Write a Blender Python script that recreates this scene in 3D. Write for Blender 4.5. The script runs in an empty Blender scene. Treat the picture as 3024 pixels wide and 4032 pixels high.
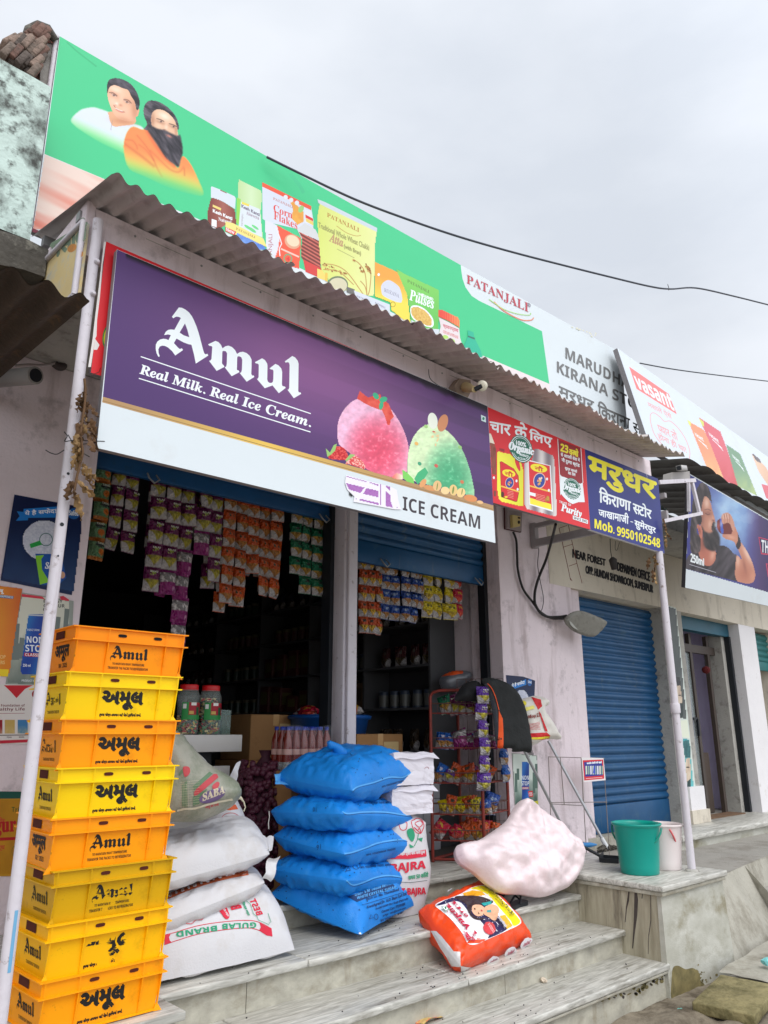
import bpy, bmesh, math, random
import numpy as np
from mathutils import Vector, Matrix, geometry
from mathutils.bvhtree import BVHTree
random.seed(7); NR = np.random.RandomState(5)
SC = bpy.context.scene
COL = SC.collection
EYE = 1.57                      # eye height above the road
# ------------------------------------------------------------ camera
W0, H0, FPX, PITCH, YAW = 3024, 4032, 3002.26, .2835146, .74238
cd = bpy.data.cameras.new('camera'); cam = bpy.data.objects.new('camera', cd); COL.objects.link(cam)
cam.location = (0, 0, EYE); cam.rotation_euler = (math.pi/2 + PITCH, 0, -YAW)
cd.sensor_fit = 'VERTICAL'; cd.sensor_height = 24; cd.sensor_width = 18; cd.lens = 24*FPX/H0
cd.clip_start = .05; cd.clip_end = 3000
SC.camera = cam
# ------------------------------------------------------------ sky, sun, exposure
SUN_EL, SUN_AZ = math.radians(58), math.radians(200)   # azimuth clockwise from +Y: behind the photographer
w = bpy.data.worlds.new('World'); SC.world = w; w.use_nodes = True
nt = w.node_tree; N = nt.nodes; L = nt.links
bg = N['Background']; bg.inputs[1].default_value = .1
sky = N.new('ShaderNodeTexSky'); sky.sky_type = 'NISHITA'; sky.sun_disc = False
sky.sun_elevation = SUN_EL; sky.sun_rotation = SUN_AZ; sky.dust_density = 4; sky.air_density = 1.5
tc = N.new('ShaderNodeTexCoord')
sep = N.new('ShaderNodeSeparateXYZ'); L.new(tc.outputs['Generated'], sep.inputs[0])
# an overcast vault: brighter towards the zenith and behind the photographer
zr = N.new('ShaderNodeMapRange'); L.new(sep.outputs['Z'], zr.inputs[0])
for i, x in enumerate((0, 1, .94, 1.2)): zr.inputs[i+1].default_value = x
yr = N.new('ShaderNodeMapRange'); L.new(sep.outputs['Y'], yr.inputs[0])
for i, x in enumerate((-1, .35, 2.5, 1.17)): yr.inputs[i+1].default_value = x
mu = N.new('ShaderNodeMath'); mu.operation = 'MULTIPLY'; L.new(zr.outputs[0], mu.inputs[0]); L.new(yr.outputs[0], mu.inputs[1])
nz = N.new('ShaderNodeTexNoise'); nz.inputs['Scale'].default_value = 2.2; nz.inputs['Detail'].default_value = 7; nz.inputs['Roughness'].default_value = .5
mp = N.new('ShaderNodeMapping'); mp.inputs['Scale'].default_value = (1, 1, 2.4); L.new(tc.outputs['Generated'], mp.inputs[0]); L.new(mp.outputs[0], nz.inputs[0])
cr = N.new('ShaderNodeValToRGB'); L.new(nz.outputs[0], cr.inputs[0])
cr.color_ramp.elements[0].position = .36; cr.color_ramp.elements[0].color = (.60, .64, .705, 1)
cr.color_ramp.elements[1].position = .62; cr.color_ramp.elements[1].color = (.74, .772, .825, 1)
sca = N.new('ShaderNodeVectorMath'); sca.operation = 'SCALE'; L.new(cr.outputs[0], sca.inputs[0])
m6 = N.new('ShaderNodeMath'); m6.operation = 'MULTIPLY'; m6.inputs[1].default_value = 7.7; L.new(mu.outputs[0], m6.inputs[0]); L.new(m6.outputs[0], sca.inputs['Scale'])
mx = N.new('ShaderNodeMixRGB'); mx.inputs[0].default_value = .94
L.new(sky.outputs[0], mx.inputs[1]); L.new(sca.outputs[0], mx.inputs[2]); L.new(mx.outputs[0], bg.inputs[0])
sl = bpy.data.lights.new('sun', 'SUN'); so = bpy.data.objects.new('sun', sl); COL.objects.link(so)
sl.energy = 1.4; sl.angle = math.radians(40); sl.color = (1, .975, .94)
so.rotation_euler = (math.pi/2 - SUN_EL, 0, math.pi - SUN_AZ)
vs = SC.view_settings; vs.view_transform = 'Standard'; vs.look = 'None'; vs.gamma = 1; vs.exposure = .32
SC.cycles.max_bounces = 8
# ------------------------------------------------------------ camera rays (photo pixels -> points on real planes)
_F = Vector((math.sin(YAW)*math.cos(PITCH), math.cos(YAW)*math.cos(PITCH), math.sin(PITCH)))
_R = Vector((math.cos(YAW), -math.sin(YAW), 0)); _U = _R.cross(_F)
E0 = Vector((0, 0, EYE))
def ray(u, v): return _F*FPX + _R*(u - W0/2) - _U*(v - H0/2)
def PY(u, v, y): d = ray(u, v); return E0 + d*(y/d.y)
def PZ(u, v, z): d = ray(u, v); return E0 + d*((z - EYE)/d.z)
def PX(u, v, x): d = ray(u, v); return E0 + d*(x/d.x)
def zz(ox, oy, s): return lambda *a: [(ox + a[i]/s, oy + a[i+1]/s) for i in range(0, len(a), 2)]
# ------------------------------------------------------------ materials
def lin(c): return tuple(((x/255)/12.92 if x <= 10 else ((x/255 + .055)/1.055)**2.4) for x in c)
_M = {}
def mat(name, col, rough=.6, var=0., vs_=6., bump=0., bs=60., metal=0., spec=.4, col2=None, stretch=(1, 1, 1), grime=None, gs=3., gp=(.5, .7), grime2=None, dist=0., alpha=1., trans=0., sub=None):
    """plain procedural surface: base colour, large colour variation, optional second colour by noise (wear / dirt), bump"""
    if name in _M: return _M[name]
    m = bpy.data.materials.new(name); m.use_nodes = True; _M[name] = m
    n = m.node_tree.nodes; l = m.node_tree.links; b = n['Principled BSDF']
    b.inputs['Roughness'].default_value = rough; b.inputs['Metallic'].default_value = metal
    b.inputs['Specular IOR Level'].default_value = spec
    if trans: b.inputs['Transmission Weight'].default_value = trans; b.inputs['IOR'].default_value = 1.25
    if alpha < 1: b.inputs['Alpha'].default_value = alpha
    c = (*lin(col), 1); b.inputs['Base Color'].default_value = c; last = None
    if var or col2 or bump or grime or grime2:
        t = n.new('ShaderNodeTexCoord'); mp = n.new('ShaderNodeMapping'); mp.inputs['Scale'].default_value = stretch
        l.new(t.outputs['Object'], mp.inputs[0])
    if var or col2:
        nz = n.new('ShaderNodeTexNoise'); nz.inputs['Scale'].default_value = vs_; nz.inputs['Detail'].default_value = 6; nz.inputs['Roughness'].default_value = .6; nz.inputs['Distortion'].default_value = dist
        l.new(mp.outputs[0], nz.inputs[0]); r = n.new('ShaderNodeValToRGB'); l.new(nz.outputs[0], r.inputs[0])
        r.color_ramp.elements[0].position = .3; r.color_ramp.elements[1].position = .7
        k = lin(col2) if col2 else tuple(x*(1 - var) for x in c[:3])
        r.color_ramp.elements[0].color = (*k, 1); r.color_ramp.elements[1].color = c if col2 else (*[min(1, x*(1 + var*.6)) for x in c[:3]], 1)
        last = r.outputs[0]
    if grime:
        nz2 = n.new('ShaderNodeTexNoise'); nz2.inputs['Scale'].default_value = gs; nz2.inputs['Detail'].default_value = 9; nz2.inputs['Roughness'].default_value = .68
        l.new(mp.outputs[0], nz2.inputs[0]); r2 = n.new('ShaderNodeValToRGB'); l.new(nz2.outputs[0], r2.inputs[0])
        r2.color_ramp.elements[0].position, r2.color_ramp.elements[1].position = gp
        mi = n.new('ShaderNodeMixRGB'); l.new(r2.outputs[0], mi.inputs[0])
        if last: l.new(last, mi.inputs[1])
        else: mi.inputs[1].default_value = c
        mi.inputs[2].default_value = (*lin(grime), 1); last = mi.outputs[0]
    if grime2:      # second kind of wear: (colour, scale, (from, to), stretch) - drips, scuffs, rust
        mp3 = n.new('ShaderNodeMapping'); mp3.inputs['Scale'].default_value = grime2[3]; l.new(t.outputs['Object'], mp3.inputs[0]); mp3.inputs['Location'].default_value = (3.1, 7.7, 1.9)
        nz3 = n.new('ShaderNodeTexNoise'); nz3.inputs['Scale'].default_value = grime2[1]; nz3.inputs['Detail'].default_value = 8; nz3.inputs['Roughness'].default_value = .62
        l.new(mp3.outputs[0], nz3.inputs[0]); r3 = n.new('ShaderNodeValToRGB'); l.new(nz3.outputs[0], r3.inputs[0]); r3.color_ramp.elements[0].position, r3.color_ramp.elements[1].position = grime2[2]
        mi = n.new('ShaderNodeMixRGB'); l.new(r3.outputs[0], mi.inputs[0])
        if last: l.new(last, mi.inputs[1])
        else: mi.inputs[1].default_value = c
        mi.inputs[2].default_value = (*lin(grime2[0]), 1); last = mi.outputs[0]
    if last: l.new(last, b.inputs['Base Color'])
    if bump:
        nz = n.new('ShaderNodeTexNoise'); nz.inputs['Scale'].default_value = bs; nz.inputs['Detail'].default_value = 5
        l.new(mp.outputs[0], nz.inputs[0]); bp = n.new('ShaderNodeBump'); bp.inputs['Strength'].default_value = bump; bp.inputs['Distance'].default_value = .02
        l.new(nz.outputs[0], bp.inputs['Height']); l.new(bp.outputs[0], b.inputs['Normal'])
    return m
def ink(r, g, b, rough=.45): return mat('ink %d %d %d' % (r, g, b), (r, g, b), rough, spec=.3)
def vmat(name='printed colours', rough=.42, foil=False):
    if name in _M: return _M[name]
    m = bpy.data.materials.new(name); m.use_nodes = True; _M[name] = m
    n = m.node_tree.nodes; a = n.new('ShaderNodeVertexColor'); a.layer_name = 'Col'
    m.node_tree.links.new(a.outputs[0], n['Principled BSDF'].inputs['Base Color']); n['Principled BSDF'].inputs['Roughness'].default_value = rough
    n['Principled BSDF'].inputs['Specular IOR Level'].default_value = .3
    if foil:
        t = n.new('ShaderNodeTexCoord'); z = n.new('ShaderNodeTexNoise'); z.inputs['Scale'].default_value = 7; z.inputs['Detail'].default_value = 3; b = n.new('ShaderNodeBump'); b.inputs['Strength'].default_value = .55; b.inputs['Distance'].default_value = .12
        l = m.node_tree.links; l.new(t.outputs['Object'], z.inputs[0]); l.new(z.outputs[0], b.inputs['Height']); l.new(b.outputs[0], n['Principled BSDF'].inputs['Normal']); n['Principled BSDF'].inputs['Specular IOR Level'].default_value = .6
    return m
def glassy(name, col, alpha=.3, rough=.12):
    """clear plastic film / glass: see-through part plus gloss"""
    if name in _M: return _M[name]
    m = bpy.data.materials.new(name); m.use_nodes = True; _M[name] = m
    n = m.node_tree.nodes; l = m.node_tree.links; b = n['Principled BSDF']
    b.inputs['Base Color'].default_value = (*lin(col), 1); b.inputs['Roughness'].default_value = rough; b.inputs['Specular IOR Level'].default_value = .7
    b.inputs['Alpha'].default_value = alpha
    return m
# ------------------------------------------------------------ mesh builder
class MB:
    def __init__(s): s.v = []; s.f = []; s.m = []; s.mats = []; s.sm = []; s.c = None
    def mi(s, m):
        if m not in s.mats: s.mats.append(m)
        return s.mats.index(m)
    def add(s, vs, fs, m, smooth=False, cols=None):
        o = len(s.v); s.v += [tuple(p) for p in vs]; k = s.mi(m)
        for f in fs: s.f.append(tuple(i + o for i in f)); s.m.append(k); s.sm.append(smooth)
        if cols is not None:
            if s.c is None: s.c = {}
            for i, c in enumerate(cols): s.c[o + i] = c
        return s
    def quad(s, a, b, c, d, m): return s.add([a, b, c, d], [(0, 1, 2, 3)], m)
    def hexa(s, p, m):      # 8 corners: bottom ring 0-3 (counter-clockwise from above), top ring 4-7
        return s.add(p, [(3, 2, 1, 0), (4, 5, 6, 7), (0, 1, 5, 4), (1, 2, 6, 5), (2, 3, 7, 6), (3, 0, 4, 7)], m)
    def box(s, x0, x1, y0, y1, z0, z1, m, M=None):
        p = [(x0, y0, z0), (x1, y0, z0), (x1, y1, z0), (x0, y1, z0), (x0, y0, z1), (x1, y0, z1), (x1, y1, z1), (x0, y1, z1)]
        if M: p = [M @ Vector(q) for q in p]
        return s.hexa(p, m)
    def bbox(s, x0, x1, y0, y1, z0, z1, m, r=.006, M=None, seg=2):   # bevelled box
        bm = bmesh.new(); bmesh.ops.create_cube(bm, size=1)
        for v in bm.verts: v.co = Vector(((x0 + x1)/2 + v.co.x*(x1 - x0), (y0 + y1)/2 + v.co.y*(y1 - y0), (z0 + z1)/2 + v.co.z*(z1 - z0)))
        bmesh.ops.bevel(bm, geom=bm.edges[:], offset=r, segments=seg, affect='EDGES', profile=.5)
        s.bm(bm, m, M, True); return s
    def bm(s, bm, m, M=None, smooth=False):
        bm.verts.index_update()
        s.add([(M @ v.co if M else v.co) for v in bm.verts], [tuple(v.index for v in f.verts) for f in bm.faces], m, smooth); bm.free()
    def tube(s, pts, r, m, n=8, cap=True):
        pts = [Vector(p) for p in pts]; rs = r if isinstance(r, (list, tuple)) else [r]*len(pts)
        vs = []; fs = []; up = None
        for i, p in enumerate(pts):
            d = (pts[min(i + 1, len(pts) - 1)] - pts[max(i - 1, 0)]).normalized()
            if up is None: up = d.orthogonal().normalized()
            up = (up - d*up.dot(d));
            if up.length < 1e-6: up = d.orthogonal()
            up.normalize(); sd = d.cross(up)
            for k in range(n):
                a = 2*math.pi*k/n; vs.append(p + (up*math.cos(a) + sd*math.sin(a))*rs[i])
        for i in range(len(pts) - 1):
            for k in range(n): fs.append((i*n + k, i*n + (k + 1) % n, (i + 1)*n + (k + 1) % n, (i + 1)*n + k))
        s.add(vs, fs, m, True)
        if cap: s.add(vs[:n], [tuple(range(n - 1, -1, -1))], m); s.add(vs[-n:], [tuple(range(n))], m)
        return s
    def lathe(s, prof, c, m, n=32, M=None, sx=1, sy=1, cap=True):
        vs = []; fs = []
        for r, z in prof:
            for k in range(n):
                a = 2*math.pi*k/n; p = Vector((r*math.cos(a)*sx, r*math.sin(a)*sy, z))
                vs.append((M @ p if M else p) + Vector(c))
        for i in range(len(prof) - 1):
            for k in range(n): fs.append((i*n + k, i*n + (k + 1) % n, (i + 1)*n + (k + 1) % n, (i + 1)*n + k))
        s.add(vs, fs, m, True)
        if cap:
            if prof[0][0] > 1e-5: s.add(vs[:n], [tuple(range(n - 1, -1, -1))], m)
            if prof[-1][0] > 1e-5: s.add(vs[-n:], [tuple(range(n))], m)
        return s
    def poly(s, pts, m, holes=()):
        loops = [[Vector(p) for p in pts]] + [[Vector(p) for p in h] for h in holes]
        vs = [p for lp in loops for p in lp]
        s.add(vs, [t for t in geometry.tessellate_polygon(loops)], m); return s
    def grid(s, fn, nu, nv, m, smooth=True, cols=None):
        vs = [fn(i/nu, j/nv) for j in range(nv + 1) for i in range(nu + 1)]
        fs = [(j*(nu + 1) + i, j*(nu + 1) + i + 1, (j + 1)*(nu + 1) + i + 1, (j + 1)*(nu + 1) + i) for j in range(nv) for i in range(nu)]
        s.add(vs, fs, m, smooth, cols); return s
    def build(s, name, parent=None, loc=None):
        me = bpy.data.meshes.new(name); o = bpy.data.objects.new(name, me); COL.objects.link(o)
        off = Vector((0, 0, 0))
        if parent is not None: o.parent = parent; off = Vector(parent.get('_o', (0, 0, 0)))
        elif loc is not None: off = Vector(loc); o.location = off
        o['_o'] = tuple(off)
        me.from_pydata([Vector(p) - off for p in s.v], [], s.f)
        for m in s.mats: me.materials.append(m)
        me.polygons.foreach_set('material_index', s.m); me.polygons.foreach_set('use_smooth', s.sm)
        if s.c is not None:
            a = me.color_attributes.new('Col', 'FLOAT_COLOR', 'POINT'); arr = np.ones((len(s.v), 4), 'f'); arr[:, :3] = .5
            for i, c in s.c.items(): arr[i, :3] = c[:3]
            a.data.foreach_set('color', arr.ravel())
        me.update(); return o
def tag(o, label=None, cat=None, group=None, kind=None):
    for k, v in (('label', label), ('category', cat), ('group', group), ('kind', kind)):
        if v: o[k] = v
    return o
def thing(name, loc, label, cat, group=None):
    o = bpy.data.objects.new(name, None); COL.objects.link(o); o.location = loc; o['_o'] = tuple(loc); o.empty_display_size = .05
    return tag(o, label, cat, group)
def copy_tree(o, parent=None, delta=None):
    c = o.copy(); COL.objects.link(c)
    if parent: c.parent = parent
    if delta is not None: c.location = Vector(o.location) + Vector(delta)
    for ch in o.children: copy_tree(ch, c)
    return c
def smooth_path(p, n=6, closed=True):
    out = []; k = len(p)
    for i in range(k if closed else k - 1):
        g = lambda j: Vector(p[j % k] if closed else p[max(0, min(k - 1, j))])
        a, b, c, d = g(i - 1), g(i), g(i + 1), g(i + 2)
        for t in range(n):
            t /= n; out.append(.5*((2*b) + (c - a)*t + (2*a - 5*b + 4*c - d)*t*t + (3*b - a - 3*c + d)*t**3))
    if not closed: out.append(Vector(p[-1]))
    return [tuple(q) for q in out]
# ------------------------------------------------------------ lettering
def serif(s): return ''.join(chr(0x1D400 + ord(c) - 65) if 'A' <= c <= 'Z' else chr(0x1D41A + ord(c) - 97) if 'a' <= c <= 'z' else c for c in s)
def bital(s): return ''.join(chr(0x1D468 + ord(c) - 65) if 'A' <= c <= 'Z' else chr(0x1D482 + ord(c) - 97) if 'a' <= c <= 'z' else c for c in s)
def sansb(s): return ''.join(chr(0x1D5D4 + ord(c) - 65) if 'A' <= c <= 'Z' else chr(0x1D5EE + ord(c) - 97) if 'a' <= c <= 'z' else chr(0x1D7EC + ord(c) - 48) if '0' <= c <= '9' else c for c in s)
_T = {}
def _glyphs(s):
    c = bpy.data.curves.new('t', 'FONT'); c.body = s; c.resolution_u = 3; o = bpy.data.objects.new('t', c); COL.objects.link(o)
    dg = bpy.context.evaluated_depsgraph_get(); dg.update(); me = bpy.data.meshes.new_from_object(o.evaluated_get(dg))
    v = [(p.co.x, p.co.y) for p in me.vertices]; f = [tuple(p.vertices) for p in me.polygons]
    bpy.data.objects.remove(o); bpy.data.curves.remove(c); bpy.data.meshes.remove(me); return v, f
def text2d(s, italic=0):
    """ink of a string as 2-D triangles normalised to its box; '~' after a Devanagari letter makes its half form"""
    if (s, italic) in _T: return _T[s, italic]
    V, F, x = [], [], 0.
    parts = s.split('~')
    for i, p in enumerate(parts):
        v, f = _glyphs(p)
        if not v: continue
        v = [(a + b*italic, b) for a, b in v]
        if i < len(parts) - 1:          # cut the upright bar off the last letter
            xe = max(a for a, b in v); cut = xe - .15
            v = [(min(a, cut), b) for a, b in v]; adv = cut + .01
        else: adv = max(a for a, b in v)
        x0 = min(a for a, b in v) if i else 0
        o = len(V); V += [(a - x0 + x, b) for a, b in v]; F += [tuple(k + o for k in q) for q in f]; x += adv - x0
    x0 = min(a for a, b in V); x1 = max(a for a, b in V); y0 = min(b for a, b in V); y1 = max(b for a, b in V)
    _T[s, italic] = ([((a - x0)/(x1 - x0), (b - y0)/(y1 - y0)) for a, b in V], F, (x1 - x0)/(y1 - y0)); return _T[s, italic]
class Pic:
    """a soft printed picture composed on a small raster: shapes with blurred edges, blobs, hair; later printed on a Surf"""
    def __init__(s, x0, y0, x1, y1, step, base): s.b = (x0, y0, x1, y1); s.X, s.Y = np.meshgrid(np.arange(x0, x1 + .1, step), np.arange(y0, y1 + .1, step)); s.st = step; s.C = np.empty(s.X.shape + (3,)); s.C[:] = np.array(base)/255; s.A = np.zeros(s.X.shape)
    def blur(s, m, r):
        k = max(0, int(r/s.st))
        if k < 1: return m
        for ax in (0, 1):
            for _ in range(2):
                c = np.cumsum(np.pad(m, [(k + 1, k) if a == ax else (0, 0) for a in (0, 1)], mode='edge'), axis=ax); m = (np.take(c, range(2*k + 1, c.shape[ax]), ax) - np.take(c, range(0, c.shape[ax] - 2*k - 1), ax))/(2*k + 1)
        return m
    def put(s, M, col):
        col = np.array(col)/255 if not isinstance(col, np.ndarray) else col
        s.C = s.C*(1 - M[..., None]) + col*M[..., None]; s.A = np.maximum(s.A, M); return s
    def mask(s, p, soft=4, sm=4):
        if sm: p = smooth_path(p, sm)
        A = np.zeros(s.X.shape, bool); j = len(p) - 1
        for i in range(len(p)):
            (xa, ya), (xb, yb) = p[i], p[j]
            if ya != yb: A ^= ((ya > s.Y) != (yb > s.Y)) & (s.X < (xb - xa)*(s.Y - ya)/(yb - ya) + xa)
            j = i
        return s.blur(A*1., soft)
    def poly(s, p, col, soft=5, a=1., sm=4, fade=None):
        M = s.mask(p, soft, sm)*a
        if fade is not None: M = M*fade(s.X, s.Y)
        return s.put(M, col)
    def blob(s, cx, cy, rx, ry, col, a=1., rot=0, clip=None):
        c, n = math.cos(rot), math.sin(rot); x, y = s.X - cx, s.Y - cy; u, v = (x*c + y*n)/rx, (-x*n + y*c)/ry; M = np.exp(-(u*u + v*v))*a
        return s.put(M if clip is None else M*clip, col)
    def line(s, p, wd, col, a=1., soft=3):
        p = smooth_path(p, 6, False); d = np.full(s.X.shape, 1e9)
        for (xa, ya), (xb, yb) in zip(p[:-1], p[1:]):
            l2 = max(1e-9, (xb - xa)**2 + (yb - ya)**2); t = np.clip(((s.X - xa)*(xb - xa) + (s.Y - ya)*(yb - ya))/l2, 0, 1); d = np.minimum(d, np.hypot(s.X - xa - t*(xb - xa), s.Y - ya - t*(yb - ya)))
        return s.put(np.clip((wd/2 + soft/2 - d)/soft, 0, 1)*a, col)
    def hair(s, p, c1, c2, soft=4, f=(30, 90), rot=.5, sd=1, a=1.):
        c, n = math.cos(rot), math.sin(rot); u, v = s.X*c + s.Y*n, -s.X*n + s.Y*c; t = np.clip(fbm(u/f[1] + 99, v/f[0] + 99, sd, 4)*1.8 - .4, 0, 1)[..., None]
        return s.put(s.mask(p, soft)*a, np.array(c1)/255*(1 - t) + np.array(c2)/255*t)
    def onto(s, sf, thr=.02):
        x0, y0, x1, y1 = s.b; C, A = s.C, s.A; ny, nx = A.shape
        x1, y1 = s.X[0, -1], s.Y[-1, 0]; keep = (A > thr)*1.
        sf.paint([(x0, y0), (x1, y0), (x1, y1), (x0, y1)], nx - 1, ny - 1, lambda U, V: (C[..., 0], C[..., 1], C[..., 2], keep))
class Surf:
    """something flat (a sign, a wall, a crate side) or curved (a sack) that carries print; layers sit a fraction of a millimetre apart"""
    STEP = .00002
    def __init__(s, p=None, n=None, bvh=None): s.p = Vector(p) if p is not None else None; s.n = Vector(n).normalized() if n is not None else None; s.bvh = bvh; s.k = 1; s.mb = MB(); s.tr = (0, 0, 1)
    def Z(s, ox, oy, sc): s.tr = (ox, oy, sc); return s       # work in the pixels of an enlarged crop of the photo
    def hit(s, u, v):
        d = ray(s.tr[0] + u/s.tr[2], s.tr[1] + v/s.tr[2])
        if s.bvh:
            r = s.bvh.ray_cast(E0, d.normalized())
            if r[0] is None: return None
            nn = r[1]; nn = nn if nn.dot(d) < 0 else -nn
            return r[0], nn
        return E0 + d*((s.p - E0).dot(s.n)/d.dot(s.n)), s.n
    def at(s, u, v, extra=0):
        h = s.hit(u, v)
        return None if h is None else h[0] + h[1]*(s.STEP*s.k + extra + (.0011 if s.bvh else 0))
    def draw(s, px, tris, m, extra=0, cols=None):
        q = [s.at(u, v, extra) for u, v in px]
        ok = [t for t in tris if all(q[i] is not None for i in t)]
        if s.bvh:   # leave out triangles that would jump across a silhouette
            ok = [t for t in ok if max((q[t[0]] - q[t[1]]).length, (q[t[1]] - q[t[2]]).length, (q[t[2]] - q[t[0]]).length) < .25]
        s.mb.add([p if p is not None else Vector((0, 0, 0)) for p in q], ok, m, False, cols)
    def poly(s, px, m, smooth=0, holes=()):
        if smooth: px = smooth_path(px, smooth); holes = [smooth_path(h, smooth) for h in holes]
        loops = [[Vector((a, b, 0)) for a, b in lp] for lp in [px, *holes]]
        tris = geometry.tessellate_polygon(loops); pts = [(p.x, p.y) for lp in loops for p in lp]
        if s.bvh: pts, tris = subdiv(pts, tris, 6*s.tr[2])
        s.draw(pts, tris, m); s.k += 1; return s
    def ell(s, cx, cy, rx, ry, m, rot=0, n=28):
        c, sn = math.cos(rot), math.sin(rot)
        return s.poly([(cx + rx*math.cos(a)*c - ry*math.sin(a)*sn, cy + rx*math.cos(a)*sn + ry*math.sin(a)*c) for a in [2*math.pi*i/n for i in range(n)]], m)
    def ring(s, cx, cy, rx, ry, wd, m, rot=0, n=32):
        c, sn = math.cos(rot), math.sin(rot)
        f = lambda k: [(cx + rx*k*math.cos(a)*c - ry*k*math.sin(a)*sn, cy + rx*k*math.cos(a)*sn + ry*k*math.sin(a)*c) for a in [2*math.pi*i/n for i in range(n)]]
        return s.poly(f(1), m, holes=[f(1 - wd)[::-1]])
    def line(s, pts, wd, m, closed=False):
        n = len(pts); a = []; b = []
        for i in range(n):
            p0 = Vector(pts[max(i - 1, 0)] if not closed else pts[i - 1]); p1 = Vector(pts[min(i + 1, n - 1)] if not closed else pts[(i + 1) % n])
            d = (p1 - p0).normalized(); nn = Vector((-d.y, d.x))*wd/2; p = Vector(pts[i]); a.append(tuple(p + nn)); b.append(tuple(p - nn))
        k = n if closed else n - 1; px = a + b
        tris = [t for i in range(k) for t in ((i, (i + 1) % n, n + (i + 1) % n), (i, n + (i + 1) % n, n + i))]
        if s.bvh: px, tris = subdiv(px, tris, 7*s.tr[2])
        s.draw(px, tris, m); s.k += 1; return s
    def text(s, t, bl, br, h, m, bold=0, italic=0, up=None, hr=None, thin=None):
        """ink box of the string: bottom-left pixel, bottom-right pixel, height in pixels at the left (hr: at the right)"""
        V, F, asp = text2d(t, italic)
        hr = hr or h; bl = Vector(bl); br = Vector(br); up = Vector(up) if up else None
        upl = up*h if up else Vector((0, -h)); upr = up*hr if up else Vector((0, -hr))
        sh = [(0, 0)] if not bold else [(-bold, 0), (bold, 0), (0, bold), (0, -bold), (bold*.7, bold*.7), (-bold*.7, -bold*.7)]
        for i, (dx, dy) in enumerate(sh):
            px = [tuple(bl.lerp(br, x + dx*(h/(br - bl).length)) + (upl.lerp(upr, x))*(y + dy)) for x, y in V]
            F_ = F
            if s.bvh: px, F_ = subdiv(px, F, 6*s.tr[2])
            s.draw(px, F_, m, i*(.00002 if s.bvh else .000003))
        s.k += 1; return s
    def paint(s, quad, nx, ny, fn, m=None):
        """print a picture: fn(U, V) -> rgb arrays 0..1 (sRGB) and mask, over the quad TL, TR, BR, BL"""
        tl, tr, br, bl = [np.array(q, float) for q in quad]
        uu, vv = np.meshgrid(np.linspace(0, 1, nx + 1), np.linspace(0, 1, ny + 1)); R, G, B, A = fn(uu, vv)
        rgb = np.stack([np.clip(np.broadcast_to(x, uu.shape), 0, 1) for x in (R, G, B)], -1); rgb = np.where(rgb <= .04, rgb/12.92, ((rgb + .055)/1.055)**2.4)
        P = (tl*(1 - uu)[..., None] + tr*uu[..., None])*(1 - vv)[..., None] + (bl*(1 - uu)[..., None] + br*uu[..., None])*vv[..., None]
        A = np.broadcast_to(A, uu.shape); keep = A > .5
        px = P.reshape(-1, 2); T = []; K = nx + 1
        for j in range(ny):
            for i in range(nx):
                if keep[j, i] and keep[j + 1, i] and keep[j, i + 1] and keep[j + 1, i + 1]: T.append((j*K + i, (j + 1)*K + i, (j + 1)*K + i + 1, j*K + i + 1)) if not s.bvh else T.extend([(j*K + i, (j + 1)*K + i, (j + 1)*K + i + 1), (j*K + i, (j + 1)*K + i + 1, j*K + i + 1)])
        s.draw([tuple(p) for p in px], T, m or vmat(), 0, rgb.reshape(-1, 3)); s.k += 1; return s
    def pp(s, poly, res, fn, smooth=0):
        """a printed picture inside an outline; fn(x, y) -> r, g, b (0..1) with x, y across its box"""
        if smooth: poly = smooth_path(poly, smooth)
        p = np.array([(a, b) for a, b in poly]); x0, y0 = p.min(0); x1, y1 = p.max(0)
        nx = max(2, int((x1 - x0)/s.tr[2]/res)); ny = max(2, int((y1 - y0)/s.tr[2]/res))
        def f(U, V):
            X = x0 + U*(x1 - x0); Y = y0 + V*(y1 - y0); A = np.zeros(U.shape, bool); j = len(p) - 1
            for i in range(len(p)):
                (xa, ya), (xb, yb) = p[i], p[j]
                if ya != yb: A ^= ((ya > Y) != (yb > Y)) & (X < (xb - xa)*(Y - ya)/(yb - ya) + xa)
                j = i
            r, g, b = fn(U, V); return r, g, b, A*1.
        return s.paint([(x0, y0), (x1, y0), (x1, y1), (x0, y1)], nx, ny, f)
    def build(s, name, parent):      # print belongs to the sheet or bag that carries it
        for c in parent.children:
            if c.name.split('.')[0] in ('panel', 'sheet', 'bag', 'shell'): parent = c; break
        return s.mb.build(name, parent)
def crumple_field(x, y, seed, f0=5., n=9, g=1.35):
    """creased sheet: triangular waves in random directions, warped, so the relief is made of facets with sharp folds"""
    R = np.random.RandomState(seed); x2 = x + .10*(fbm(x*3 + 50, y*3 + 50, seed, 2) - .5); y2 = y + .10*(fbm(x*3 + 80, y*3 + 20, seed + 1, 2) - .5); out = 0*x; f = f0; tot = 0
    for i in range(n):
        a = R.rand()*math.pi; p = (x2*math.cos(a) + y2*math.sin(a))*f + R.rand()*9; w_ = 1/f**.85; m_ = .35 + .65*fbm(x*2 + i*7 + 30, y*2 + i*3 + 30, seed + i, 2)*1.6; out = out + w_*m_*np.abs((p % 2) - 1); tot += w_; f *= g
    return out/tot - .45
def mixc(a, b, t): return [a[i]/255*(1 - t) + b[i]/255*t for i in range(3)]
def slab(pts, n, th, m, edge=None):
    mb = MB(); n = Vector(n).normalized(); f = [Vector(p) for p in pts]; b = [p - n*th for p in f]
    mb.poly(f, m); mb.poly(b[::-1], edge or m); k = len(f)
    for i in range(k): mb.quad(f[i], b[i], b[(i + 1) % k], f[(i + 1) % k], edge or m)
    return mb
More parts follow.
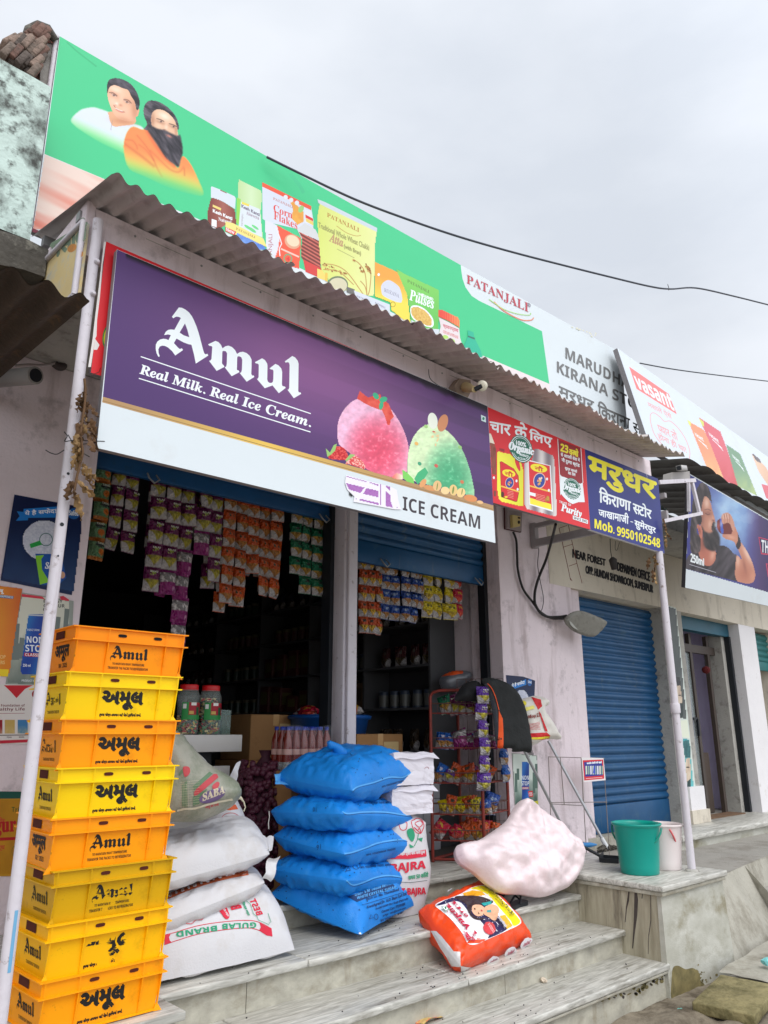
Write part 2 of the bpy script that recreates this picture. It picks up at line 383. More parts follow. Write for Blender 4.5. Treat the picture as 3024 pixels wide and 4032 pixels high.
def subdiv(px, tris, L):
    px = list(px); out = []; st = [tuple(t) for t in tris]; cache = {}
    def mid(a, b):
        k = (min(a, b), max(a, b))
        if k not in cache: px.append(((px[a][0] + px[b][0])/2, (px[a][1] + px[b][1])/2)); cache[k] = len(px) - 1
        return cache[k]
    while st:
        t = st.pop(); e = [math.dist(px[t[i]], px[t[(i + 1) % 3]]) for i in range(3)]; i = max(range(3), key=lambda j: e[j])
        if e[i] < L or len(out) + len(st) > 30000: out.append(t); continue
        a, b, c = t[i], t[(i + 1) % 3], t[(i + 2) % 3]; q = mid(a, b); st += [(a, q, c), (q, b, c)]
    return px, out
def onY(y): return Surf((0, y, 0), (0, -1, 0))
def bvh_of(o):
    off = Vector(o['_o']); me = o.data
    return BVHTree.FromPolygons([v.co + off for v in me.vertices], [tuple(p.vertices) for p in me.polygons])
def vnoise(x, y, seed=0):
    r = np.random.RandomState(seed).rand(64, 64); xi = np.floor(x).astype(int); yi = np.floor(y).astype(int); fx = x - xi; fy = y - yi
    fx = fx*fx*(3 - 2*fx); fy = fy*fy*(3 - 2*fy); g = lambda a, b: r[b % 64, a % 64]
    return (g(xi, yi)*(1 - fx) + g(xi + 1, yi)*fx)*(1 - fy) + (g(xi, yi + 1)*(1 - fx) + g(xi + 1, yi + 1)*fx)*fy
def fbm(x, y, seed=0, o=4): return sum(vnoise(x*2**i, y*2**i, seed + i)/2**(i + 1) for i in range(o))
# ============================================================ materials of the place
M_WALL = mat('pinkish limewash', (222, 208, 212), .85, .07, 2.2, .25, 40, grime=(128, 116, 118), gs=4.5, gp=(.56, .80), grime2=((168, 150, 150), 3.2, (.52, .80), (2.6, 2.6, .35)))
M_CREAM = mat('cream limewash', (205, 196, 180), .85, .06, 2, .2, 40, grime=(120, 112, 104), gs=5, gp=(.58, .82), grime2=((150, 140, 124), 3, (.54, .8), (2.4, 2.4, .4)))
M_GREYP = mat('bare grey plaster', (168, 165, 158), .9, .1, 5, .3, 40, grime=(112, 108, 102), gs=9, gp=(.52, .72))
M_WHITEW = mat('white distemper', (222, 219, 220), .8, .05, 3, .15, 40, grime=(170, 160, 150), gs=6, gp=(.6, .8))
M_MARB = mat('worn marble', (210, 208, 200), .36, 0, 4.2, .06, 50, col2=(140, 138, 130), stretch=(1.3, 11, 9), dist=.9, grime=(104, 98, 84), gs=2.2, gp=(.55, .74), grime2=((92, 86, 74), 2.6, (.60, .76), (.8, 5, 2)))
M_MARB2 = mat('marble riser', (190, 186, 170), .45, 0, 4, .08, 50, col2=(150, 146, 134), stretch=(2.2, 5, 3.5), grime=(112, 100, 76), gs=1.6, gp=(.50, .82), grime2=((122, 104, 74), 3, (.55, .8), (2.2, 2, .6)))
M_MARBV = mat('marble panel, upright veins', (180, 173, 152), .45, 0, 3.4, .08, 50, col2=(134, 126, 106), stretch=(5, 5, .7), grime=(92, 82, 72), gs=2.2, gp=(.56, .72), grime2=((62, 54, 50), 3.2, (.60, .68), (6, 6, .35)))
M_MARBF = mat('marble panel, clouded', (196, 195, 186), .45, 0, 2.2, .08, 50, col2=(158, 156, 142), stretch=(1.3, 1, 2.4), grime=(128, 122, 98), gs=2, gp=(.52, .80), grime2=((118, 108, 74), 2.2, (.56, .74), (1.2, 1.2, 1.6)))
M_CEM = mat('cement render', (164, 160, 148), .9, .12, 3, .4, 30, grime=(118, 112, 98), gs=4, gp=(.48, .72))
M_CEMF = mat('cement floor', (150, 146, 138), .9, .12, 3, .4, 60, grime=(112, 104, 94), gs=2.6, gp=(.48, .7))
M_DIRT = mat('damp dirt and concrete', (128, 118, 102), .95, .2, 2, .9, 18, grime=(84, 74, 60), gs=5, gp=(.44, .64))
M_ROAD = mat('dusty road', (164, 158, 148), .95, .15, .8, .5, 40, grime=(92, 86, 78), gs=3, gp=(.45, .7))
M_MOSS = mat('mossy damp slab', (136, 126, 88), .9, .2, 6, .6, 30, grime=(88, 82, 50), gs=7, gp=(.45, .65))
M_SHUT = mat('blue shutter paint', (8, 74, 118), .42, .16, 3, .03, 60, metal=.1, grime=(60, 92, 112), gs=6, gp=(.55, .8), grime2=((92, 104, 108), 3, (.60, .78), (3, 3, .5)))
M_SHUTD = mat('dark blue shutter paint', (14, 74, 122), .45, .15, 3, grime=(30, 62, 84), gs=7, gp=(.55, .8))
M_GUIDE = mat('black steel guide', (26, 30, 36), .5, .2, 8)
M_TIN = mat('weathered tin sheet', (200, 190, 186), .55, .14, 5, .1, 60, metal=.25, grime=(142, 126, 120), gs=6, gp=(.5, .8))
M_TIND = mat('dark tin sheet', (92, 88, 84), .6, .15, 5, .1, 60, metal=.25, grime=(58, 52, 48), gs=7, gp=(.48, .7))
M_RUST = mat('blackened rusty tin', (66, 54, 44), .8, .3, 4, .3, 40, metal=.1, grime=(104, 78, 50), gs=9, gp=(.58, .72))
M_DARK = mat('inner plaster with painted shade', (52, 50, 54), .9, .1, 3)  # the dimness of the room is put into this wall colour
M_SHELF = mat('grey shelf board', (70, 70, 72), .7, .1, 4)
M_POST = mat('chipped white paint', (204, 198, 204), .55, .06, 5, .1, 40, grime=(128, 112, 106), gs=18, gp=(.61, .72), grime2=((160, 146, 146), 4, (.56, .8), (6, 6, .5)))
M_STEEL = mat('dull grey steel', (150, 150, 150), .5, .1, 8, metal=.5)
# ============================================================ ground
mb = MB(); mb.quad((-400, -400, 0), (900, -400, 0), (900, 900, 0), (-400, 900, 0), M_ROAD); tag(mb.build('road'), kind='structure')
# broken strip of dirt and concrete rubble under the last step
mb = MB()
mb.grid(lambda a, b: Vector((.2 + 5.3*a, 2.0 + .74*b, .004 + .075*max(0, fbm(np.array(a*14.), np.array(b*6.), 3)*1.0 - .2)*(min(1, b*3)))), 90, 24, M_DIRT)
tag(mb.build('ground'), kind='structure')
# ============================================================ steps
FL = .645
st = thing('marble_steps', (1.7, 3.3, 0), 'wide worn marble steps with grey veins leading up to the open shop', 'steps')
lev = [(FL, 3.87, 4.4), (.515, 3.32, 3.89), (.35, 3.0, 3.36), (.21, 2.71, 3.04)]    # top, front edge, back
joints = [(2.9, 4.1), (2.55, 3.9), (2.1, 3.35), (2.95,)]
for k, (zt, yf, yb) in enumerate(lev):
    zb = lev[k + 1][0] if k < 3 else 0
    tr = MB(); xs = [.55, *joints[k], 4.884]
    for i in range(len(xs) - 1):
        g = .0025; dz = [0, .0015, -.001, .001][(k + i) % 4]
        tr.bbox(xs[i] + g, xs[i + 1] - g, yf, yb, zt - .034 + dz, zt + dz, M_MARB, .007)
    if k == 3: tr.bbox(3.02, 4.86, yf + .006, yf + .2, zt - .052, zt - .036, M_MARB2, .004)
    tr.build('tread', st)
    ri = MB(); xs = [.55, *[j + .33*(1 if i % 2 else -1) for i, j in enumerate(joints[k])], 4.885]
    for i in range(len(xs) - 1): ri.box(xs[i] + .002, xs[i + 1] - .002, yf + .032, yf + .06, zb + (.0 if k == 3 else -.01), zt - .035, M_MARB2)
    ri.build('riser', st)
mb = MB(); mb.box(.55, 4.8, 3.96, 4.38, .02, FL - .04, M_CEM); mb.box(.55, 4.8, 3.42, 3.9, .02, .47, M_CEM); mb.box(.55, 4.8, 3.1, 3.38, .02, .3, M_CEM); mb.box(.55, 4.8, 2.82, 3.04, .02, .17, M_CEM)
mb.build('core', st)
# left plinth under the crates
lp = thing('marble_plinth', (1.2, 3.2, 0), 'low marble topped plinth carrying the stack of yellow and orange crates', 'plinth')
MB().bbox(.5, 1.765, 3.085, 3.312, .48, .514, M_MARB, .007).build('top_slab', lp)
mb = MB(); mb.box(.5, 1.735, 3.115, 3.31, 0, .479, M_MARB2); mb.build('side_panel', lp)
# right plinth with the buckets
rp = thing('marble_plinth', (5.3, 3.2, 0), 'tall marble clad plinth carrying the two plastic buckets', 'plinth')
mb = MB(); mb.bbox(4.862, 5.775, 2.70, 4.24, FL - .034, FL, M_MARB, .006); mb.bbox(4.872, 5.765, 2.712, 4.24, FL - .062, FL - .036, M_MARB2, .005); mb.build('top_slab', rp)
mb = MB()
for i, (a, b) in enumerate(((2.735, 3.02), (3.022, 3.3), (3.302, 3.62), (3.622, 4.2))):
    mb.hexa([(4.868, a, 0), (4.92, a, 0), (4.92, b, 0), (4.868, b, 0), (4.89, a, FL - .063), (4.93, a, FL - .063), (4.93, b, FL - .063), (4.89, b, FL - .063)], M_MARBV)
mb.build('side_panel', rp)
mb = MB(); mb.hexa([(4.86, 2.715, 0), (5.77, 2.715, 0), (5.77, 2.76, 0), (4.86, 2.76, 0), (4.886, 2.733, FL - .063), (5.755, 2.733, FL - .063), (5.755, 2.76, FL - .063), (4.886, 2.76, FL - .063)], M_MARBF)
mb.build('front_panel', rp)
mb = MB(); mb.box(4.94, 5.74, 2.78, 4.2, 0, FL - .064, M_CEM); mb.build('core', rp)
s = Surf((4.8665, 0, 0), (-1, 0, .0378)); s.Z(2350, 3100, 2.374); dkst = mat('dark run-off stain', (70, 62, 58), .6, .3, 14)
for q in ([(352, 960), (372, 955), (385, 1050), (378, 1200), (350, 1400), (338, 1510), (330, 1500), (345, 1250), (350, 1050)], [(300, 940), (308, 940), (300, 1060), (280, 1140), (268, 1262), (262, 1260), (272, 1120)], [(425, 965), (432, 965), (426, 1040), (418, 1040)], [(500, 990), (506, 990), (508, 1250), (486, 1400), (482, 1560), (478, 1555), (482, 1380), (502, 1240)], [(600, 985), (606, 985), (585, 1080), (570, 1120), (566, 1116)], [(398, 955), (404, 955), (402, 1000), (398, 1000)]): s.poly(q, dkst); s.k -= 1
s.build('stain', rp)
s = Surf((0, 2.7135, 0), (0, -1, .03)); s.Z(2350, 3100, 2.374); moss = mat('moss and damp', (124, 112, 72), .9, .3, 9, grime=(96, 88, 56), gs=14, gp=(.45, .65)); JJ = random.Random(31)
s.poly(smooth_path([(706, 1990), (700, 1800), (712, 1690), (760, 1668), (830, 1700), (900, 1690), (960, 1740), (968, 1800), (1010, 1850), (1030, 1930), (960, 1960), (860, 1990)], 5), moss)
for i in range(46): x, y = JJ.gauss(960, 60), JJ.gauss(1800, 70); s.ell(x, y, JJ.uniform(3, 12), JJ.uniform(4, 16), moss, JJ.uniform(0, 3), 9); s.k -= 1
s.build('moss', rp)
s = Surf((0, 2.741, 0), (0, -1, 0)); s.Z(2350, 3100, 2.374)
for i in range(70): x = JJ.uniform(0, 660); y = 1960 - x*.30 + abs(JJ.gauss(0, 45)); s.ell(x, y - 20, JJ.uniform(4, 22), JJ.uniform(5, 26), [moss, dkst][i % 5 == 0], JJ.uniform(0, 3), 9); s.k -= 1
s.build('damp_stain', st)
# neighbouring platform, ramped retaining wall, its own step
mb = MB(); PLZ = .52
mb.add([(5.76, 2.93, PLZ), (7.64, 3.17, PLZ), (14, 3.98, PLZ), (14, 5, PLZ), (5.76, 5, PLZ)], [(0, 1, 2, 3, 4)], M_CEMF)
mb.add([(5.76, 2.93, PLZ), (6.35, 3.0, PLZ), (6.65, 2.78, 0), (5.76, 2.70, 0)], [(0, 3, 2, 1)], M_CEM)
mb.add([(6.35, 3.0, PLZ), (6.9, 3.075, PLZ), (7.12, 2.93, 0), (6.65, 2.78, 0)], [(0, 3, 2, 1)], M_CEM)
mb.add([(6.9, 3.075, PLZ), (14, 3.98, PLZ), (14, 3.98, .32), (6.98, 3.03, .32)], [(0, 3, 2, 1)], M_CEM)
mb.add([(6.98, 3.03, .32), (14, 3.98, .32), (14, 3.55, .3), (7.04, 2.78, .3)], [(0, 3, 2, 1)], M_CEMF)
mb.add([(6.9, 3.075, PLZ), (7.12, 2.93, 0), (7.12, 2.72, 0), (7.04, 2.78, .3), (6.98, 3.03, .32)], [(0, 1, 2, 3, 4)], M_CEM)
mb.add([(7.04, 2.78, .3), (14, 3.55, .3), (14, 3.55, 0), (7.12, 2.72, 0)], [(0, 3, 2, 1)], M_CEM)
tag(mb.build('pavement'), kind='structure')
mb = MB()
mb.grid(lambda a, b: Vector((5.32 + 6*a, 2.62 - .34*b + .62*a + .01*math.sin(a*60), .10 + .014*fbm(np.array(a*30.), np.array(b*4.), 9) - (.10 if b > .95 else 0))), 60, 14, M_CEM)
tag(mb.build('kerb'), kind='structure')
sl_ = MB(); sl_.bbox(-.26, .26, -.17, .17, -.03, .03, M_MOSS, .008, Matrix.Translation((4.98, 2.36, .075)) @ Matrix.Rotation(.12, 4, 'Z') @ Matrix.Rotation(-.07, 4, 'Y'))
tag(sl_.build('stone_slab'), 'loose mossy stone slab lying on the ground at the foot of the right plinth', 'slab')
# ============================================================ the shop building
bld = thing('shop_building', (3.5, 4.4, 0), 'single storey shop with pinkish limewashed walls and a wide open front', 'building')
YW, YS = 4.25, 4.42
mb = MB(); mb.box(-2.5, 1.61, YW, 4.6, 0, 3.62, M_WALL); mb.build('wall', bld)
mb = MB(); mb.box(5.30, 6.41, YW, 4.6, 0, 3.62, M_WALL); mb.box(6.41, 6.60, YW + .04, 4.6, 0, 2.96, M_WALL); mb.build('wall', bld)
mb = MB(); mb.box(1.61, 5.30, 4.27, 4.38, 3.34, 3.62, M_WALL); mb.build('lintel', bld)
mb = MB(); mb.box(6.06, 11.5, YW - .004, YW, 2.962, 3.62, M_CREAM); mb.box(6.41, 11.5, YW, 4.6, 2.962, 3.62, M_CREAM); mb.build('lintel', bld)
mb = MB(); mb.bbox(3.505, 3.635, YW, 4.38, FL, 3.34, M_POST, .008); mb.bbox(3.525, 3.60, YW - .03, YW - .002, FL, 3.34, M_POST, .006); mb.build('post', bld)
mb = MB()   # room; deeper part of the right wall coloured dark as shade
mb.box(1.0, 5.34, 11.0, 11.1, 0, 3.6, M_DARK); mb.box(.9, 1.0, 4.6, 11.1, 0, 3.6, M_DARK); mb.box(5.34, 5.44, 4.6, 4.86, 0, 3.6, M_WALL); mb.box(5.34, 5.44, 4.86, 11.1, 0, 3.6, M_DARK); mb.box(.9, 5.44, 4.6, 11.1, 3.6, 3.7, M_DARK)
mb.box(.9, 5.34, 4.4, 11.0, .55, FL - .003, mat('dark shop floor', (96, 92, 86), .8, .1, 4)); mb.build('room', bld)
def slats(x0, x1, z0, z1, y, m, pitch=.078, rail=.13, railm=None):
    mb = MB(); n = max(1, int((z1 - z0 - rail)/pitch)); prof = []
    for i in range(n*8 + 1):
        t = i/8; f = t % 1
        prof.append((y - .024*max(0, math.sin(math.pi*min(1, f*1.18)))**.75, z0 + rail + t*pitch))
    vs = []; fs = []
    K = 15
    for yy, z in prof:      # dents and sag along the slats
        for c in range(K): u = c/(K - 1); vs.append((x0 + (x1 - x0)*u, yy + .012*(float(fbm(np.array(u*5 + x0), np.array(z*2.2), 61, 2)) - .5), z + .004*math.sin(u*3.1)*math.sin(z*9)))
    for i in range(len(prof) - 1): fs += [(i*K + c, i*K + c + 1, (i + 1)*K + c + 1, (i + 1)*K + c) for c in range(K - 1)]
    mb.add(vs, fs, m, True); mb.bbox(x0, x1, y - .022, y + .02, z0, z0 + rail, railm or m, .005); return mb
sa_ = slats(1.62, 3.50, 3.13, 3.6, YS, M_SHUTD, rail=.10).build('roller_shutter', bld)
sb_ = slats(3.64, 5.27, 2.86, 3.6, YS, M_SHUT, rail=.17).build('roller_shutter', bld)
for xx, zr in ((1.98, 3.13), (3.42, 3.13), (4.02, 2.86), (5.12, 2.86)):
    pass
for xx, zr in ((2.02, 3.13), (3.40, 3.13), (4.02, 2.88), (5.16, 2.88)):
    MB().tube([(xx - .03, YS - .03, zr + .03), (xx - .035, YS - .07, zr - .01), (xx, YS - .075, zr - .04), (xx + .035, YS - .07, zr - .01), (xx + .03, YS - .03, zr + .03)], .006, M_STEEL).build('hasp', sa_ if xx < 3.5 else sb_)
MB().box(5.255, 5.298, YS - .03, YS + .05, FL, 3.34, M_GUIDE).build('shutter_guide', bld); mb = MB(); mb.box(3.47, 3.504, YS - .05, YS + .05, FL, 3.34, M_GUIDE); mb.build('shutter_guide', bld)
o = slats(6.60, 8.19, .655, 2.98, YS - .02, M_SHUT, rail=.25).build('roller_shutter', bld)
mb = MB(); mb.box(6.41, 8.2, YS - .17, YS + .1, .55, .652, M_CEM); mb.build('sill', bld)
# fascia board behind the signs, under the tin
mb = MB(); mb.box(.97, 5.63, 2.886, 2.93, 3.50, 3.738, M_WALL)
for i in range(9): mb.box(1.2 + i*.5, 1.42 + i*.5, 2.8845, 2.8858, 3.70, 3.703, M_GREYP)
for i in range(14): mb.lathe([(.006, 0), (.004, .004)], (1.15 + i*.33, 2.886, 3.69), M_STEEL, 8, Matrix.Rotation(math.pi/2, 4, 'X'))
fb = mb.build('fascia', bld)
mb = MB(); mb.box(.93, .968, 2.886, 3.6, 3.50, 3.76, M_WALL); mb.build('fascia', bld)
mb = MB(); mb.box(-2.5, 11.5, 3.64, 4.6, 3.625, 3.78, M_GREYP); mb.box(.99, 5.6, 2.99, 3.638, 3.625, 3.66, M_GREYP); mb.build('roof_slab', bld)  # thin front soffit added to keep sky light out of the verandah
# ============================================================ tin awning
aw = thing('tin_awning', (3.2, 3, 3.7), 'long corrugated tin awning over the shop front, grey brown and dented', 'awning')
def rz(y): return 3.653 + .28*(y - 2.55)
def sheet(x0, x1, y0, y1, dz, m, seed, tilt=0., rz_=rz, pitch=.076, amp=.0125, dents=()):
    mb = MB(); nx = int((x1 - x0)/pitch*8); ny = 8
    def f(a, b):
        x = x0 + (x1 - x0)*a; y = y0 + (y1 - y0)*b + (.012*math.sin(x*7 + seed) + .008*math.sin(x*23 + seed*2))*(1 - b)
        z = rz_(y) + dz + amp*math.sin(2*math.pi*x/pitch) + tilt*(a - .5) + .012*math.sin(x*2.1 + seed)*(1 - b)
        for cx, wd, h in dents: z += h*math.exp(-((x - cx)/wd)**2)*(1 - b)**2
        return Vector((x, y, z))
    mb.grid(f, nx, ny, m)
    n = len(mb.v); vs = [(x, y, z + .0025) for x, y, z in mb.v]; mb.add(vs, [tuple(i for i in reversed(q)) for q in mb.f[:]], m, True)
    return mb
e = [(.90, 1.78, 2.552, 0), (1.72, 2.62, 2.57, .005), (2.56, 3.28, 2.545, .01), (3.22, 4.2, 2.56, .004), (4.14, 4.98, 2.55, .009), (4.93, 5.53, 2.545, .002)]
for i, (x0, x1, y0, dz) in enumerate(e):
    sheet(x0, x1, y0, 3.55, dz, M_TIN, i*1.7, .004*(-1)**i, dents=((x0 + .02, .05, .018), (x1 - .03, .04, -.014 if i == 2 else .012))).build('sheet', aw)
mb = MB(); mb.box(.92, 5.6, 2.935, 2.975, 3.69, 3.735, M_STEEL); mb.box(.92, 5.6, 3.40, 3.44, 3.81, 3.86, M_STEEL); mb.build('purlin', aw)
# side panel with the old painted lettering
sb = thing('painted_side_board', (.95, 3.2, 3.4), 'small weathered yellow board with painted letters on the left end of the awning', 'sign')
X0 = .925
q = [PX(340, 1085, X0), PX(352, 905, X0), PX(205, 1045, X0), PX(165, 1225, X0)]
q = [Vector((X0, 2.87, 3.29)), Vector((X0, 2.87, 3.64)), Vector((X0, 3.56, 3.70)), Vector((X0, 3.56, 3.29))]
mb = MB(); mb.hexa([q[0], q[0] + Vector((.02, 0, 0)), q[3] + Vector((.02, 0, 0)), q[3], q[1], q[1] + Vector((.02, 0, 0)), q[2] + Vector((.02, 0, 0)), q[2]],
    mat('old yellow sign paint', (214, 192, 138), .7, .1, 6, grime=(176, 178, 170), gs=6, gp=(.45, .6))); mb.build('panel', sb)
mb = MB()
for a, b in ((0, 1), (1, 2), (2, 3), (3, 0)): mb.tube([q[a] - Vector((.006, 0, 0)), q[b] - Vector((.006, 0, 0))], .013, M_POST, 6)
mb.build('frame', sb)
s = Surf((X0 - .0005, 0, 0), (-1, 0, 0)); mo = mat('faded green paint', (116, 134, 112), .8, .2, 20); oc = mat('faded ochre paint', (206, 140, 70), .8, .3, 12)
z = zz(0, 0, 1.659)
s.text('मसाले', z(330, 1700)[0], z(565, 1560)[0], 90, mo, .05, up=(.02, -1))
s.ell(*z(470, 1620)[0], 20, 14, oc, -.7); s.ell(*z(520, 1650)[0], 12, 18, oc, -.5)
s.build('lettering', sb)
# ============================================================ poles
for i, (x, zb, zt, lab) in enumerate(((.972, 0, 3.66, 'tall white painted pole in front of the yellow crates'), (5.556, FL, 2.95, 'white painted pole standing on the plinth beside the buckets'))):
    p = thing('support_pole', (x, 2.85, zb), lab, 'pole')
    MB().tube([(x, 2.85, zb), (x, 2.85, (zb + zt)*.42), (x, 2.85, zt)], (.0215 if i == 0 else .027), M_POST, 16).build('pipe', p)
    if i == 0:
        for z_ in (3.45, 3.3, 2.72): MB().lathe([(.012, 0), (.012, .01), (.006, .016)], (x + .006, 2.83, z_), M_POST, 8, Matrix.Rotation(math.pi/2, 4, 'X')).build('bolt', p)
        for z_, r in ((2.52, .006), (2.32, .008), (2.2, .004)): MB().lathe([(r, 0), (r*.9, .001)], (x - .004, 2.8288, z_), M_GUIDE, 8, Matrix.Rotation(math.pi/2, 4, 'X')).build('bolt_hole', p)
    else: MB().lathe([(.034, 0), (.036, .01), (.036, .06), (.033, .07)], (x, 2.85, 1.72), M_POST, 16).build('collar', p); MB().lathe([(.05, 0), (.046, .012), (.034, .016)], (x, 2.85, FL), M_GREYP, 14).build('foot', p)
s = onY(2.817); pb = bpy.data.objects['support_pole']
mb = MB(); xs = .972
mb.add([(xs - .0223*math.sin(a), 2.85 - .0223*math.cos(a), z_) for z_ in (.84, .9, 1.0, 1.02) for a in (-.35, -.1, .15)], [(i*3 + j, i*3 + j + 1, i*3 + j + 4, i*3 + j + 3) for i in range(3) for j in range(2)], ink(110, 165, 200)); mb.build('paint_smear', pb)
# ============================================================ signs
FL_W = mat('white flex print', (212, 220, 224), .4, .02, 2, spec=.3, grime=(200, 202, 202), gs=2.5, gp=(.58, .85))
EDGE = mat('sign back and edge', (120, 116, 118), .6)
FN = (0, -1, 0)
wht = ink(232, 238, 240); blk = ink(30, 28, 30)
def px_slab(s, px, th, m, edge=None): return slab([s.at(u, v, -s.STEP*s.k) for u, v in px], s.n, th, m, edge)
# -------- ice cream sign
ic = thing('ice_cream_sign', (2.3, 2.8, 2.66), 'large purple and white ice cream sign with pink and green scoops above the shop opening', 'sign')
s = onY(2.79)
C = [(461, 982), (1920, 1599), (1951, 2138), (380, 1763)]
px_slab(s, C, .03, FL_W, EDGE).build('panel', ic)
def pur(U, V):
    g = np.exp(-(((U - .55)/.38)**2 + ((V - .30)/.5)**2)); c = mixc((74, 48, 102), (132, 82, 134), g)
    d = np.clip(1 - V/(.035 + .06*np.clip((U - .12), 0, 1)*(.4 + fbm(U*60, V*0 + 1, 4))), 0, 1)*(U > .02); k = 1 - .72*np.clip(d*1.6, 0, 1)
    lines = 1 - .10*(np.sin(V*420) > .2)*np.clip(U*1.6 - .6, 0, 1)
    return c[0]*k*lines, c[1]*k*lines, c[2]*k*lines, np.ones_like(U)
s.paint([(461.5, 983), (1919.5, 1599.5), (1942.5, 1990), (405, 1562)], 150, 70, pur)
gold = lambda U, V: (*mixc((176, 140, 96), (226, 188, 88), np.clip(1 - abs(U - .42)/.34, 0, 1)), np.ones_like(U))
s.paint([(405, 1562), (1942.5, 1990), (1943.6, 2012), (402, 1584)], 40, 4, gold)
s.line([(404, 1578), (1943.2, 2006)], 2.5, ink(140, 110, 70))
s.Z(600, 1200, 5.53)
A_ = [(575,60),(640,65),(720,105),(800,170),(860,250),(910,350),(960,470),(1010,620),(1060,810),(1110,1000),(1135,1065),(1160,1080),(1195,1065),(1218,1105),(945,1280),(905,1080),(850,870),(790,860),(680,820),(525,735),(468,835),(560,935),(600,965),(640,948),(668,985),(497,1105),(430,1010),(340,930),(270,895),(210,890),(160,910),(130,970),(135,1050),(158,1115),(148,1135),(125,1125),(90,1050),(72,960),(75,870),(110,800),(170,755),(240,740),(300,748),(350,770),(402,662),(340,645),(255,660),(290,590),(340,550),(400,537),(480,545),(620,290),(580,265),(530,258),(490,270),(458,295),(425,262)]
Ah = [(710,405),(592,605),(680,665),(805,708),(760,540)]
m_ = [(200,175),(250,195),(290,240),(315,297),(360,265),(410,252),(470,275),(520,325),(552,388),(600,360),(650,352),(710,375),(760,420),(790,480),(790,600),(785,715),(800,742),(825,740),(835,765),(710,842),(597,700),(620,690),(632,650),(635,580),(638,480),(620,440),(585,425),(560,432),(555,460),(550,640),(560,655),(580,658),(592,685),(465,752),(352,607),(375,595),(385,550),(390,380),(370,345),(335,338),(315,345),(312,370),(307,540),(318,560),(335,572),(347,600),(220,665),(95,500),(120,495),(135,470),(140,400),(148,275),(135,260),(100,255),(80,232)]
u_ = [(962,460),(1010,490),(1045,545),(1050,580),(1046,800),(1055,840),(1085,862),(1115,862),(1138,845),(1145,800),(1148,670),(1138,645),(1105,640),(1083,625),(1180,550),(1230,575),(1275,625),(1290,680),(1285,880),(1295,912),(1335,922),(1349,942),(1235,1030),(1132,903),(1005,948),(875,795),(895,790),(905,760),(908,570),(895,548),(855,540),(845,522)]
l_ = [(1455,422),(1500,445),(1545,500),(1558,550),(1552,990),(1560,1015),(1590,1018),(1600,1040),(1480,1112),(1375,970),(1395,970),(1405,940),(1412,570),(1400,530),(1375,522),(1345,530),(1333,510)]
s.poly(A_, wht, holes=[Ah[::-1]]); s.k -= 1
s.Z(800, 1300, 4.1475); s.poly(m_, wht); s.k -= 1; s.poly(u_, wht); s.k -= 1; s.poly(l_, wht)
# the word as a flat outline in its own plane, kept for the crates
def rect(z, pts): return [(lambda p: (p.x, p.z))(PY(*q, 2.79)) for q in z(*[c for p in pts for c in p])]
LOGO = [(rect(zz(600, 1200, 5.53), A_), rect(zz(600, 1200, 5.53), Ah)), *[(rect(zz(800, 1300, 4.1475), q), None) for q in (m_, u_, l_)]]
lx0 = min(p[0] for a, _ in LOGO for p in a); lx1 = max(p[0] for a, _ in LOGO for p in a); lz0 = min(p[1] for a, _ in LOGO for p in a); lz1 = max(p[1] for a, _ in LOGO for p in a)
nrm = lambda q: [((a - lx0)/(lx1 - lx0), (b - lz0)/(lz1 - lz0)) for a, b in q] if q else None
LOGO = [(nrm(a), nrm(b)) for a, b in LOGO]
s.Z(300, 1150, 1.508)
s.line([(383, 383), (1393, 722)], 6, wht); s.k -= 1; s.line([(372, 512), (1391, 831)], 6, wht)
s.text(bital('Real Milk. Real Ice Cream.'), (376, 484), (1393, 803), 60, wht, .022)
s.build('lettering', ic)
s = onY(2.79); s.k = 12; s.Z(1270, 1520, 2.404)
def pink(U, V):
    n = fbm(U*11 + 2*fbm(U*5, V*5, 8), V*15, 3, 4); n2 = fbm(U*26, V*34, 6, 3)
    e = np.clip(((U - .56)/.50)**2 + ((V - .66)/.52)**2, 0, 1); c = mixc((232, 84, 114), (246, 190, 218), e**1.2)
    k = .90 + .16*n + .22*(n2 - .5); wv = np.clip((n2 - .56)*2.2, 0, .3)*np.clip(1.2 - e, .2, 1)
    return [np.clip(x*k, 0, 1)*(1 - wv) + wv*w for x, w in zip(c, (1., .86, .90))]
P1 = [(135, 420), (150, 320), (190, 235), (250, 165), (330, 118), (450, 120), (560, 150), (640, 205), (700, 285), (760, 390), (800, 500), (820, 600), (806, 700), (803, 806), (780, 870), (740, 884), (600, 852), (430, 800), (330, 705), (240, 625), (160, 565), (140, 500)]
s.pp(P1, 2.6, pink, 3)
def green(U, V):
    n = fbm(U*10 + 2*fbm(U*5, V*5, 18), V*14, 13, 4); n2 = fbm(U*24, V*32, 16, 3)
    e = np.clip(((U - .64)/.46)**2 + ((V - .78)/.62)**2, 0, 1); c = mixc((72, 172, 122), (222, 244, 196), e)
    k = .90 + .16*n + .20*(n2 - .5); wv = np.clip((n2 - .57)*2.0, 0, .25)
    return [np.clip(x*k, 0, 1)*(1 - wv) + wv*w for x, w in zip(c, (.86, 1., .84))]
P2 = [(808, 640), (825, 560), (860, 475), (920, 400), (1000, 358), (1080, 368), (1180, 420), (1260, 500), (1330, 610), (1385, 750), (1420, 890), (1436, 1045), (1300, 1010), (1100, 960), (960, 930), (860, 900), (800, 840)]
s.pp(P2, 2.6, green, 3)
red = lambda U, V: mixc((206, 52, 44), (244, 120, 96), np.clip(fbm(U*9, V*9, 31)*1.2, 0, 1)*.8)
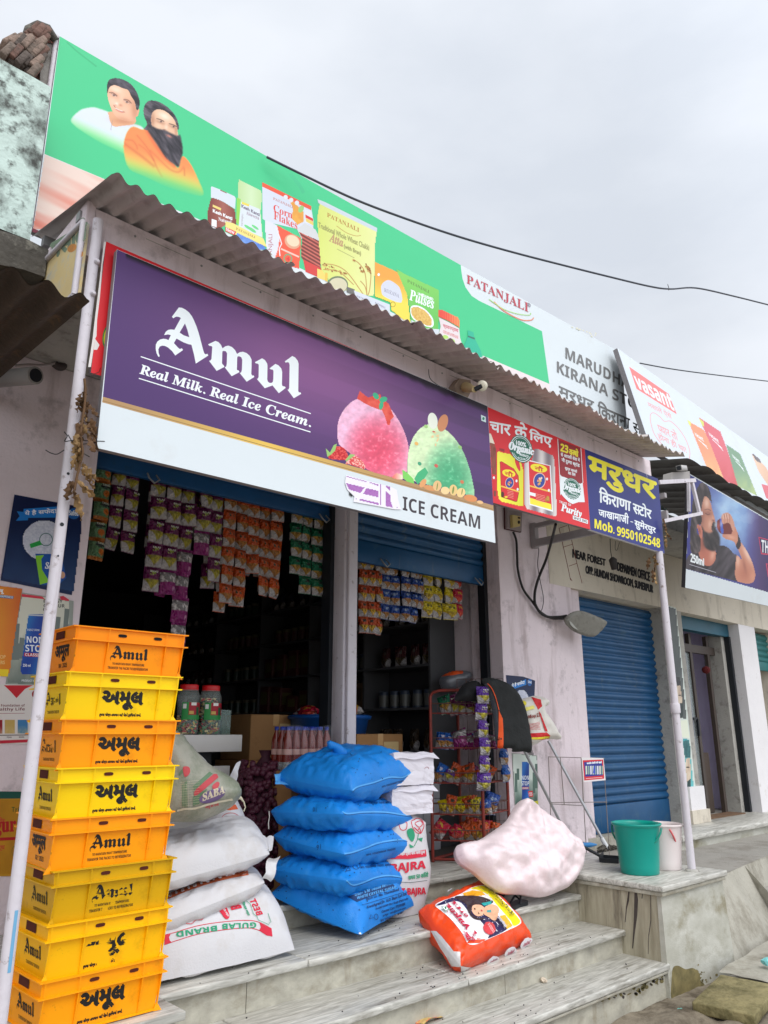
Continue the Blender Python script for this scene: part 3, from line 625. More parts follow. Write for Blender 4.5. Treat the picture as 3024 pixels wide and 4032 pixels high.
s.pp([(320, 120), (350, 40), (400, 80), (430, 105), (500, 85), (550, 72), (560, 110), (630, 165), (650, 215), (680, 290), (650, 320), (640, 375), (610, 370), (590, 300), (560, 235), (500, 215), (440, 190), (390, 165)], 2.5, red)
for cx, cy, rx, ry, ro in ((505, 95, 36, 24, .9), (575, 128, 38, 26, -.3), (555, 185, 20, 40, .2)): s.ell(cx, cy, rx, ry, ink(60, 176, 130), ro)
s.pp([(50, 665), (80, 610), (130, 565), (200, 580), (240, 640), (240, 705), (130, 700), (60, 690)], 2.5, lambda U, V: mixc((190, 30, 40), (240, 110, 96), (fbm(U*16, V*16, 33) > .52)*.7), 2)
s.pp([(210, 735), (260, 665), (320, 660), (390, 720), (408, 790), (330, 770), (250, 745)], 2.5, lambda U, V: mixc((214, 70, 70), (246, 200, 186), (fbm(U*18, V*18, 34) > .5)*.9), 2)
for q in ([(30, 590), (70, 630), (105, 560), (135, 545), (120, 610), (80, 650), (45, 670)], [(215, 700), (260, 645), (310, 650), (260, 690), (225, 715)]): s.poly(q, ink(150, 190, 110))
s.pp([(640, 870), (700, 815), (760, 840), (764, 892), (700, 885)], 3, lambda U, V: mixc((246, 226, 200), (236, 120, 110), np.clip(1.4 - 1.6*U, 0, 1)))
s.poly([(755, 790), (800, 820), (860, 880), (868, 925), (800, 905), (760, 870)], ink(126, 206, 96))
s.poly([(868, 880), (900, 820), (970, 770), (1000, 820), (960, 880), (900, 930)], ink(70, 176, 120))
alm = [(1042, 330, 46, 78, -.15, (236, 240, 224)), (1138, 350, 46, 84, .30, (206, 138, 96)), (950, 920, 26, 46, .6, (222, 160, 104)), (1015, 965, 60, 24, .25, (214, 150, 96)), (1085, 945, 40, 50, .1, (226, 186, 130)), (1160, 990, 42, 36, .2, (236, 206, 150)), (1238, 985, 38, 52, -.1, (230, 196, 130)), (1310, 1010, 40, 46, .4, (236, 204, 140)), (1400, 1062, 64, 32, .2, (216, 140, 84)), (1490, 1100, 30, 16, .2, (232, 186, 130))]
for cx, cy, rx, ry, ro, c in alm: s.ell(cx, cy, rx, ry, ink(*c), ro)
for cx, cy, rx, ry in ((1085, 950, 5, 38), (1236, 985, 9, 36), (1320, 1000, 5, 30)): s.ell(cx, cy, rx, ry, ink(128, 140, 70), .15)
for i in range(9): s.ell(random.uniform(1030, 1130), random.uniform(420, 560), 14, 8, ink(*random.choice([(236, 206, 150), (226, 180, 120), (80, 150, 90), (206, 110, 90)])), random.uniform(0, 3), 10)
for cx, cy, c in ((888, 545, (230, 180, 100)), (1075, 755, (206, 96, 84)), (918, 735, (70, 160, 120)), (1320, 908, (206, 120, 80)), (1300, 580, (150, 200, 120)), (978, 383, (170, 210, 130))): s.ell(cx, cy, 20, 16, ink(*c), .7, 10)
s.poly([(1498, 272), (1543, 292), (1546, 346), (1502, 328)], ink(206, 226, 226)); s.ell(1522, 309, 11, 14, ink(40, 130, 100))
s.build('picture', ic)
s = onY(2.79); s.k = 4; s.Z(1330, 1830, 2.6758)
ink_l = ink(62, 56, 62)
s.text(sansb('ICE CREAM').replace(sansb('I'), sansb('I')), (684, 478), (1500, 680), 148, ink_l, 0, hr=142)
s.build('wording', ic)
# torn sticker
s = onY(2.786); s.Z(1330, 1830, 2.6758); stk = thing('torn_sticker', s.at(330, 300), 'torn purple and white sticker peeling off the white band of the ice cream sign', 'sticker')
pv = lambda U, V: mixc((146, 84, 160), (186, 130, 196), fbm(U*22, V*16, 41))
s.poly([(92, 108), (320, 172), (440, 200), (560, 232), (622, 264), (640, 380), (668, 470), (600, 470), (440, 440), (165, 390), (175, 335), (100, 262), (76, 190), (84, 130)], ink(232, 228, 236))
for q in ([(88, 112), (312, 172), (306, 190), (84, 130)], [(330, 176), (436, 204), (434, 232), (326, 194)], [(78, 186), (292, 236), (240, 304), (112, 264)], [(300, 240), (436, 272), (436, 350), (258, 310)], [(180, 344), (210, 350), (196, 374), (178, 368)], [(232, 352), (440, 400), (440, 432), (214, 376)],
          [(446, 196), (462, 204), (464, 380), (466, 440), (446, 430)], [(498, 212), (554, 228), (560, 296), (500, 236)], [(496, 262), (560, 320), (562, 380), (590, 458), (498, 440)], [(602, 262), (622, 268), (608, 350), (598, 350)], [(600, 372), (610, 378), (640, 470), (622, 468)]): s.pp(q, 3, pv)
s.poly([(122, 290), (158, 326), (150, 338), (118, 312)], blk)
s.build('print', stk)
# -------- the long red oil sign, partly behind the purple one
rs = thing('oil_sign', (4, 2.85, 2.9), 'long red oil sign with a yellow can and a tin, behind the ice cream sign', 'sign')
s = onY(2.835); RED = mat('red flex print', (214, 38, 46), .4, .05, 3, spec=.3)
px_slab(s, [(418, 951), (2302, 1768), (2324, 2085), (1941, 1979), (358, 1467)], .025, RED, EDGE).build('panel', rs)
s.Z(0, 900, 1.8433)
s.poly([(770, 95), (755, 97), (742, 200), (720, 400), (690, 640), (672, 800), (640, 1005), (660, 1005), (690, 800), (700, 780), (705, 660), (725, 500), (745, 260)], ink(226, 220, 216))
s.poly([(690, 800), (722, 845), (705, 880), (680, 880)], ink(226, 220, 216)); s.k -= 1
s.ell(790, 785, 46, 92, ink(60, 130, 70), .15); s.ell(792, 785, 38, 82, ink(222, 216, 60), .15)
s.line([(668, 1062), (720, 1040), (730, 1010)], 5, ink(90, 40, 30))
# right-hand picture
s.Z(1910, 1590, 3.95)
s.text('चार के', (75, 415), (650, 560), 200, wht, .03, hr=255); s.text('िलए', (690, 585), (1040, 690), 205, wht, .03)
def cg(c1, c2, k=1.0): return lambda U, V: mixc(c1, c2, np.clip(k*U, 0, 1))
s.pp([(60, 460), (90, 470), (110, 560), (150, 630), (185, 700), (180, 1440), (130, 1450), (75, 700)], 3, lambda U, V: mixc((110, 50, 40), (160, 90, 70), fbm(U*3, V*12, 51)))
s.poly([(62, 460), (90, 465), (150, 625), (66, 600)], ink(232, 220, 200)); s.poly([(100, 1090), (180, 1110), (180, 1360), (110, 1340)], RED)
s.pp([(175, 770), (200, 730), (290, 760), (380, 770), (560, 900), (598, 1020), (606, 1590), (560, 1600), (260, 1530), (205, 1480), (180, 1300)], 3, lambda U, V: mixc((206, 206, 40), (240, 232, 70), np.clip(1.2 - U, 0, 1)))
s.poly([(222, 690), (300, 705), (300, 750), (222, 720)], ink(150, 40, 50)); s.poly([(470, 830), (520, 880), (548, 1000), (540, 1050), (500, 1000), (465, 900)], RED, 3)
s.poly([(228, 900), (260, 895), (450, 1010), (520, 1120), (534, 1340), (500, 1520), (470, 1525), (250, 1450)], ink(140, 30, 20)); s.poly([(234, 906), (262, 902), (446, 1015), (512, 1125), (526, 1340), (494, 1510), (470, 1515), (256, 1440)], RED)
s.pp([(610, 920), (720, 880), (760, 700), (820, 690), (1060, 800), (1085, 880), (1125, 1740), (1090, 1760), (640, 1640), (610, 1580)], 3, lambda U, V: mixc((128, 116, 122), (216, 208, 204), np.clip(.5 + .5*np.sin(U*15), 0, 1)))
s.poly([(668, 870), (1020, 960), (1055, 1680), (690, 1570)], wht); s.poly([(676, 890), (1005, 966), (1040, 1650), (700, 1555)], RED)
s.poly([(694, 1460), (1025, 1560), (1036, 1650), (700, 1555)], ink(240, 226, 60)); s.poly([(690, 1370), (785, 1395), (785, 1445), (694, 1420)], wht)
for cx, cy, rx, ry, ro in ((835, 1000, 132, 62, .22), (368, 1080, 104, 56, .22)):
    s.ell(cx, cy, rx, ry, ink(240, 224, 50), ro); s.text('नौ', (cx - 62, cy + 28), (cx + 68, cy + 58), 74, ink(200, 60, 40), .04)
for cx, cy, r in ((845, 1195, 96), (380, 1228, 68)):
    s.ell(cx, cy, r, r*1.28, ink(236, 190, 170), .1); s.ell(cx, cy, r*.88, r*1.14, ink(44, 70, 150), .1)
    for i in range(9): s.ell(cx + random.uniform(-.5, .5)*r*.7, cy + random.uniform(-.5, .6)*r, r*.16, r*.2, ink(*random.choice([(220, 150, 110), (190, 50, 60), (236, 200, 180), (226, 180, 60)])), 0, 10)
for pts in ([(245, 1280), (530, 1370)], [(690, 1275), (1020, 1370)]): s.line(pts, 22, ink(236, 190, 80))
for x, y in ((135, 1150), (487, 1200), (962, 1170), (505, 1330), (990, 1345)): s.ell(x, y, 16, 22, wht, 0, 12)
for i in range(5): s.line([(790, 1400 + i*24), (930, 1438 + i*24)], 6, ink(240, 170, 150)); s.line([(345, 1350 + i*24), (440, 1374 + i*24)], 6, ink(240, 170, 150))
s.pp([(925, 1520), (920, 1480), (960, 1420), (1000, 1440), (1010, 1520), (960, 1530)], 3, lambda U, V: mixc((230, 190, 60), (120, 60, 30), fbm(U*6, V*6, 61))); s.ell(270, 1410, 24, 44, ink(80, 40, 30)); s.ell(325, 1450, 26, 16, ink(236, 206, 60))
# right strip
s.line([(1128, 545), (1172, 1420)], 9, wht); s.line([(1488, 690), (1520, 1230)], 9, wht)
s.poly([(1135, 560), (1480, 690), (1512, 1240), (1470, 1240), (1400, 1210), (1200, 1140), (1165, 1100)], ink(150, 36, 44))
s.poly([(1165, 1100), (1190, 1130), (1230, 1140), (1480, 1245), (1515, 1225), (1548, 1530), (1450, 1530), (1360, 1560), (1300, 1530), (1210, 1440), (1170, 1390)], wht)
s.text(sansb('23'), (1172, 735), (1290, 775), 120, ink(240, 224, 60), .03); s.text('वर~षो', (1308, 790), (1446, 830), 118, ink(240, 224, 60), .05)
for t, a, b, h in (('से आपकी सेवा में', (1176, 812), (1470, 905), 62), ('नौ दुर~गा बरा~ंड'.replace('बरा~ंड', 'ब्रांड'), (1188, 912), (1468, 1005), 82), ('शुद्ध सरसों', (1240, 1030), (1428, 1090), 62), ('का तेल', (1288, 1096), (1402, 1128), 58)): s.text(t, a, b, h, wht, .03)
def badge(cx, cy, r, dk=ink(34, 104, 82)):
    n = 40; s.poly([(cx + r*(1.03 if i % 2 else .97)*math.cos(2*math.pi*i/n), cy + 1.22*r*(1.03 if i % 2 else .97)*math.sin(2*math.pi*i/n) + .22*r*math.cos(2*math.pi*i/n)) for i in range(n)], dk)
    for k, wd in ((.93, .05), (.80, .03)):
        f = lambda q: [(cx + r*q*math.cos(2*math.pi*i/n), cy + 1.22*r*q*math.sin(2*math.pi*i/n) + .22*r*q*math.cos(2*math.pi*i/n)) for i in range(n)]
        s.poly(f(k), wht, holes=[f(k - wd)[::-1]])
    s.line([(cx - .95*r, cy - .03*r), (cx + 1.0*r, cy + .42*r)], r*.62, dk)
    s.text('100%', (cx - .45*r, cy - .36*r), (cx + .42*r, cy - .14*r), r*.38, wht, .05)
    s.text(bital('Organic'), (cx - 1.08*r, cy + .20*r), (cx + 1.1*r, cy + .74*r), r*.86, wht, .045, hr=r*.78)
    s.text('PRODUCT', (cx - .15*r, cy + .58*r), (cx + .62*r, cy + .80*r), r*.2, wht, .05); s.text('★★★★★', (cx - .3*r, cy + .82*r), (cx + .35*r, cy + .98*r), r*.16, wht)
badge(560, 700, 176); badge(1350, 1320, 134)
s.text(sansb('TRUST OF'), (1150, 1540), (1335, 1598), 38, ink(236, 236, 236)); s.text(bital('Purity'), (1178, 1690), (1498, 1800), 140, wht, .03)
s.poly([(1360, 1735), (1596, 1810), (1596, 1870), (1362, 1795)], wht); s.text('SINCE 2002', (1376, 1788), (1584, 1852), 36, ink(90, 60, 60), .04)
s.build('print', rs)
# -------- blue shop name sign
bs = thing('shop_name_sign', (5.2, 2.84, 2.9), 'dark blue shop name sign with yellow and white Hindi lettering and a phone number', 'sign')
s = onY(2.8348); BLUE = mat('blue flex print', (34, 42, 118), .4, .05, 3, spec=.3)
px_slab(s, [(2302.5, 1768.2), (2591, 1885), (2617, 2179), (2324.5, 2085.2)], .025, BLUE, mat('white sign edge', (215, 215, 215), .5)).build('panel', bs)
s.Z(2180, 1700, 3.607); yel = ink(236, 224, 40)
s.text('मरुधर', (500, 690), (1452, 1052), 345, yel, .045, hr=330)
s.text('िकराणा', (650, 1000), (1095, 1130), 222, wht, .025, hr=190); s.text('स~टोर', (1128, 1150), (1388, 1240), 190, wht, .025, hr=170)
s.text('जाखामाजी', (640, 1190), (1065, 1310), 122, wht, .025, hr=150); s.text('-', (1090, 1280), (1130, 1290), 10, wht); s.text('सुमेरपुर', (1150, 1375), (1448, 1465), 155, wht, .025, hr=125)
s.text(sansb('Mob.'), (582, 1368), (862, 1450), 140, yel, .008); s.text(sansb('9950102548'), (900, 1470), (1512, 1652), 132, yel, .008)
s.line([(1320, 605), (1328, 640), (1322, 660)], 4, ink(210, 210, 220))
s.build('lettering', bs)
# -------- the green roof billboard
bb = thing('roof_billboard', (3.7, 3.6, 3.95), 'long green and white billboard on the roof with two men and grocery packets', 'billboard')
s = onY(3.6); GRN = mat('green flex print', (70, 196, 136), .42, 0, 1.5, spec=.3)
top = [(235, 142), (1075, 629), (1822, 1048), (2445, 1388)]
tp = [s.at(u, v, -s.STEP) for u, v in top]; bl = PY(128, 912, 3.6)
slab(tp + [Vector((6.62, 3.6, 3.96)), Vector((bl.x, 3.6, bl.z))], FN, .03, FL_W, EDGE).build('panel', bb)
s.poly([(236, 143), (1075, 629.5), (1822, 1048.5), (1814, 1043)] [:3] + [(1814, 1043.5), (1816, 1063), (1821, 1097), (1833, 1131), (1857, 1165), (1886, 1184), (2134, 1304), (2163, 1512), (1900, 1402), (780, 862), (560, 770), (416, 707), (175, 606)], GRN)
st_ = lambda U, V: mixc((228, 206, 194), (212, 104, 84), np.clip((fbm(V*5 - U*2.6 + 0*U, U*.6, 71, 3) - .36)*2.6, 0, 1)*(.25 + .75*np.clip(V*1.1, 0, 1)))
s.pp([(175, 606), (440, 716), (440, 905), (128, 906)], 3, st_)
s.poly([(128, 898), (260, 950), (260, 970), (127, 912)], ink(120, 40, 60))
s.line([(1143, 684), (1180, 730), (1196, 760)], 14, ink(70, 190, 136)); s.line([(262, 165), (300, 200), (380, 262)], 6, ink(62, 180, 124))
s.Z(280, 280, 3.072)
gr = (70, 196, 136)
P = Pic(-40, 40, 1680, 1560, 6, gr)
sm_ = lambda t: np.clip(t, 0, 1)**2*(3 - 2*np.clip(t, 0, 1))
SH = [(0, 590), (60, 515), (140, 460), (250, 440), (340, 455), (500, 520), (640, 640), (760, 640), (880, 705), (840, 900), (760, 1050), (560, 960), (380, 880), (180, 760), (40, 660)]
P.poly(SH, (150, 226, 140), 8, 1, 4, lambda X, Y: sm_(1 - (Y - 560 - (X - 20)*.48)/230)); P.poly(SH, (214, 222, 234), 6, 1, 4, lambda X, Y: sm_(1 - (Y - 500 - (X - 20)*.46)/210))
P.poly([(470, 490), (455, 535), (470, 600), (512, 668), (640, 660), (768, 636), (785, 560), (790, 440)], (224, 170, 132), 4)
P.line([(500, 600), (490, 650), (480, 715)], 5, (160, 140, 140)); P.blob(630, 610, 130, 34, (190, 124, 92), .6, .15)
P.poly([(790, 470), (822, 452), (824, 500), (808, 548), (785, 540)], (222, 160, 128), 3)
FC = [(440, 260), (448, 205), (490, 168), (560, 165), (650, 205), (720, 260), (765, 360), (796, 450), (788, 550), (745, 600), (660, 602), (570, 570), (505, 500), (466, 410), (442, 330)]
P.poly(FC, (232, 182, 150), 4); m1 = P.mask(FC, 3)
for a in ((540, 220, 90, 40, (248, 214, 190), .8, .4), (500, 370, 50, 50, (246, 206, 182), .6, 0), (650, 470, 60, 40, (240, 190, 164), .6, .4), (770, 470, 46, 150, (196, 134, 104), .75, -.1), (640, 590, 110, 34, (200, 136, 106), .55, .25), (552, 395, 24, 22, (252, 224, 206), .9, .3), (598, 412, 22, 14, (196, 128, 102), .7, .4), (538, 412, 12, 8, (190, 120, 96), .6, 0), (520, 285, 56, 26, (196, 136, 112), .7, .5), (676, 365, 56, 26, (192, 130, 106), .7, .5), (612, 330, 30, 50, (244, 204, 178), .5, 0)): P.blob(*a[:4], a[4], a[5], a[6], m1)
for x, y in ((516, 293), (674, 374)): P.blob(x, y, 30, 10, (238, 222, 212), .85, .5); P.blob(x + 2, y, 12, 10, (50, 30, 28), 1); P.line([(x - 38, y - 22), (x - 5, y - 12), (x + 38, y + 14)], 4, (96, 60, 52), .9)
P.line([(462, 258), (505, 262), (555, 298)], 9, (90, 62, 56), .75, 6); P.line([(638, 342), (690, 352), (728, 388)], 9, (90, 62, 56), .75, 6)
P.line([(515, 412), (545, 450), (600, 484), (650, 496)], 7, (150, 70, 66), .9, 5); P.line([(535, 446), (580, 470), (618, 484)], 8, (244, 232, 226), .95, 4); P.line([(540, 462), (585, 492), (630, 500)], 9, (206, 110, 104), .75, 6)
P.hair([(436, 270), (430, 190), (450, 112), (520, 82), (620, 95), (720, 150), (790, 240), (830, 350), (826, 440), (794, 470), (768, 370), (724, 300), (690, 232), (620, 205), (540, 172), (486, 180), (456, 215)], (34, 30, 38), (92, 88, 98), 4, (34, 90), .6, 3)
RB = [(640, 960), (650, 820), (690, 722), (755, 675), (860, 710), (930, 690), (1000, 800), (1100, 950), (1250, 1130), (1300, 1170), (1345, 1030), (1440, 1120), (1530, 1300), (1600, 1500), (1400, 1480), (1150, 1400), (900, 1280), (700, 1180)]
f2 = lambda o, w_: (lambda X, Y: sm_(1 - (Y - o - (X - 640)*.34)/w_))
P.poly(RB, (176, 206, 100), 8, 1, 4, f2(1040, 230)); P.poly(RB, (226, 190, 96), 6, 1, 4, f2(950, 220)); P.poly(RB, (236, 140, 80), 5, 1, 4, f2(860, 240)); rm = P.mask(RB, 4)*sm_(1 - (P.Y - 960 - (P.X - 640)*.36)/240)
for q, c_, wd in (([(650, 880), (760, 960), (880, 1050), (1000, 1150)], (190, 84, 56), 26), ([(660, 830), (740, 840), (790, 900), (800, 940)], (196, 90, 60), 18), ([(800, 780), (900, 900), (970, 1010), (1040, 1170), (1100, 1280)], (198, 92, 60), 18), ([(820, 890), (900, 950), (1000, 1080)], (200, 96, 64), 16), ([(960, 960), (1080, 1080), (1200, 1190), (1300, 1220), (1360, 1160)], (206, 100, 66), 20), ([(920, 730), (1010, 880), (1130, 1040), (1250, 1150)], (206, 70, 50), 30), ([(1370, 1180), (1372, 1260)], (190, 90, 60), 16)):
    k = P.C.copy(); A0 = P.A.copy(); P.line(q, wd, c_, .45, wd*1.3); P.C = k*(1 - rm[..., None]) + P.C*rm[..., None]; P.A = A0
P.hair([(872, 470), (900, 385), (960, 352), (1060, 368), (1180, 440), (1265, 540), (1304, 650), (1296, 725), (1262, 640), (1200, 600), (1100, 520), (1000, 500), (985, 600), (975, 660), (930, 712), (880, 700), (915, 640), (884, 560)], (34, 32, 40), (112, 104, 112), 4, (26, 100), .5, 5)
F2 = [(968, 570), (985, 500), (1040, 464), (1130, 480), (1215, 545), (1262, 620), (1290, 720), (1288, 800), (1200, 800), (1090, 760), (1000, 710), (972, 640)]; P.poly(F2, (226, 184, 152), 4); m2 = P.mask(F2, 3)
for a in ((1130, 545, 80, 40, (250, 226, 204), .9, .5), (985, 590, 26, 90, (170, 116, 92), .7, 0), (1270, 720, 20, 80, (176, 122, 96), .6, 0), (1150, 670, 20, 40, (246, 214, 190), .8, 0), (1080, 618, 60, 22, (176, 122, 98), .7, .4), (1230, 672, 50, 20, (170, 116, 92), .7, .4), (1060, 660, 40, 26, (240, 202, 174), .6, .3), (1128, 712, 16, 10, (150, 96, 78), .8, 0)): P.blob(*a[:4], a[4], a[5], a[6], m2)
for x, y in ((1084, 610), (1236, 672)): P.blob(x, y, 24, 8, (226, 210, 196), .7, .4); P.blob(x + 4, y, 11, 9, (36, 24, 24), 1); P.line([(x - 48, y - 36), (x, y - 22), (x + 38, y - 2)], 9, (60, 46, 44), .8, 6)
P.hair([(932, 640), (985, 668), (1060, 702), (1130, 712), (1200, 748), (1285, 782), (1316, 770), (1340, 870), (1350, 980), (1320, 1090), (1300, 1160), (1250, 1130), (1160, 1060), (1080, 950), (980, 800), (920, 700)], (30, 28, 36), (96, 90, 98), 10, (26, 130), 1.0, 7)
P.blob(1186, 786, 34, 13, (214, 140, 124), .95, .45); P.line([(1150, 778), (1190, 786), (1222, 806)], 4, (120, 60, 56), .8)
P.onto(s)
# packets
s.Z(780, 680, 3.072)
br = (124, 62, 54)
s.poly([(155, 175), (165, 165), (270, 205), (440, 285), (455, 310), (448, 440), (300, 350), (155, 300)], ink(206, 214, 224)); s.poly([(268, 205), (345, 240), (345, 252), (268, 217)], ink(150, 84, 76))
s.pp([(155, 296), (230, 312), (330, 360), (448, 440), (470, 640), (330, 640), (250, 700), (105, 620), (108, 480), (135, 370)], 3, lambda U, V: mixc(br, (160, 96, 84), np.clip(1 - 2.2*abs(U - .55), 0, 1)))
s.poly([(178, 385), (280, 430), (275, 458), (176, 412)], ink(226, 206, 120)); s.text('Kesh Kanti', (180, 478), (412, 575), 40, wht, .06); s.text(serif('Natural'), (246, 580), (402, 625), 44, wht); s.poly([(165, 558), (224, 578), (224, 660), (162, 640)], wht)
s.pp([(485, 70), (560, 110), (770, 215), (775, 320), (760, 480), (790, 820), (480, 680), (465, 560), (480, 200)], 3, lambda U, V: mixc((206, 226, 190), (176, 206, 140), np.clip(1.2*abs(U - .55) + .2, 0, 1)))
s.poly([(520, 350), (745, 440), (775, 780), (490, 660)], ink(210, 218, 224)); s.poly([(468, 300), (516, 320), (490, 640), (460, 600)], ink(140, 206, 90))
s.poly([(528, 350), (620, 385), (614, 410), (526, 378)], ink(226, 206, 90)); s.text('Kesh Kanti', (526, 420), (742, 528), 38, ink(110, 100, 120), .06); s.text(serif('Aloevera'), (582, 505), (736, 572), 44, ink(150, 120, 140)); s.text('PATANJALI', (546, 640), (552, 500), 26, ink(150, 130, 140), up=(-1, 0))
for a in ((600, 660, 50, 16), (650, 690, 60, 18), (690, 660, 50, 14)): s.ell(*a, ink(110, 206, 130), .6)
s.poly([(775, 115), (1365, 405), (1395, 580), (1390, 760), (1280, 700), (850, 600), (780, 560)], ink(206, 212, 226)); s.poly([(775, 115), (1368, 405), (1368, 455), (775, 168)], ink(228, 90, 62)); s.poly([(1286, 430), (1370, 470), (1395, 640), (1290, 600)], ink(216, 222, 226)); s.poly([(1296, 505), (1388, 555), (1392, 590), (1300, 545)], ink(214, 60, 60)); s.poly([(1300, 548), (1392, 592), (1395, 640), (1304, 590)], ink(226, 200, 110))
s.pp([(1090, 310), (1180, 360), (1240, 430), (1285, 480), (1280, 600), (1200, 640), (1130, 560), (1140, 430)], 3, lambda U, V: mixc((232, 180, 80), (216, 140, 60), fbm(U*6, V*6, 91)))
s.ell(1245, 440, 30, 46, ink(150, 200, 120), .5)
for x, y in ((1058, 298), (1125, 332), (1195, 366)): s.ell(x, y, 27, 29, ink(226, 206, 206)); s.ell(x, y, 21, 23, ink(216, 224, 230))
s.text(serif('PATANJALI'), (908, 330), (1148, 438), 34, ink(190, 120, 110)); rd = ink(216, 72, 60)
s.text(serif('Corn').lower() if 0 else serif('Corn'), (912, 468), (1140, 560), 88, rd); s.text(serif('Flakes'), (915, 560), (1200, 690), 96, rd)
s.pp([(800, 565), (900, 600), (1250, 790), (1225, 1170), (1000, 1100), (820, 920)], 3, lambda U, V: mixc((214, 216, 224), (226, 92, 66), ((U - .28 - .12*np.sin(V*4)) > .0)*1.))
s.line([(940, 665), (985, 780), (1010, 860), (980, 920), (990, 1010)], 12, ink(222, 222, 228)); s.text('PATANJALI', (905, 1140), (912, 745), 62, ink(176, 110, 120), up=(-1, 0))
s.ell(1140, 835, 100, 82, ink(216, 160, 130), .6); s.ell(1145, 825, 82, 62, ink(226, 206, 176), .6); s.line([(1000, 920), (1220, 1020)], 20, ink(236, 190, 176)); s.ring(1085, 1040, 54, 60, .28, ink(120, 160, 120)); s.text('4', (1070, 1064), (1104, 1072), 52, ink(216, 60, 60), .06)
s.poly([(1195, 680), (1290, 610), (1420, 690), (1490, 830), (1480, 900), (1250, 800)], ink(204, 206, 208)); s.pp([(1200, 690), (1240, 720), (1490, 830), (1480, 960), (1490, 1160), (1290, 1110), (1240, 1020), (1250, 800)], 3, lambda U, V: mixc((110, 50, 46), (206, 110, 96), np.clip((np.sin((V*2.2 - U*.8)*30) + .6*fbm(U*8, V*8, 95)), 0, 1)))
s.ring(1545, 945, 55, 80, .42, ink(196, 80, 72), -.35); s.poly([(1270, 1050), (1500, 1160), (1440, 1260), (1300, 1200)], ink(206, 70, 66)); s.poly([(1440, 1160), (1560, 1205), (1556, 1310), (1440, 1270)], ink(236, 206, 110))
s.poly([(330, 590), (420, 610), (790, 800), (830, 900), (330, 700)], ink(230, 216, 130)); s.poly([(330, 655), (460, 715), (440, 760), (330, 710)], ink(214, 60, 62)); s.text(sansb('New'), (340, 706), (438, 748), 44, wht); s.text(serif('PATANJALI'), (458, 692), (690, 800), 32, ink(170, 120, 60)); s.pp([(470, 720), (800, 880), (830, 930), (680, 940), (520, 850), (450, 760)], 3, lambda U, V: mixc((60, 96, 190), (150, 190, 236), fbm(U*4, V*4, 97)))
# flour sack print, rice, pulses, jar, bottle
s.Z(1280, 800, 2.6758)
s.pp([(-60, -10), (0, 30), (300, 170), (548, 290), (525, 480), (530, 620), (515, 985), (300, 960), (60, 850), (-45, 700), (-70, 420), (-90, 160)], 3, lambda U, V: mixc((206, 216, 110), (224, 228, 160), np.clip(.4 + .9*(U - .3) + .3*(fbm(U*4, V*4, 101) - .5), 0, 1)))
s.poly([(-82, -42), (0, -10), (548, 262), (546, 305), (0, 38), (-72, 0)], ink(196, 206, 214))
gd = ink(176, 118, 44); gn = ink(150, 150, 90)
s.text(serif('PATANJALI'), (20, 150), (358, 315), 52, gd); s.line(smooth_path([(120, 240), (220, 310), (320, 345), (376, 340)], 5, False), 5, gd)
s.text('Traditional Whole Wheat Chakki', (-70, 255), (462, 500), 56, gn, .03); s.text(bital('Atta'), (42, 400), (188, 465), 92, ink(186, 150, 110), .03); s.text('(with Bran)', (198, 485), (376, 565), 56, gn, .04); s.line([(125, 484), (308, 578)], 5, gn)
wh = ink(190, 146, 84)
for pts in ([(290, 590), (360, 640), (420, 740), (440, 960)], [(430, 650), (480, 720), (470, 900), (450, 970)], [(370, 820), (420, 880), (440, 970)], [(0, 640), (120, 660), (240, 740), (400, 960)], [(-20, 700), (140, 720), (300, 860)]): s.line(smooth_path(pts, 6, False), 9, wh)
for i in range(60):
    t = random.random(); x, y = random.choice([(290 + t*140, 590 + t*150 + t*t*40), (t*240 - 20, 640 + t*110), (430 + t*50, 650 + t*90), (-10 + 220*t, 690 + 60*t)]); s.ell(x + random.uniform(-14, 14), y + random.uniform(-12, 12), 13, 7, ink(*random.choice([(170, 120, 64), (206, 166, 96), (150, 100, 60)])), random.uniform(.3, 1.3), 8)
s.poly([(0, 730), (25, 740), (25, 830), (0, 820)], ink(226, 190, 90)); s.ell(130, 860, 110, 90, ink(110, 124, 96)); s.ell(132, 868, 98, 80, ink(206, 200, 170)); s.poly([(225, 880), (310, 910), (310, 970), (225, 940)], ink(110, 110, 106))
s.poly([(300, 920), (680, 1070), (680, 1160), (480, 1090), (330, 1030)], ink(206, 212, 222)); s.text('PATANJALI', (338, 1000), (470, 1052), 26, ink(150, 150, 170), .04); s.text('PATANJALI', (525, 1068), (630, 1118), 26, ink(150, 150, 170), .04)
s.pp([(515, 612), (845, 760), (905, 1290), (840, 1250), (690, 1130), (680, 1050), (515, 985), (522, 800)], 3, lambda U, V: mixc((232, 162, 70), (236, 214, 84), np.clip((V - .22 - U*.1)*3, 0, 1)))
s.poly([(590, 870), (620, 830), (670, 812), (740, 850), (790, 910), (800, 1050), (620, 985), (590, 920)], ink(206, 210, 222), 3); s.text(serif('ROZANA'), (620, 935), (778, 1000), 42, ink(150, 150, 170)); s.ring(712, 1068, 27, 28, .16, ink(110, 84, 30)); s.ell(562, 754, 13, 15, wht)
s.pp([(735, 685), (845, 745), (1205, 915), (1195, 1330), (1190, 1410), (1060, 1370), (905, 1290), (870, 1000)], 3, lambda U, V: mixc((136, 206, 96), (104, 190, 90), np.clip(V*1.3, 0, 1)))
s.text(serif('PATANJALI'), (864, 838), (1094, 955), 36, ink(90, 120, 70)); s.text('UNPOLISHED', (976, 968), (1136, 1030), 28, wht, .06); s.text(bital('Pulses'), (885, 1020), (1145, 1118), 118, wht, .015)
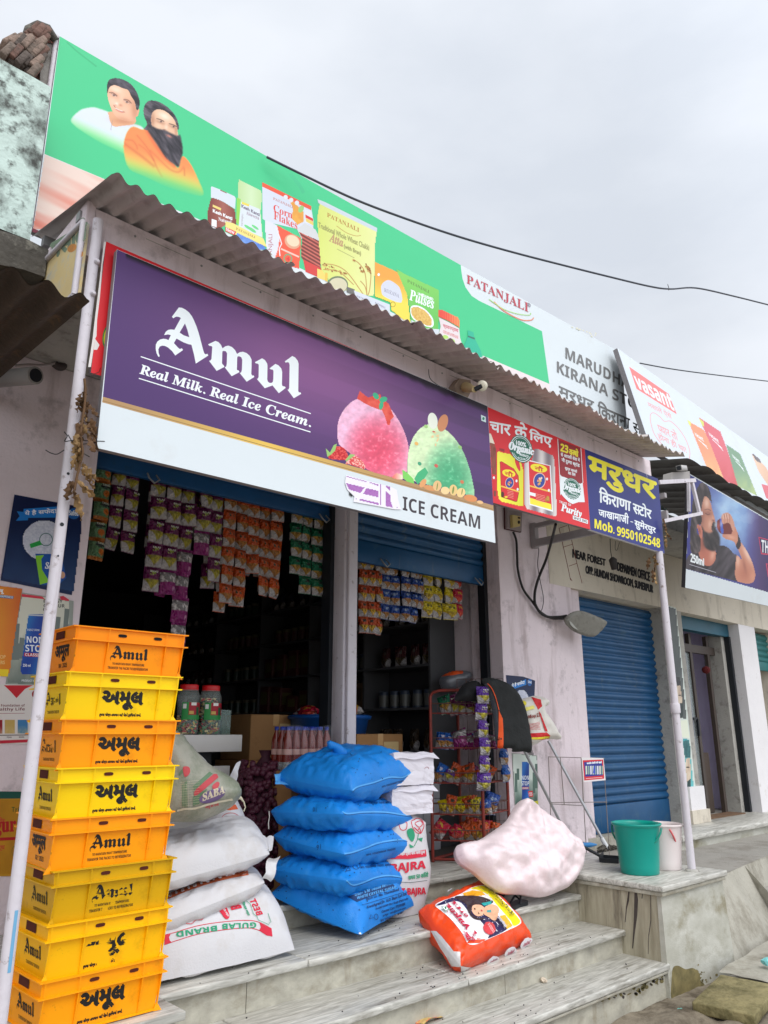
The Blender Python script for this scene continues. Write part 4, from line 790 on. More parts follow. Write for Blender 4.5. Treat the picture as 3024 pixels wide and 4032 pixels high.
s.poly([(900, 1095), (960, 1078), (1040, 1110), (1110, 1180), (1140, 1240), (1135, 1300), (1080, 1310), (980, 1270), (905, 1190)], wht, 3)
s.pp([(903, 1105), (960, 1090), (1040, 1122), (1105, 1190), (1126, 1240), (1120, 1290), (1075, 1296), (980, 1255), (910, 1185)], 2.6, lambda U, V: mixc((190, 140, 60), (240, 214, 130), fbm(U*22, V*18, 105)), 3)
s.poly([(905, 1230), (1060, 1320), (1200, 1330), (1190, 1420), (1080, 1380), (910, 1290)], ink(206, 214, 222)); s.poly([(906, 1215), (1060, 1300), (1195, 1325), (1060, 1318)], ink(110, 190, 90))
s.pp([(1182, 1118), (1240, 1125), (1400, 1200), (1422, 1240), (1418, 1320), (1300, 1250), (1185, 1200)], 3, lambda U, V: mixc((222, 76, 62), (236, 150, 90), np.clip(U*1.4 - .4 + .3*np.sin(U*60), 0, 1)))
s.poly([(1195, 1205), (1300, 1255), (1410, 1320), (1420, 1420), (1450, 1520), (1400, 1530), (1250, 1440), (1190, 1400), (1215, 1300)], ink(222, 212, 214)); s.text('च्यवनप्राश', (1240, 1320), (1400, 1375), 44, ink(200, 110, 120), .04); s.text(serif('CHYAWANPRASH'), (1240, 1368), (1400, 1432), 32, ink(206, 66, 66))
for x, y, r in ((1260, 1430, 40), (1330, 1465, 36)): s.ell(x, y, r, r, ink(176, 216, 110))
s.poly([(1370, 1490), (1460, 1520), (1540, 1590), (1440, 1560)], ink(216, 66, 72))
s.poly([(1500, 1340), (1562, 1362), (1565, 1395), (1580, 1440), (1640, 1560), (1660, 1650), (1600, 1650), (1450, 1540), (1470, 1480), (1502, 1400)], ink(50, 180, 146)); s.poly([(1502, 1395), (1575, 1420), (1575, 1440), (1502, 1412)], ink(60, 110, 96))
# name half
s.Z(1780, 1020, 2.074); pr_ = ink(186, 72, 84); gy = mat('grey black print', (112, 112, 112), .5)
s.poly([(250, 790), (795, 1022), (797, 1100), (250, 860)], ink(226, 214, 216))
s.text(serif('PATANJALI'), (118, 205), (622, 445), 80, pr_, 0, hr=84); s.text('®', (612, 385), (640, 398), 32, ink(150, 150, 160), .03)
s.line(smooth_path([(340, 350), (430, 430), (560, 495), (640, 500), (665, 480)], 6, False), 8, ink(226, 140, 110)); s.line(smooth_path([(300, 330), (420, 410), (540, 450), (630, 458), (640, 440)], 6, False), 6, ink(170, 216, 130))
s.text(sansb('MARUDHAR'), (925, 812), (1516, 1105), 92, gy, 0, hr=88); s.text(sansb('KIRANA STORE'), (855, 925), (1640, 1300), 92, gy, 0, hr=88)
s.text('मरुधर', (872, 1140), (1156, 1270), 104, gy, .02); s.text('िकराना', (1190, 1275), (1450, 1392), 120, gy, .02); s.text('स~टोर', (1475, 1405), (1650, 1480), 100, gy, .02)
for i in range(14): s.ell(980 + 60*random.random() + i*12, 550 + i*5 + 20*random.random(), 9, 5, ink(214, 212, 190), .5, 8)
s.build('print', bb)
mb = MB(); e0, e1 = tp[0], Vector((bl.x, 3.6, bl.z)); mb.tube([e0 + Vector((-.012, .012, 0)), e1 + Vector((-.012, .012, 0))], .013, M_POST, 8); mb.build('frame', bb)
# -------- leaning white billboard of the neighbour
vb = thing('roof_billboard', (7, 3.4, 4.3), 'white spice billboard with a red name box leaning at the right end of the roof', 'billboard')
TL = Vector((6.395, 3.5, EYE + 3.729)); BL = Vector((6.395, 3.277, EYE + 2.679)); ex = Vector((math.cos(.06), math.sin(.06), 0)); n = ex.cross(TL - BL); n = n if n.y < 0 else -n
s = Surf(TL, n)
wd = 5.0
slab([TL, TL + ex*wd, BL + ex*wd + (BL - TL)*.1, BL + (BL - TL)*.1], n, .05, mat('faded white flex', (206, 214, 222), .45, .03, 2, grime=(196, 200, 204), gs=2, gp=(.55, .8)), EDGE).build('panel', vb)
s.Z(2400, 1360, 2.6587); sal = ink(226, 120, 118); sal2 = ink(222, 150, 152)
s.poly([(205, 222), (620, 508), (705, 722), (283, 455)], sal)
s.text(sansb('vasant'), (292, 440), (682, 688), 150, ink(226, 226, 230), .02, up=(-.33, -1), hr=165)
s.text('मसाले ऐसे', (415, 655), (660, 785), 82, sal2, .01, up=(-.3, -1))
s.line(smooth_path([(545, 1030), (470, 930), (430, 800), (432, 720), (470, 708), (530, 750), (575, 795), (640, 795), (730, 880), (800, 990), (840, 1110), (835, 1190)], 6, False), 6, sal2)
s.text('प~यार तो', (520, 905), (722, 1000), 110, sal2, .012, up=(-.3, -1)); s.text('होना ही था!', (520, 990), (815, 1140), 92, sal2, .012, up=(-.3, -1))
def pk(q, c1, c2):
    s.pp(q, 3, lambda U, V: mixc(c1, c2, np.clip((V - .55)*3*fbm(U*7, V*7, 111) + .1, 0, 1)))
pk([(812, 778), (990, 880), (1045, 980), (1230, 1470), (1050, 1370)], (226, 142, 104), (226, 196, 120)); pk([(925, 740), (1165, 900), (1215, 1030), (1380, 1500), (1200, 1420), (1060, 1060)], (206, 92, 104), (190, 60, 60)); pk([(1210, 1020), (1370, 1130), (1560, 1590), (1340, 1480)], (112, 146, 116), (190, 200, 120))
for a, b, c, d in ((900, 925, 990, 985), (1045, 920, 1150, 1005), (1290, 1150, 1370, 1220)): s.text(sansb('vasant'), (a, b + 22), (c, d + 26), 46, wht, 0, up=(-.33, -1)); s.line([(a + 30, b + 62), (c + 30, d + 74)], 5, wht); s.line([(a + 70, b + 96), (c + 40, d + 100)], 4, wht)
s.pp([(1480, 1130), (1520, 1140), (1640, 1270), (1720, 1420), (1740, 1600), (1660, 1480), (1560, 1330)], 3, lambda U, V: mixc((226, 196, 170), (206, 160, 130), U)); s.pp([(1480, 1130), (1510, 1128), (1580, 1195), (1600, 1250), (1530, 1210)], 3, lambda U, V: mixc((84, 76, 80), (120, 110, 110), U)); s.poly([(1590, 1450), (1700, 1480), (1760, 1650), (1640, 1600)], ink(206, 100, 110))
s.poly([(812, 778), (850, 800), (850, 850), (832, 830)], ink(216, 216, 110)); s.poly([(935, 762), (985, 800), (990, 850), (970, 840)], ink(206, 206, 100))
s.build('print', vb)
# -------- cold drink sign
ds = thing('cold_drink_sign', (7.3, 3.3, 3.9), 'cold drink sign with a bearded man drinking from a bottle, at the far right', 'sign')
TL = PY(2714, 1868, 3.10); BL = PY(2698, 2312, 3.38); BR = PY(3060, 2394, 3.38); n = (BR - BL).cross(TL - BL); n = n if n.y < 0 else -n
s = Surf(BL, n)
px_slab(s, [(2717, 1866), (3060, 2066), (3060, 2394), (2698, 2314)], .04, FL_W, mat('dark sign edge', (60, 58, 62), .6)).build('panel', ds)
s.Z(2680, 1840, 3.814)
def bgp(U, V):
    f = fbm(U*5, V*5, 121); c = mixc((58, 58, 130), (150, 186, 226), np.clip(np.exp(-(((U - .52)/.26)**2 + ((V - .32)/.34)**2))*1.3*(.5 + f), 0, 1)); k = np.clip((U - .66)*6, 0, 1); d = mixc((96, 70, 120), (52, 40, 90), np.clip((U - .7)*4, 0, 1)); return [a*(1 - k) + b*k for a, b in zip(c, d)]
s.pp([(140, 105), (1440, 862), (1440, 1918), (72, 1530)], 3, bgp)
P = Pic(72, 100, 1180, 1800, 9, (72, 66, 130)); P.C[:] = np.stack(bgp((P.X - 72)/1368, (P.Y - 105)/1813), -1)
cl = np.clip(fbm(P.X/190, P.Y/150, 411, 5)*2 - .8, 0, 1)*np.exp(-(((P.X - 760)/300)**2 + ((P.Y - 700)/420)**2)); P.put(cl*.7, (206, 222, 236))
P.hair([(75, 1400), (150, 1290), (300, 1300), (420, 1480), (520, 1300), (560, 1180), (700, 1190), (790, 1290), (845, 1330), (822, 1600), (835, 1735), (400, 1640), (75, 1535)], (40, 36, 40), (92, 84, 92), 6, (70, 300), -1.0, 421)
NK = [(280, 1060), (400, 1080), (520, 1220), (522, 1380), (470, 1460), (410, 1485), (340, 1440), (270, 1290)]; P.poly(NK, (186, 112, 92), 5); P.blob(480, 1320, 40, 90, (228, 180, 156), .7, .2, P.mask(NK, 4)); P.blob(330, 1150, 60, 110, (130, 76, 66), .6, 0, P.mask(NK, 4))
FA = [(330, 440), (400, 440), (448, 520), (470, 620), (516, 780), (522, 850), (505, 960), (460, 1000), (380, 990), (300, 930), (285, 700)]; P.poly(FA, (190, 132, 110), 5); fm_ = P.mask(FA, 4)
for a in ((390, 540, 40, 80, (232, 196, 176), .8, 0), (440, 850, 30, 70, (226, 180, 158), .7, .1), (490, 770, 20, 50, (220, 166, 144), .6, -.3), (410, 690, 60, 40, (136, 86, 76), .6, .2), (320, 760, 40, 160, (140, 90, 78), .7, 0)): P.blob(*a[:4], a[4], a[5], a[6], fm_)
P.line([(372, 690), (410, 712), (440, 700)], 8, (70, 44, 42), .9, 8); P.line([(362, 640), (410, 628), (450, 650)], 10, (84, 58, 54), .7, 10); P.blob(492, 800, 18, 12, (90, 50, 46), .7, .3)
P.hair([(250, 300), (320, 222), (400, 268), (452, 380), (470, 530), (440, 500), (390, 440), (350, 460), (312, 640), (318, 800), (300, 860), (260, 870), (246, 960), (300, 1080), (285, 1270), (150, 1270), (138, 1000), (155, 760), (180, 500)], (44, 38, 40), (110, 98, 98), 8, (40, 160), 1.3, 423)
P.hair([(310, 880), (360, 960), (440, 985), (490, 960), (530, 930), (585, 1040), (582, 1180), (520, 1255), (420, 1240), (355, 1180), (335, 1060)], (38, 34, 36), (84, 74, 74), 10, (36, 120), 1.2, 427); P.hair([(480, 830), (520, 830), (530, 930), (490, 960), (465, 930)], (50, 42, 42), (90, 76, 74), 8, (36, 120), 1.2, 429)
P.poly([(246, 880), (275, 862), (312, 900), (332, 1000), (312, 1070), (275, 1010)], (196, 120, 100), 5); P.blob(285, 950, 16, 50, (120, 66, 58), .7, -.2)
P.poly([(540, 850), (560, 790), (620, 770), (700, 800), (770, 880), (782, 980), (720, 1010), (640, 1010), (570, 960)], (112, 44, 40), 5); P.poly([(590, 790), (622, 800), (642, 980), (606, 975)], (70, 96, 190), 4); P.blob(610, 850, 16, 40, (206, 206, 226), .7); P.blob(528, 860, 22, 40, (176, 186, 196), .9, .2); P.blob(570, 880, 20, 50, (190, 96, 84), .7, .2)
AR = [(620, 1020), (690, 1000), (760, 1000), (785, 920), (810, 870), (860, 980), (885, 1080), (1000, 1250), (1080, 1420), (1126, 1600), (1100, 1720), (1020, 1752), (900, 1748), (822, 1650), (826, 1460), (842, 1325), (900, 1360), (935, 1440), (860, 1240), (790, 1120), (690, 1085)]; P.poly(AR, (200, 136, 112), 5); am = P.mask(AR, 4)
for a in ((1000, 1300, 40, 160, (240, 204, 184), .8, -.45), (860, 1400, 30, 90, (236, 196, 174), .7, 0), (960, 1600, 90, 110, (176, 106, 86), .6, 0), (760, 1050, 70, 30, (226, 170, 146), .7, .3), (960, 1480, 24, 110, (150, 92, 76), .6, -.2), (1080, 1650, 40, 80, (216, 150, 124), .6, 0)): P.blob(*a[:4], a[4], a[5], a[6], am)
HD = [(612, 740), (640, 695), (720, 682), (775, 740), (815, 870), (800, 960), (770, 930), (740, 850), (690, 830), (650, 855), (620, 820)]; P.poly(HD, (206, 150, 128), 4)
for x in (650, 688, 724): P.line([(x, 700), (x + 12, 770), (x + 10, 845)], 6, (140, 88, 78), .8, 6); P.line([(x - 16, 705), (x - 8, 770)], 10, (240, 214, 200), .7, 8)
P.poly([(858, 985), (908, 1130), (872, 1235), (828, 1180), (862, 1090)], (54, 42, 46), 4)
P.onto(s, -1) if 0 else None
q4 = P.mask([(140, 108), (1178, 715), (1178, 1800), (72, 1528)], 0, 0); P.A = P.A*q4; P.onto(s, .05)
s.text(sansb('250ml'), (150, 1420), (350, 1482), 140, wht, .02, hr=110); s.line([(132, 1458), (530, 1580)], 7, ink(190, 190, 200))
s.poly([(1170, 1045), (1440, 1115), (1440, 1330), (1210, 1305)], ink(206, 60, 90)); s.poly([(1182, 1060), (1440, 1128), (1440, 1312), (1218, 1288)], ink(50, 36, 84)); s.text(sansb('THUNDER'), (1212, 1276), (1640, 1370), 190, wht, 0, hr=190); s.poly([(1280, 1440), (1440, 1480), (1440, 1680), (1310, 1650)], ink(206, 60, 90)); s.poly([(1296, 1456), (1440, 1492), (1440, 1660), (1322, 1632)], ink(50, 36, 84))
s.build('print', ds)
# ============================================================ bags and crates: builders
def pillow(c, tt, tb, m, nu=36, nv=24, ea=(2.4, .5), eb=(3.5, .62), seed=0, wr=.006, bul=.10, pinb=.03, crease=1.):
    """stuffed sack between four corners: c[0]->c[1] is the sewn front edge (pinched), c[0]->c[3] a long side (rounded, bulging)"""
    c = [np.array(p) for p in c]; n = np.cross(c[1] - c[0], c[3] - c[0]); n /= np.linalg.norm(n); n = n if n[2] > 0 else -n
    V, U = np.meshgrid(np.linspace(-1, 1, nv + 1), np.linspace(-1, 1, nu + 1), indexing='ij')
    a = np.sign(U)*(1 - (1 - np.abs(U))**1.35); b = np.sign(V)*(1 - (1 - np.abs(V))**1.25)
    aa = a*(1 + bul*(1 - b**2)**.7 - .02); bb = b*(1 - pinb*(1 - a**2))
    u, v = (aa + 1)/2, (bb + 1)/2; u, v = u[..., None], v[..., None]
    P = (c[0]*(1 - u) + c[1]*u)*(1 - v) + (c[3]*(1 - u) + c[2]*u)*v
    k = np.clip(1 - np.abs(a)**ea[0], 0, 1)**ea[1]*np.clip(1 - np.abs(b)**eb[0], 0, 1)**eb[1]
    e = np.clip(k*2.2, 0, 1); A, B = a*2.2 + seed, b*2.2 + seed*.7; mb = MB()
    for sgn, t in ((1, tt), (-1, tb)):
        w_ = wr*e*3*(fbm(A*3.2 + 40, B*1.4 + 40, seed, 3) - .5) + crease*wr*1.5*e*(np.abs(b)**1.5)*np.sin(a*15 + 3*fbm(A*2 + 20, B*2 + 30, seed + 1, 2) + seed)*fbm(A*1.5 + 9, B + 9, seed + 4, 2) + crease*wr*.5*e*np.sin(b*11 + 5*fbm(A + 30, B + 30, seed + 2, 2))*np.clip(np.abs(a) - .4, 0, 1)
        rd = 1 - np.abs(2*fbm(A*2.4 + 60, B*2.4 + 50, seed + 8, 3) - 1)*2.6; w_ = w_ + crease*wr*.9*e*np.clip(rd, -1, 1)
        w_ = w_ + crease*wr*1.5*e*crumple_field(a*.34 + seed, b*.34 + seed, seed + 60, 7, 7)*(.4 + np.maximum(np.abs(a), np.abs(b))**2)
        lump = .22*(fbm(A*.8 + 25, B*.8 + 29, seed + 3, 2) - .5)
        Q = P + n*(sgn*t*k*(1 + lump) + w_)[..., None]; vs = [Vector(q) for q in Q.reshape(-1, 3)]; K = nu + 1
        fs = [(j*K + i, j*K + i + 1, (j + 1)*K + i + 1, (j + 1)*K + i) for j in range(nv) for i in range(nu)]
        mb.add(vs, fs if sgn > 0 else [tuple(reversed(q)) for q in fs], m, True)
    return mb
def inflate(pts, n, T, D, m, h=.03, seed=0, wr=.012, ws=9., back=.8, smooth=5, fold=None, mb=None, pw=.5):
    """stuffed bag from its outline (points of a real plane): thick in the middle, thin at the rim, with creases"""
    P = [Vector(p) for p in (smooth_path(pts, smooth) if smooth else pts)]; n = Vector(n).normalized(); o = P[0]; ux = (P[len(P)//3] - o); ux = (ux - n*ux.dot(n)).normalized(); uy = n.cross(ux)
    p2 = np.array([((p - o).dot(ux), (p - o).dot(uy)) for p in P]); k = len(p2)
    x0, y0 = p2.min(0); x1, y1 = p2.max(0); ins = []
    def inside(X, Y):
        A = np.zeros(X.shape, bool); j = k - 1
        for i in range(k):
            (xa, ya), (xb, yb) = p2[i], p2[j]
            if ya != yb: A ^= ((ya > Y) != (yb > Y)) & (X < (xb - xa)*(Y - ya)/(yb - ya) + xa)
            j = i
        return A
    def dist(q):
        d = np.full(len(q), 9.)
        for i in range(k):
            a, b = p2[i], p2[(i + 1) % k]; ab = b - a; t = np.clip(((q - a) @ ab)/max(1e-12, ab @ ab), 0, 1); d = np.minimum(d, np.linalg.norm(q - a - t[:, None]*ab, axis=1))
        return d
    gx, gy = np.meshgrid(np.arange(x0, x1, h), np.arange(y0, y1, h)); gx = gx + (np.arange(gx.shape[0]) % 2)[:, None]*h/2
    q = np.stack([gx.ravel(), gy.ravel()], 1); q = q[inside(q[:, 0], q[:, 1])]; q = q[dist(q) > h*.55]
    allv = [Vector(v) for v in p2] + [Vector(v) for v in q]
    vs, _, fs, *_r = geometry.delaunay_2d_cdt(allv, [(i, (i + 1) % k) for i in range(k)], [], 1, 1e-5)
    a = np.array([(v.x, v.y) for v in vs]); d = dist(a); t = (1 - (1 - np.clip(d/D, 0, 1))**2)**pw
    w_ = (fbm(a[:, 0]*ws + 31, a[:, 1]*ws*.5 + 17, seed, 4) - .5)*2*wr*np.clip(d/.04, 0, 1)
    rdg = (1 - np.abs(2*fbm(a[:, 0]*ws*.7 + 3, a[:, 1]*ws*.7 + 7, seed + 5, 3) - 1)*2.2); w_ += wr*.8*np.clip(rdg, -1, 1)*np.clip(d/.04, 0, 1)
    if fold is not None: w_ += fold(a, d, o, ux, uy)
    mb = mb or MB(); fr = [o + ux*x + uy*y + n*(T*tt + ww) for (x, y), tt, ww in zip(a, t, w_)]; bk = [o + ux*x + uy*y - n*(T*back*tt) for (x, y), tt in zip(a, t)]
    nn = [tuple(f) for f in fs]
    def orient(f, P_, want):
        c = (P_[f[1]] - P_[f[0]]).cross(P_[f[2]] - P_[f[0]]); return f if c.dot(want) > 0 else tuple(reversed(f))
    mb.add(fr, [orient(f, fr, n) for f in nn], m, True); mb.add(bk, [orient(f, bk, -n) for f in nn], m, True); return mb
# ============================================================ stack of eight dairy crates
CRT = [((250, 146, 2), 'hi'), ((246, 204, 2), 'gu'), ((250, 156, 2), 'gu'), ((246, 206, 2), 'gu'), ((250, 156, 2), 'en'), ((208, 160, 4), 'en'), ((246, 184, 2), 'gu'), ((250, 160, 2), 'gu')]
K_INK = mat('crate printing ink', (22, 20, 18), .6)
K_WORN = mat('worn crate printing ink', (70, 58, 22), .7, .4, 30)
def flat(mb, V, F, o, ux, uy, w_, h_, m, off, keep=None):
    n = ux.cross(uy).normalized()
    tri = F if keep is None else [t for t in F if keep(sum(V[i][0] for i in t)/3, sum(V[i][1] for i in t)/3)]
    mb.add([o + ux*(a*w_) + uy*(b*h_) + n*off for a, b in V], tri, m)
def ftext(mb, t, o, ux, uy, w_, h_, m, off=.0006, bold=0, keep=None, italic=0):
    V, F, _ = text2d(t, italic)
    for i, (dx, dy) in enumerate([(0, 0)] if not bold else [(-bold, 0), (bold, 0), (0, bold), (0, -bold)]):
        flat(mb, [(a + dx*h_/w_, b + dy) for a, b in V], F, o, ux, uy, w_, h_, m, off + i*.00003, keep)
def flogo(mb, o, ux, uy, w_, h_, m, off=.0006, keep=None):
    for a, hole in LOGO:
        lp = [[Vector((x, y, 0)) for x, y in q] for q in ([a, hole] if hole else [a])]
        V = [(p.x, p.y) for q in lp for p in q]; F = [tuple(t) for t in geometry.tessellate_polygon(lp)]
        n_ = Vector((0, 0, 1)); F = [t if ((Vector((*V[t[1]], 0)) - Vector((*V[t[0]], 0))).cross(Vector((*V[t[2]], 0)) - Vector((*V[t[0]], 0)))).z > 0 else tuple(reversed(t)) for t in F]
        flat(mb, V, F, o, ux, uy, w_, h_, m, off, keep)
PIT = .1835; CX, CY = 1.418, 3.315; CW, CD = .25, .195
ords = ['topmost', 'second from the top', 'third from the top', 'fourth from the top', 'fifth from the top', 'sixth from the top', 'second from the bottom', 'lowest']
look = ['orange crate with Latin brand lettering', 'bright yellow crate with a smudged side', 'orange crate with Gujarati lettering', 'clean yellow crate with Gujarati lettering', 'orange crate with a date on its side', 'dull mustard crate with worn lettering', 'amber crate with lettering almost flaked off', 'orange crate with Gujarati lettering']
for i, (col, lg) in enumerate(CRT):
    z0 = .5145 + (7 - i)*PIT; h = PIT + .012; m = mat('crate plastic %d' % i, col, .45, .05, 4, spec=.25, grime=tuple(int(c*.66) for c in col), gs=4, gp=(.58, .82), grime2=((96, 74, 30), 5, (.66, .80), (3, 3, 3)))
    dx = [0, -.012, -.006, .004, 0, .012, .008, .004][i]; rot = math.radians([0, .4, 1, 1.4, .6, -.8, -1.6, -2.2][i]); cx, cy = CX + dx + (.012 if i > 4 else 0), CY + .002*i
    M = Matrix.Translation((cx, cy, z0)) @ Matrix.Rotation(-rot, 4, 'Z')
    t = thing('milk_crate', (cx, cy, z0), look[i] + ', ' + ords[i] + ' of the stack', 'crate', 'crates in the yellow and orange stack')
    mb = MB()
    def ring(x, y, z): return [M @ Vector(p) for p in ((-x, -y, z), (x, -y, z), (x, y, z), (-x, y, z))]
    wb, db = CW - .022, CD - .022; zl = h*.72
    def wall(x0, y0, z0_, x1, y1, z1_):
        a, b = ring(x0, y0, z0_), ring(x1, y1, z1_)
        for k in range(4): mb.quad(a[k], a[(k + 1) % 4], b[(k + 1) % 4], b[k], m)
    # foot rim, tapered wall, ledge, upper band, top rim, inside
    wall(wb - .004, db - .004, 0, wb + .004, db + .004, .004); wall(wb + .004, db + .004, .004, wb + .004, db + .004, .008); wall(wb + .004, db + .004, .008, wb - .002, db - .002, .010)
    wall(wb - .002, db - .002, .010, CW - .012, CD - .012, zl - .004); wall(CW - .012, CD - .012, zl - .004, CW + .006, CD + .006, zl - .003); wall(CW + .006, CD + .006, zl - .003, CW + .006, CD + .006, zl + .002); wall(CW + .006, CD + .006, zl + .002, CW - .008, CD - .008, zl + .003)
    wall(CW - .008, CD - .008, zl + .003, CW - .006, CD - .006, h - .006); wall(CW - .006, CD - .006, h - .006, CW + .006, CD + .006, h - .005); wall(CW + .006, CD + .006, h - .005, CW + .006, CD + .006, h); wall(CW + .006, CD + .006, h, CW - .014, CD - .014, h); wall(CW - .014, CD - .014, h, wb - .008, db - .008, .006)
    q = ring(wb - .008, db - .008, .006); mb.add(q, [(0, 1, 2, 3)], m); q = ring(wb - .004, db - .004, 0); mb.add(q, [(3, 2, 1, 0)], m)
    # upright ribs, corner gussets
    for fx in (-.44, .64, 1.0, -1.0):
        for sg in (-1, 1):
            x = fx*(CW - .012) - (.004 if fx == 1 else -.004 if fx == -1 else 0)
            p = [M @ Vector(v) for v in ((x - .002, sg*(db + .001), .012), (x + .002, sg*(db + .001), .012), (x + .002, sg*(CD + .004), zl), (x - .002, sg*(CD + .004), zl), (x + .002, sg*(CD + .005), h - .004), (x - .002, sg*(CD + .005), h - .004))]
            pb = [M @ Vector(v) for v in ((x - .002, sg*(db - .004), .012), (x + .002, sg*(db - .004), .012), (x + .002, sg*(CD - .014), zl), (x - .002, sg*(CD - .014), zl))]
            mb.add(p + pb, [(0, 1, 2, 3), (3, 2, 4, 5), (0, 3, 9, 6), (1, 7, 8, 2)], m)
    for sx in (-1, 1):
        for sy in (-1, 1):
            mb.add([M @ Vector(v) for v in ((sx*(wb - .01), sy*(db + .003), .002), (sx*(wb + .022 + .006*random.random()), sy*(db + .008), .0 + .003*random.random()), (sx*(wb + .004), sy*(db - .02), .004), (sx*(wb + .003), sy*(db + .001), .035))], [(0, 1, 3), (1, 2, 3), (0, 2, 1)], m)
    body = mb.build('shell', t)
    # grips: dark patches painted for the shade inside the openings
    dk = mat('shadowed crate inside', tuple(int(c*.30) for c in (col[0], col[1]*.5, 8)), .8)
    gm = MB()
    for fx in (-.18, .46):
        yy = -(CD - .0055); o = M @ Vector((fx*CW, yy, (zl + h)/2)); ux = M.to_3x3() @ Vector((1, 0, 0))
        gm.poly([o + ux*(.019*math.copysign(abs(math.cos(a))**.6, math.cos(a))) + Vector((0, 0, .0065*math.copysign(abs(math.sin(a))**.6, math.sin(a)))) + M.to_3x3() @ Vector((0, -.0012, 0)) for a in [2*math.pi*k/20 for k in range(20)]], dk if i else mat('black grip shade', (14, 12, 12), .9))
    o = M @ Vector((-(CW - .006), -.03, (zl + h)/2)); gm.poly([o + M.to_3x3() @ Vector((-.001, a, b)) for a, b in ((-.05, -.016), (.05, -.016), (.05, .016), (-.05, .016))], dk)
    gm.build('grip', body)
    # printing on the front and on the left side
    lm = MB(); ux = M.to_3x3() @ Vector((1, 0, 0)); tl_ = (CD - .012) - (db - .002); up = (M.to_3x3() @ Vector((0, -tl_, zl - .014))).normalized()
    def F(x, z): k = (z - .010)/(zl - .014); return M @ Vector((x, -(db - .002 + tl_*k) - .0004, z))
    keep = None
    if i == 5: keep = lambda x, y: fbm(np.array(x*14.), np.array(y*9.), 141) > .40
    if i == 6: keep = lambda x, y: (.52 < x < .86 and fbm(np.array(x*13.), np.array(y*11.), 147) > .36) or (x < .25 and .66 < y < .84)
    if lg in ('hi', 'en'):
        flogo(lm, F(-.085, .066), ux, up, .165, .062, K_INK, keep=keep)
        ftext(lm, sansb('TO MAINTAIN RIGHT TEMPERATURE,'), F(-.072, .048), ux, up, .142, .0105, K_INK, keep=(lambda x, y: not .45 < x < .57) if i == 5 else None); ftext(lm, sansb('TRANSFER THE PACKS TO REFRIGERATOR'), F(-.09, .031), ux, up, .178, .0105, K_INK, keep=(lambda x, y: not .3 < x < .42) if i == 5 else None)
    else:
        ftext(lm, 'અમૂલ', F(-.085, .055), ux, up, .172, .068, K_INK, bold=.07, keep=keep)
        ftext(lm, 'કૃપયા યોગ્ય તાપમાન માટે પેકને ફ્રિજમાં રાખો.', F(-.09, .022), ux, up, .178, .017, K_INK, bold=.05, keep=None if i != 6 else (lambda x, y: x < .3 or .62 < x < .7))
    uxl = M.to_3x3() @ Vector((0, -1, 0)); upl = (M.to_3x3() @ Vector((-((CW - .012) - (wb - .002)), 0, zl - .014))).normalized()
    def G(y, z): k = (z - .010)/(zl - .014); return M @ Vector((-(wb - .002 + ((CW - .012) - (wb - .002))*k) - .0006, y, z))
    ki = K_INK if i in (0, 3, 4, 6, 7) else K_WORN; kp = None if i not in (1, 2) else (lambda x, y: fbm(np.array(x*9.), np.array(y*7.), 150 + i) > .42)
    if i in (0, 4):
        ftext(lm, 'अमूल', G(.03, .062), uxl, upl, .15, .062, ki, bold=.06); ftext(lm, sansb('04 / 2025') if i == 0 else sansb('02 / 2023'), G(-.01, .035), uxl, upl, .09, .018, ki)
    else:
        flogo(lm, G(.04, .06), uxl, upl, .165, .062, ki, keep=kp); ftext(lm, sansb('TO MAINTAIN RIGHT TEMPERATURE'), G(.02, .035), uxl, upl, .13, .012, K_WORN)
    lm.build('lettering', body)
# ============================================================ five blue sugar sacks
M_BLUE = mat('blue woven sack', (22, 128, 214), .45, .07, 4, .18, 130, spec=.3, grime=(66, 150, 216), gs=5, gp=(.56, .82), grime2=((40, 100, 160), 4, (.66, .84), (2, 2, 2)))
M_BLUEL = mat('light blue seam', (86, 168, 232), .5); M_BINK = mat('dark blue print', (16, 54, 104), .6); SEED = mat('dark seeds', (26, 24, 34), .8)
SK = [((1386, 3114), (1655, 3036), (1085, 3058), .15, .13), ((1349, 3206), (1628, 3220), (1062, 3196), .10, .115), ((1354, 3364), (1642, 3324), (1072, 3290), .105, .115), ((1368, 3468), (1632, 3464), (1050, 3418), .10, .115), ((1419, 3688), (1650, 3556), (1058, 3522), .20, .03)]
sname = ['topmost blue sugar sack, knotted at the top, on the stack on the steps', 'second blue sugar sack from the top of the stack on the steps', 'blue sugar sack in the middle of the stack on the steps', 'second blue sugar sack from the bottom, its hem folded up', 'lowest blue sugar sack with printed lines, lying on the marble step']
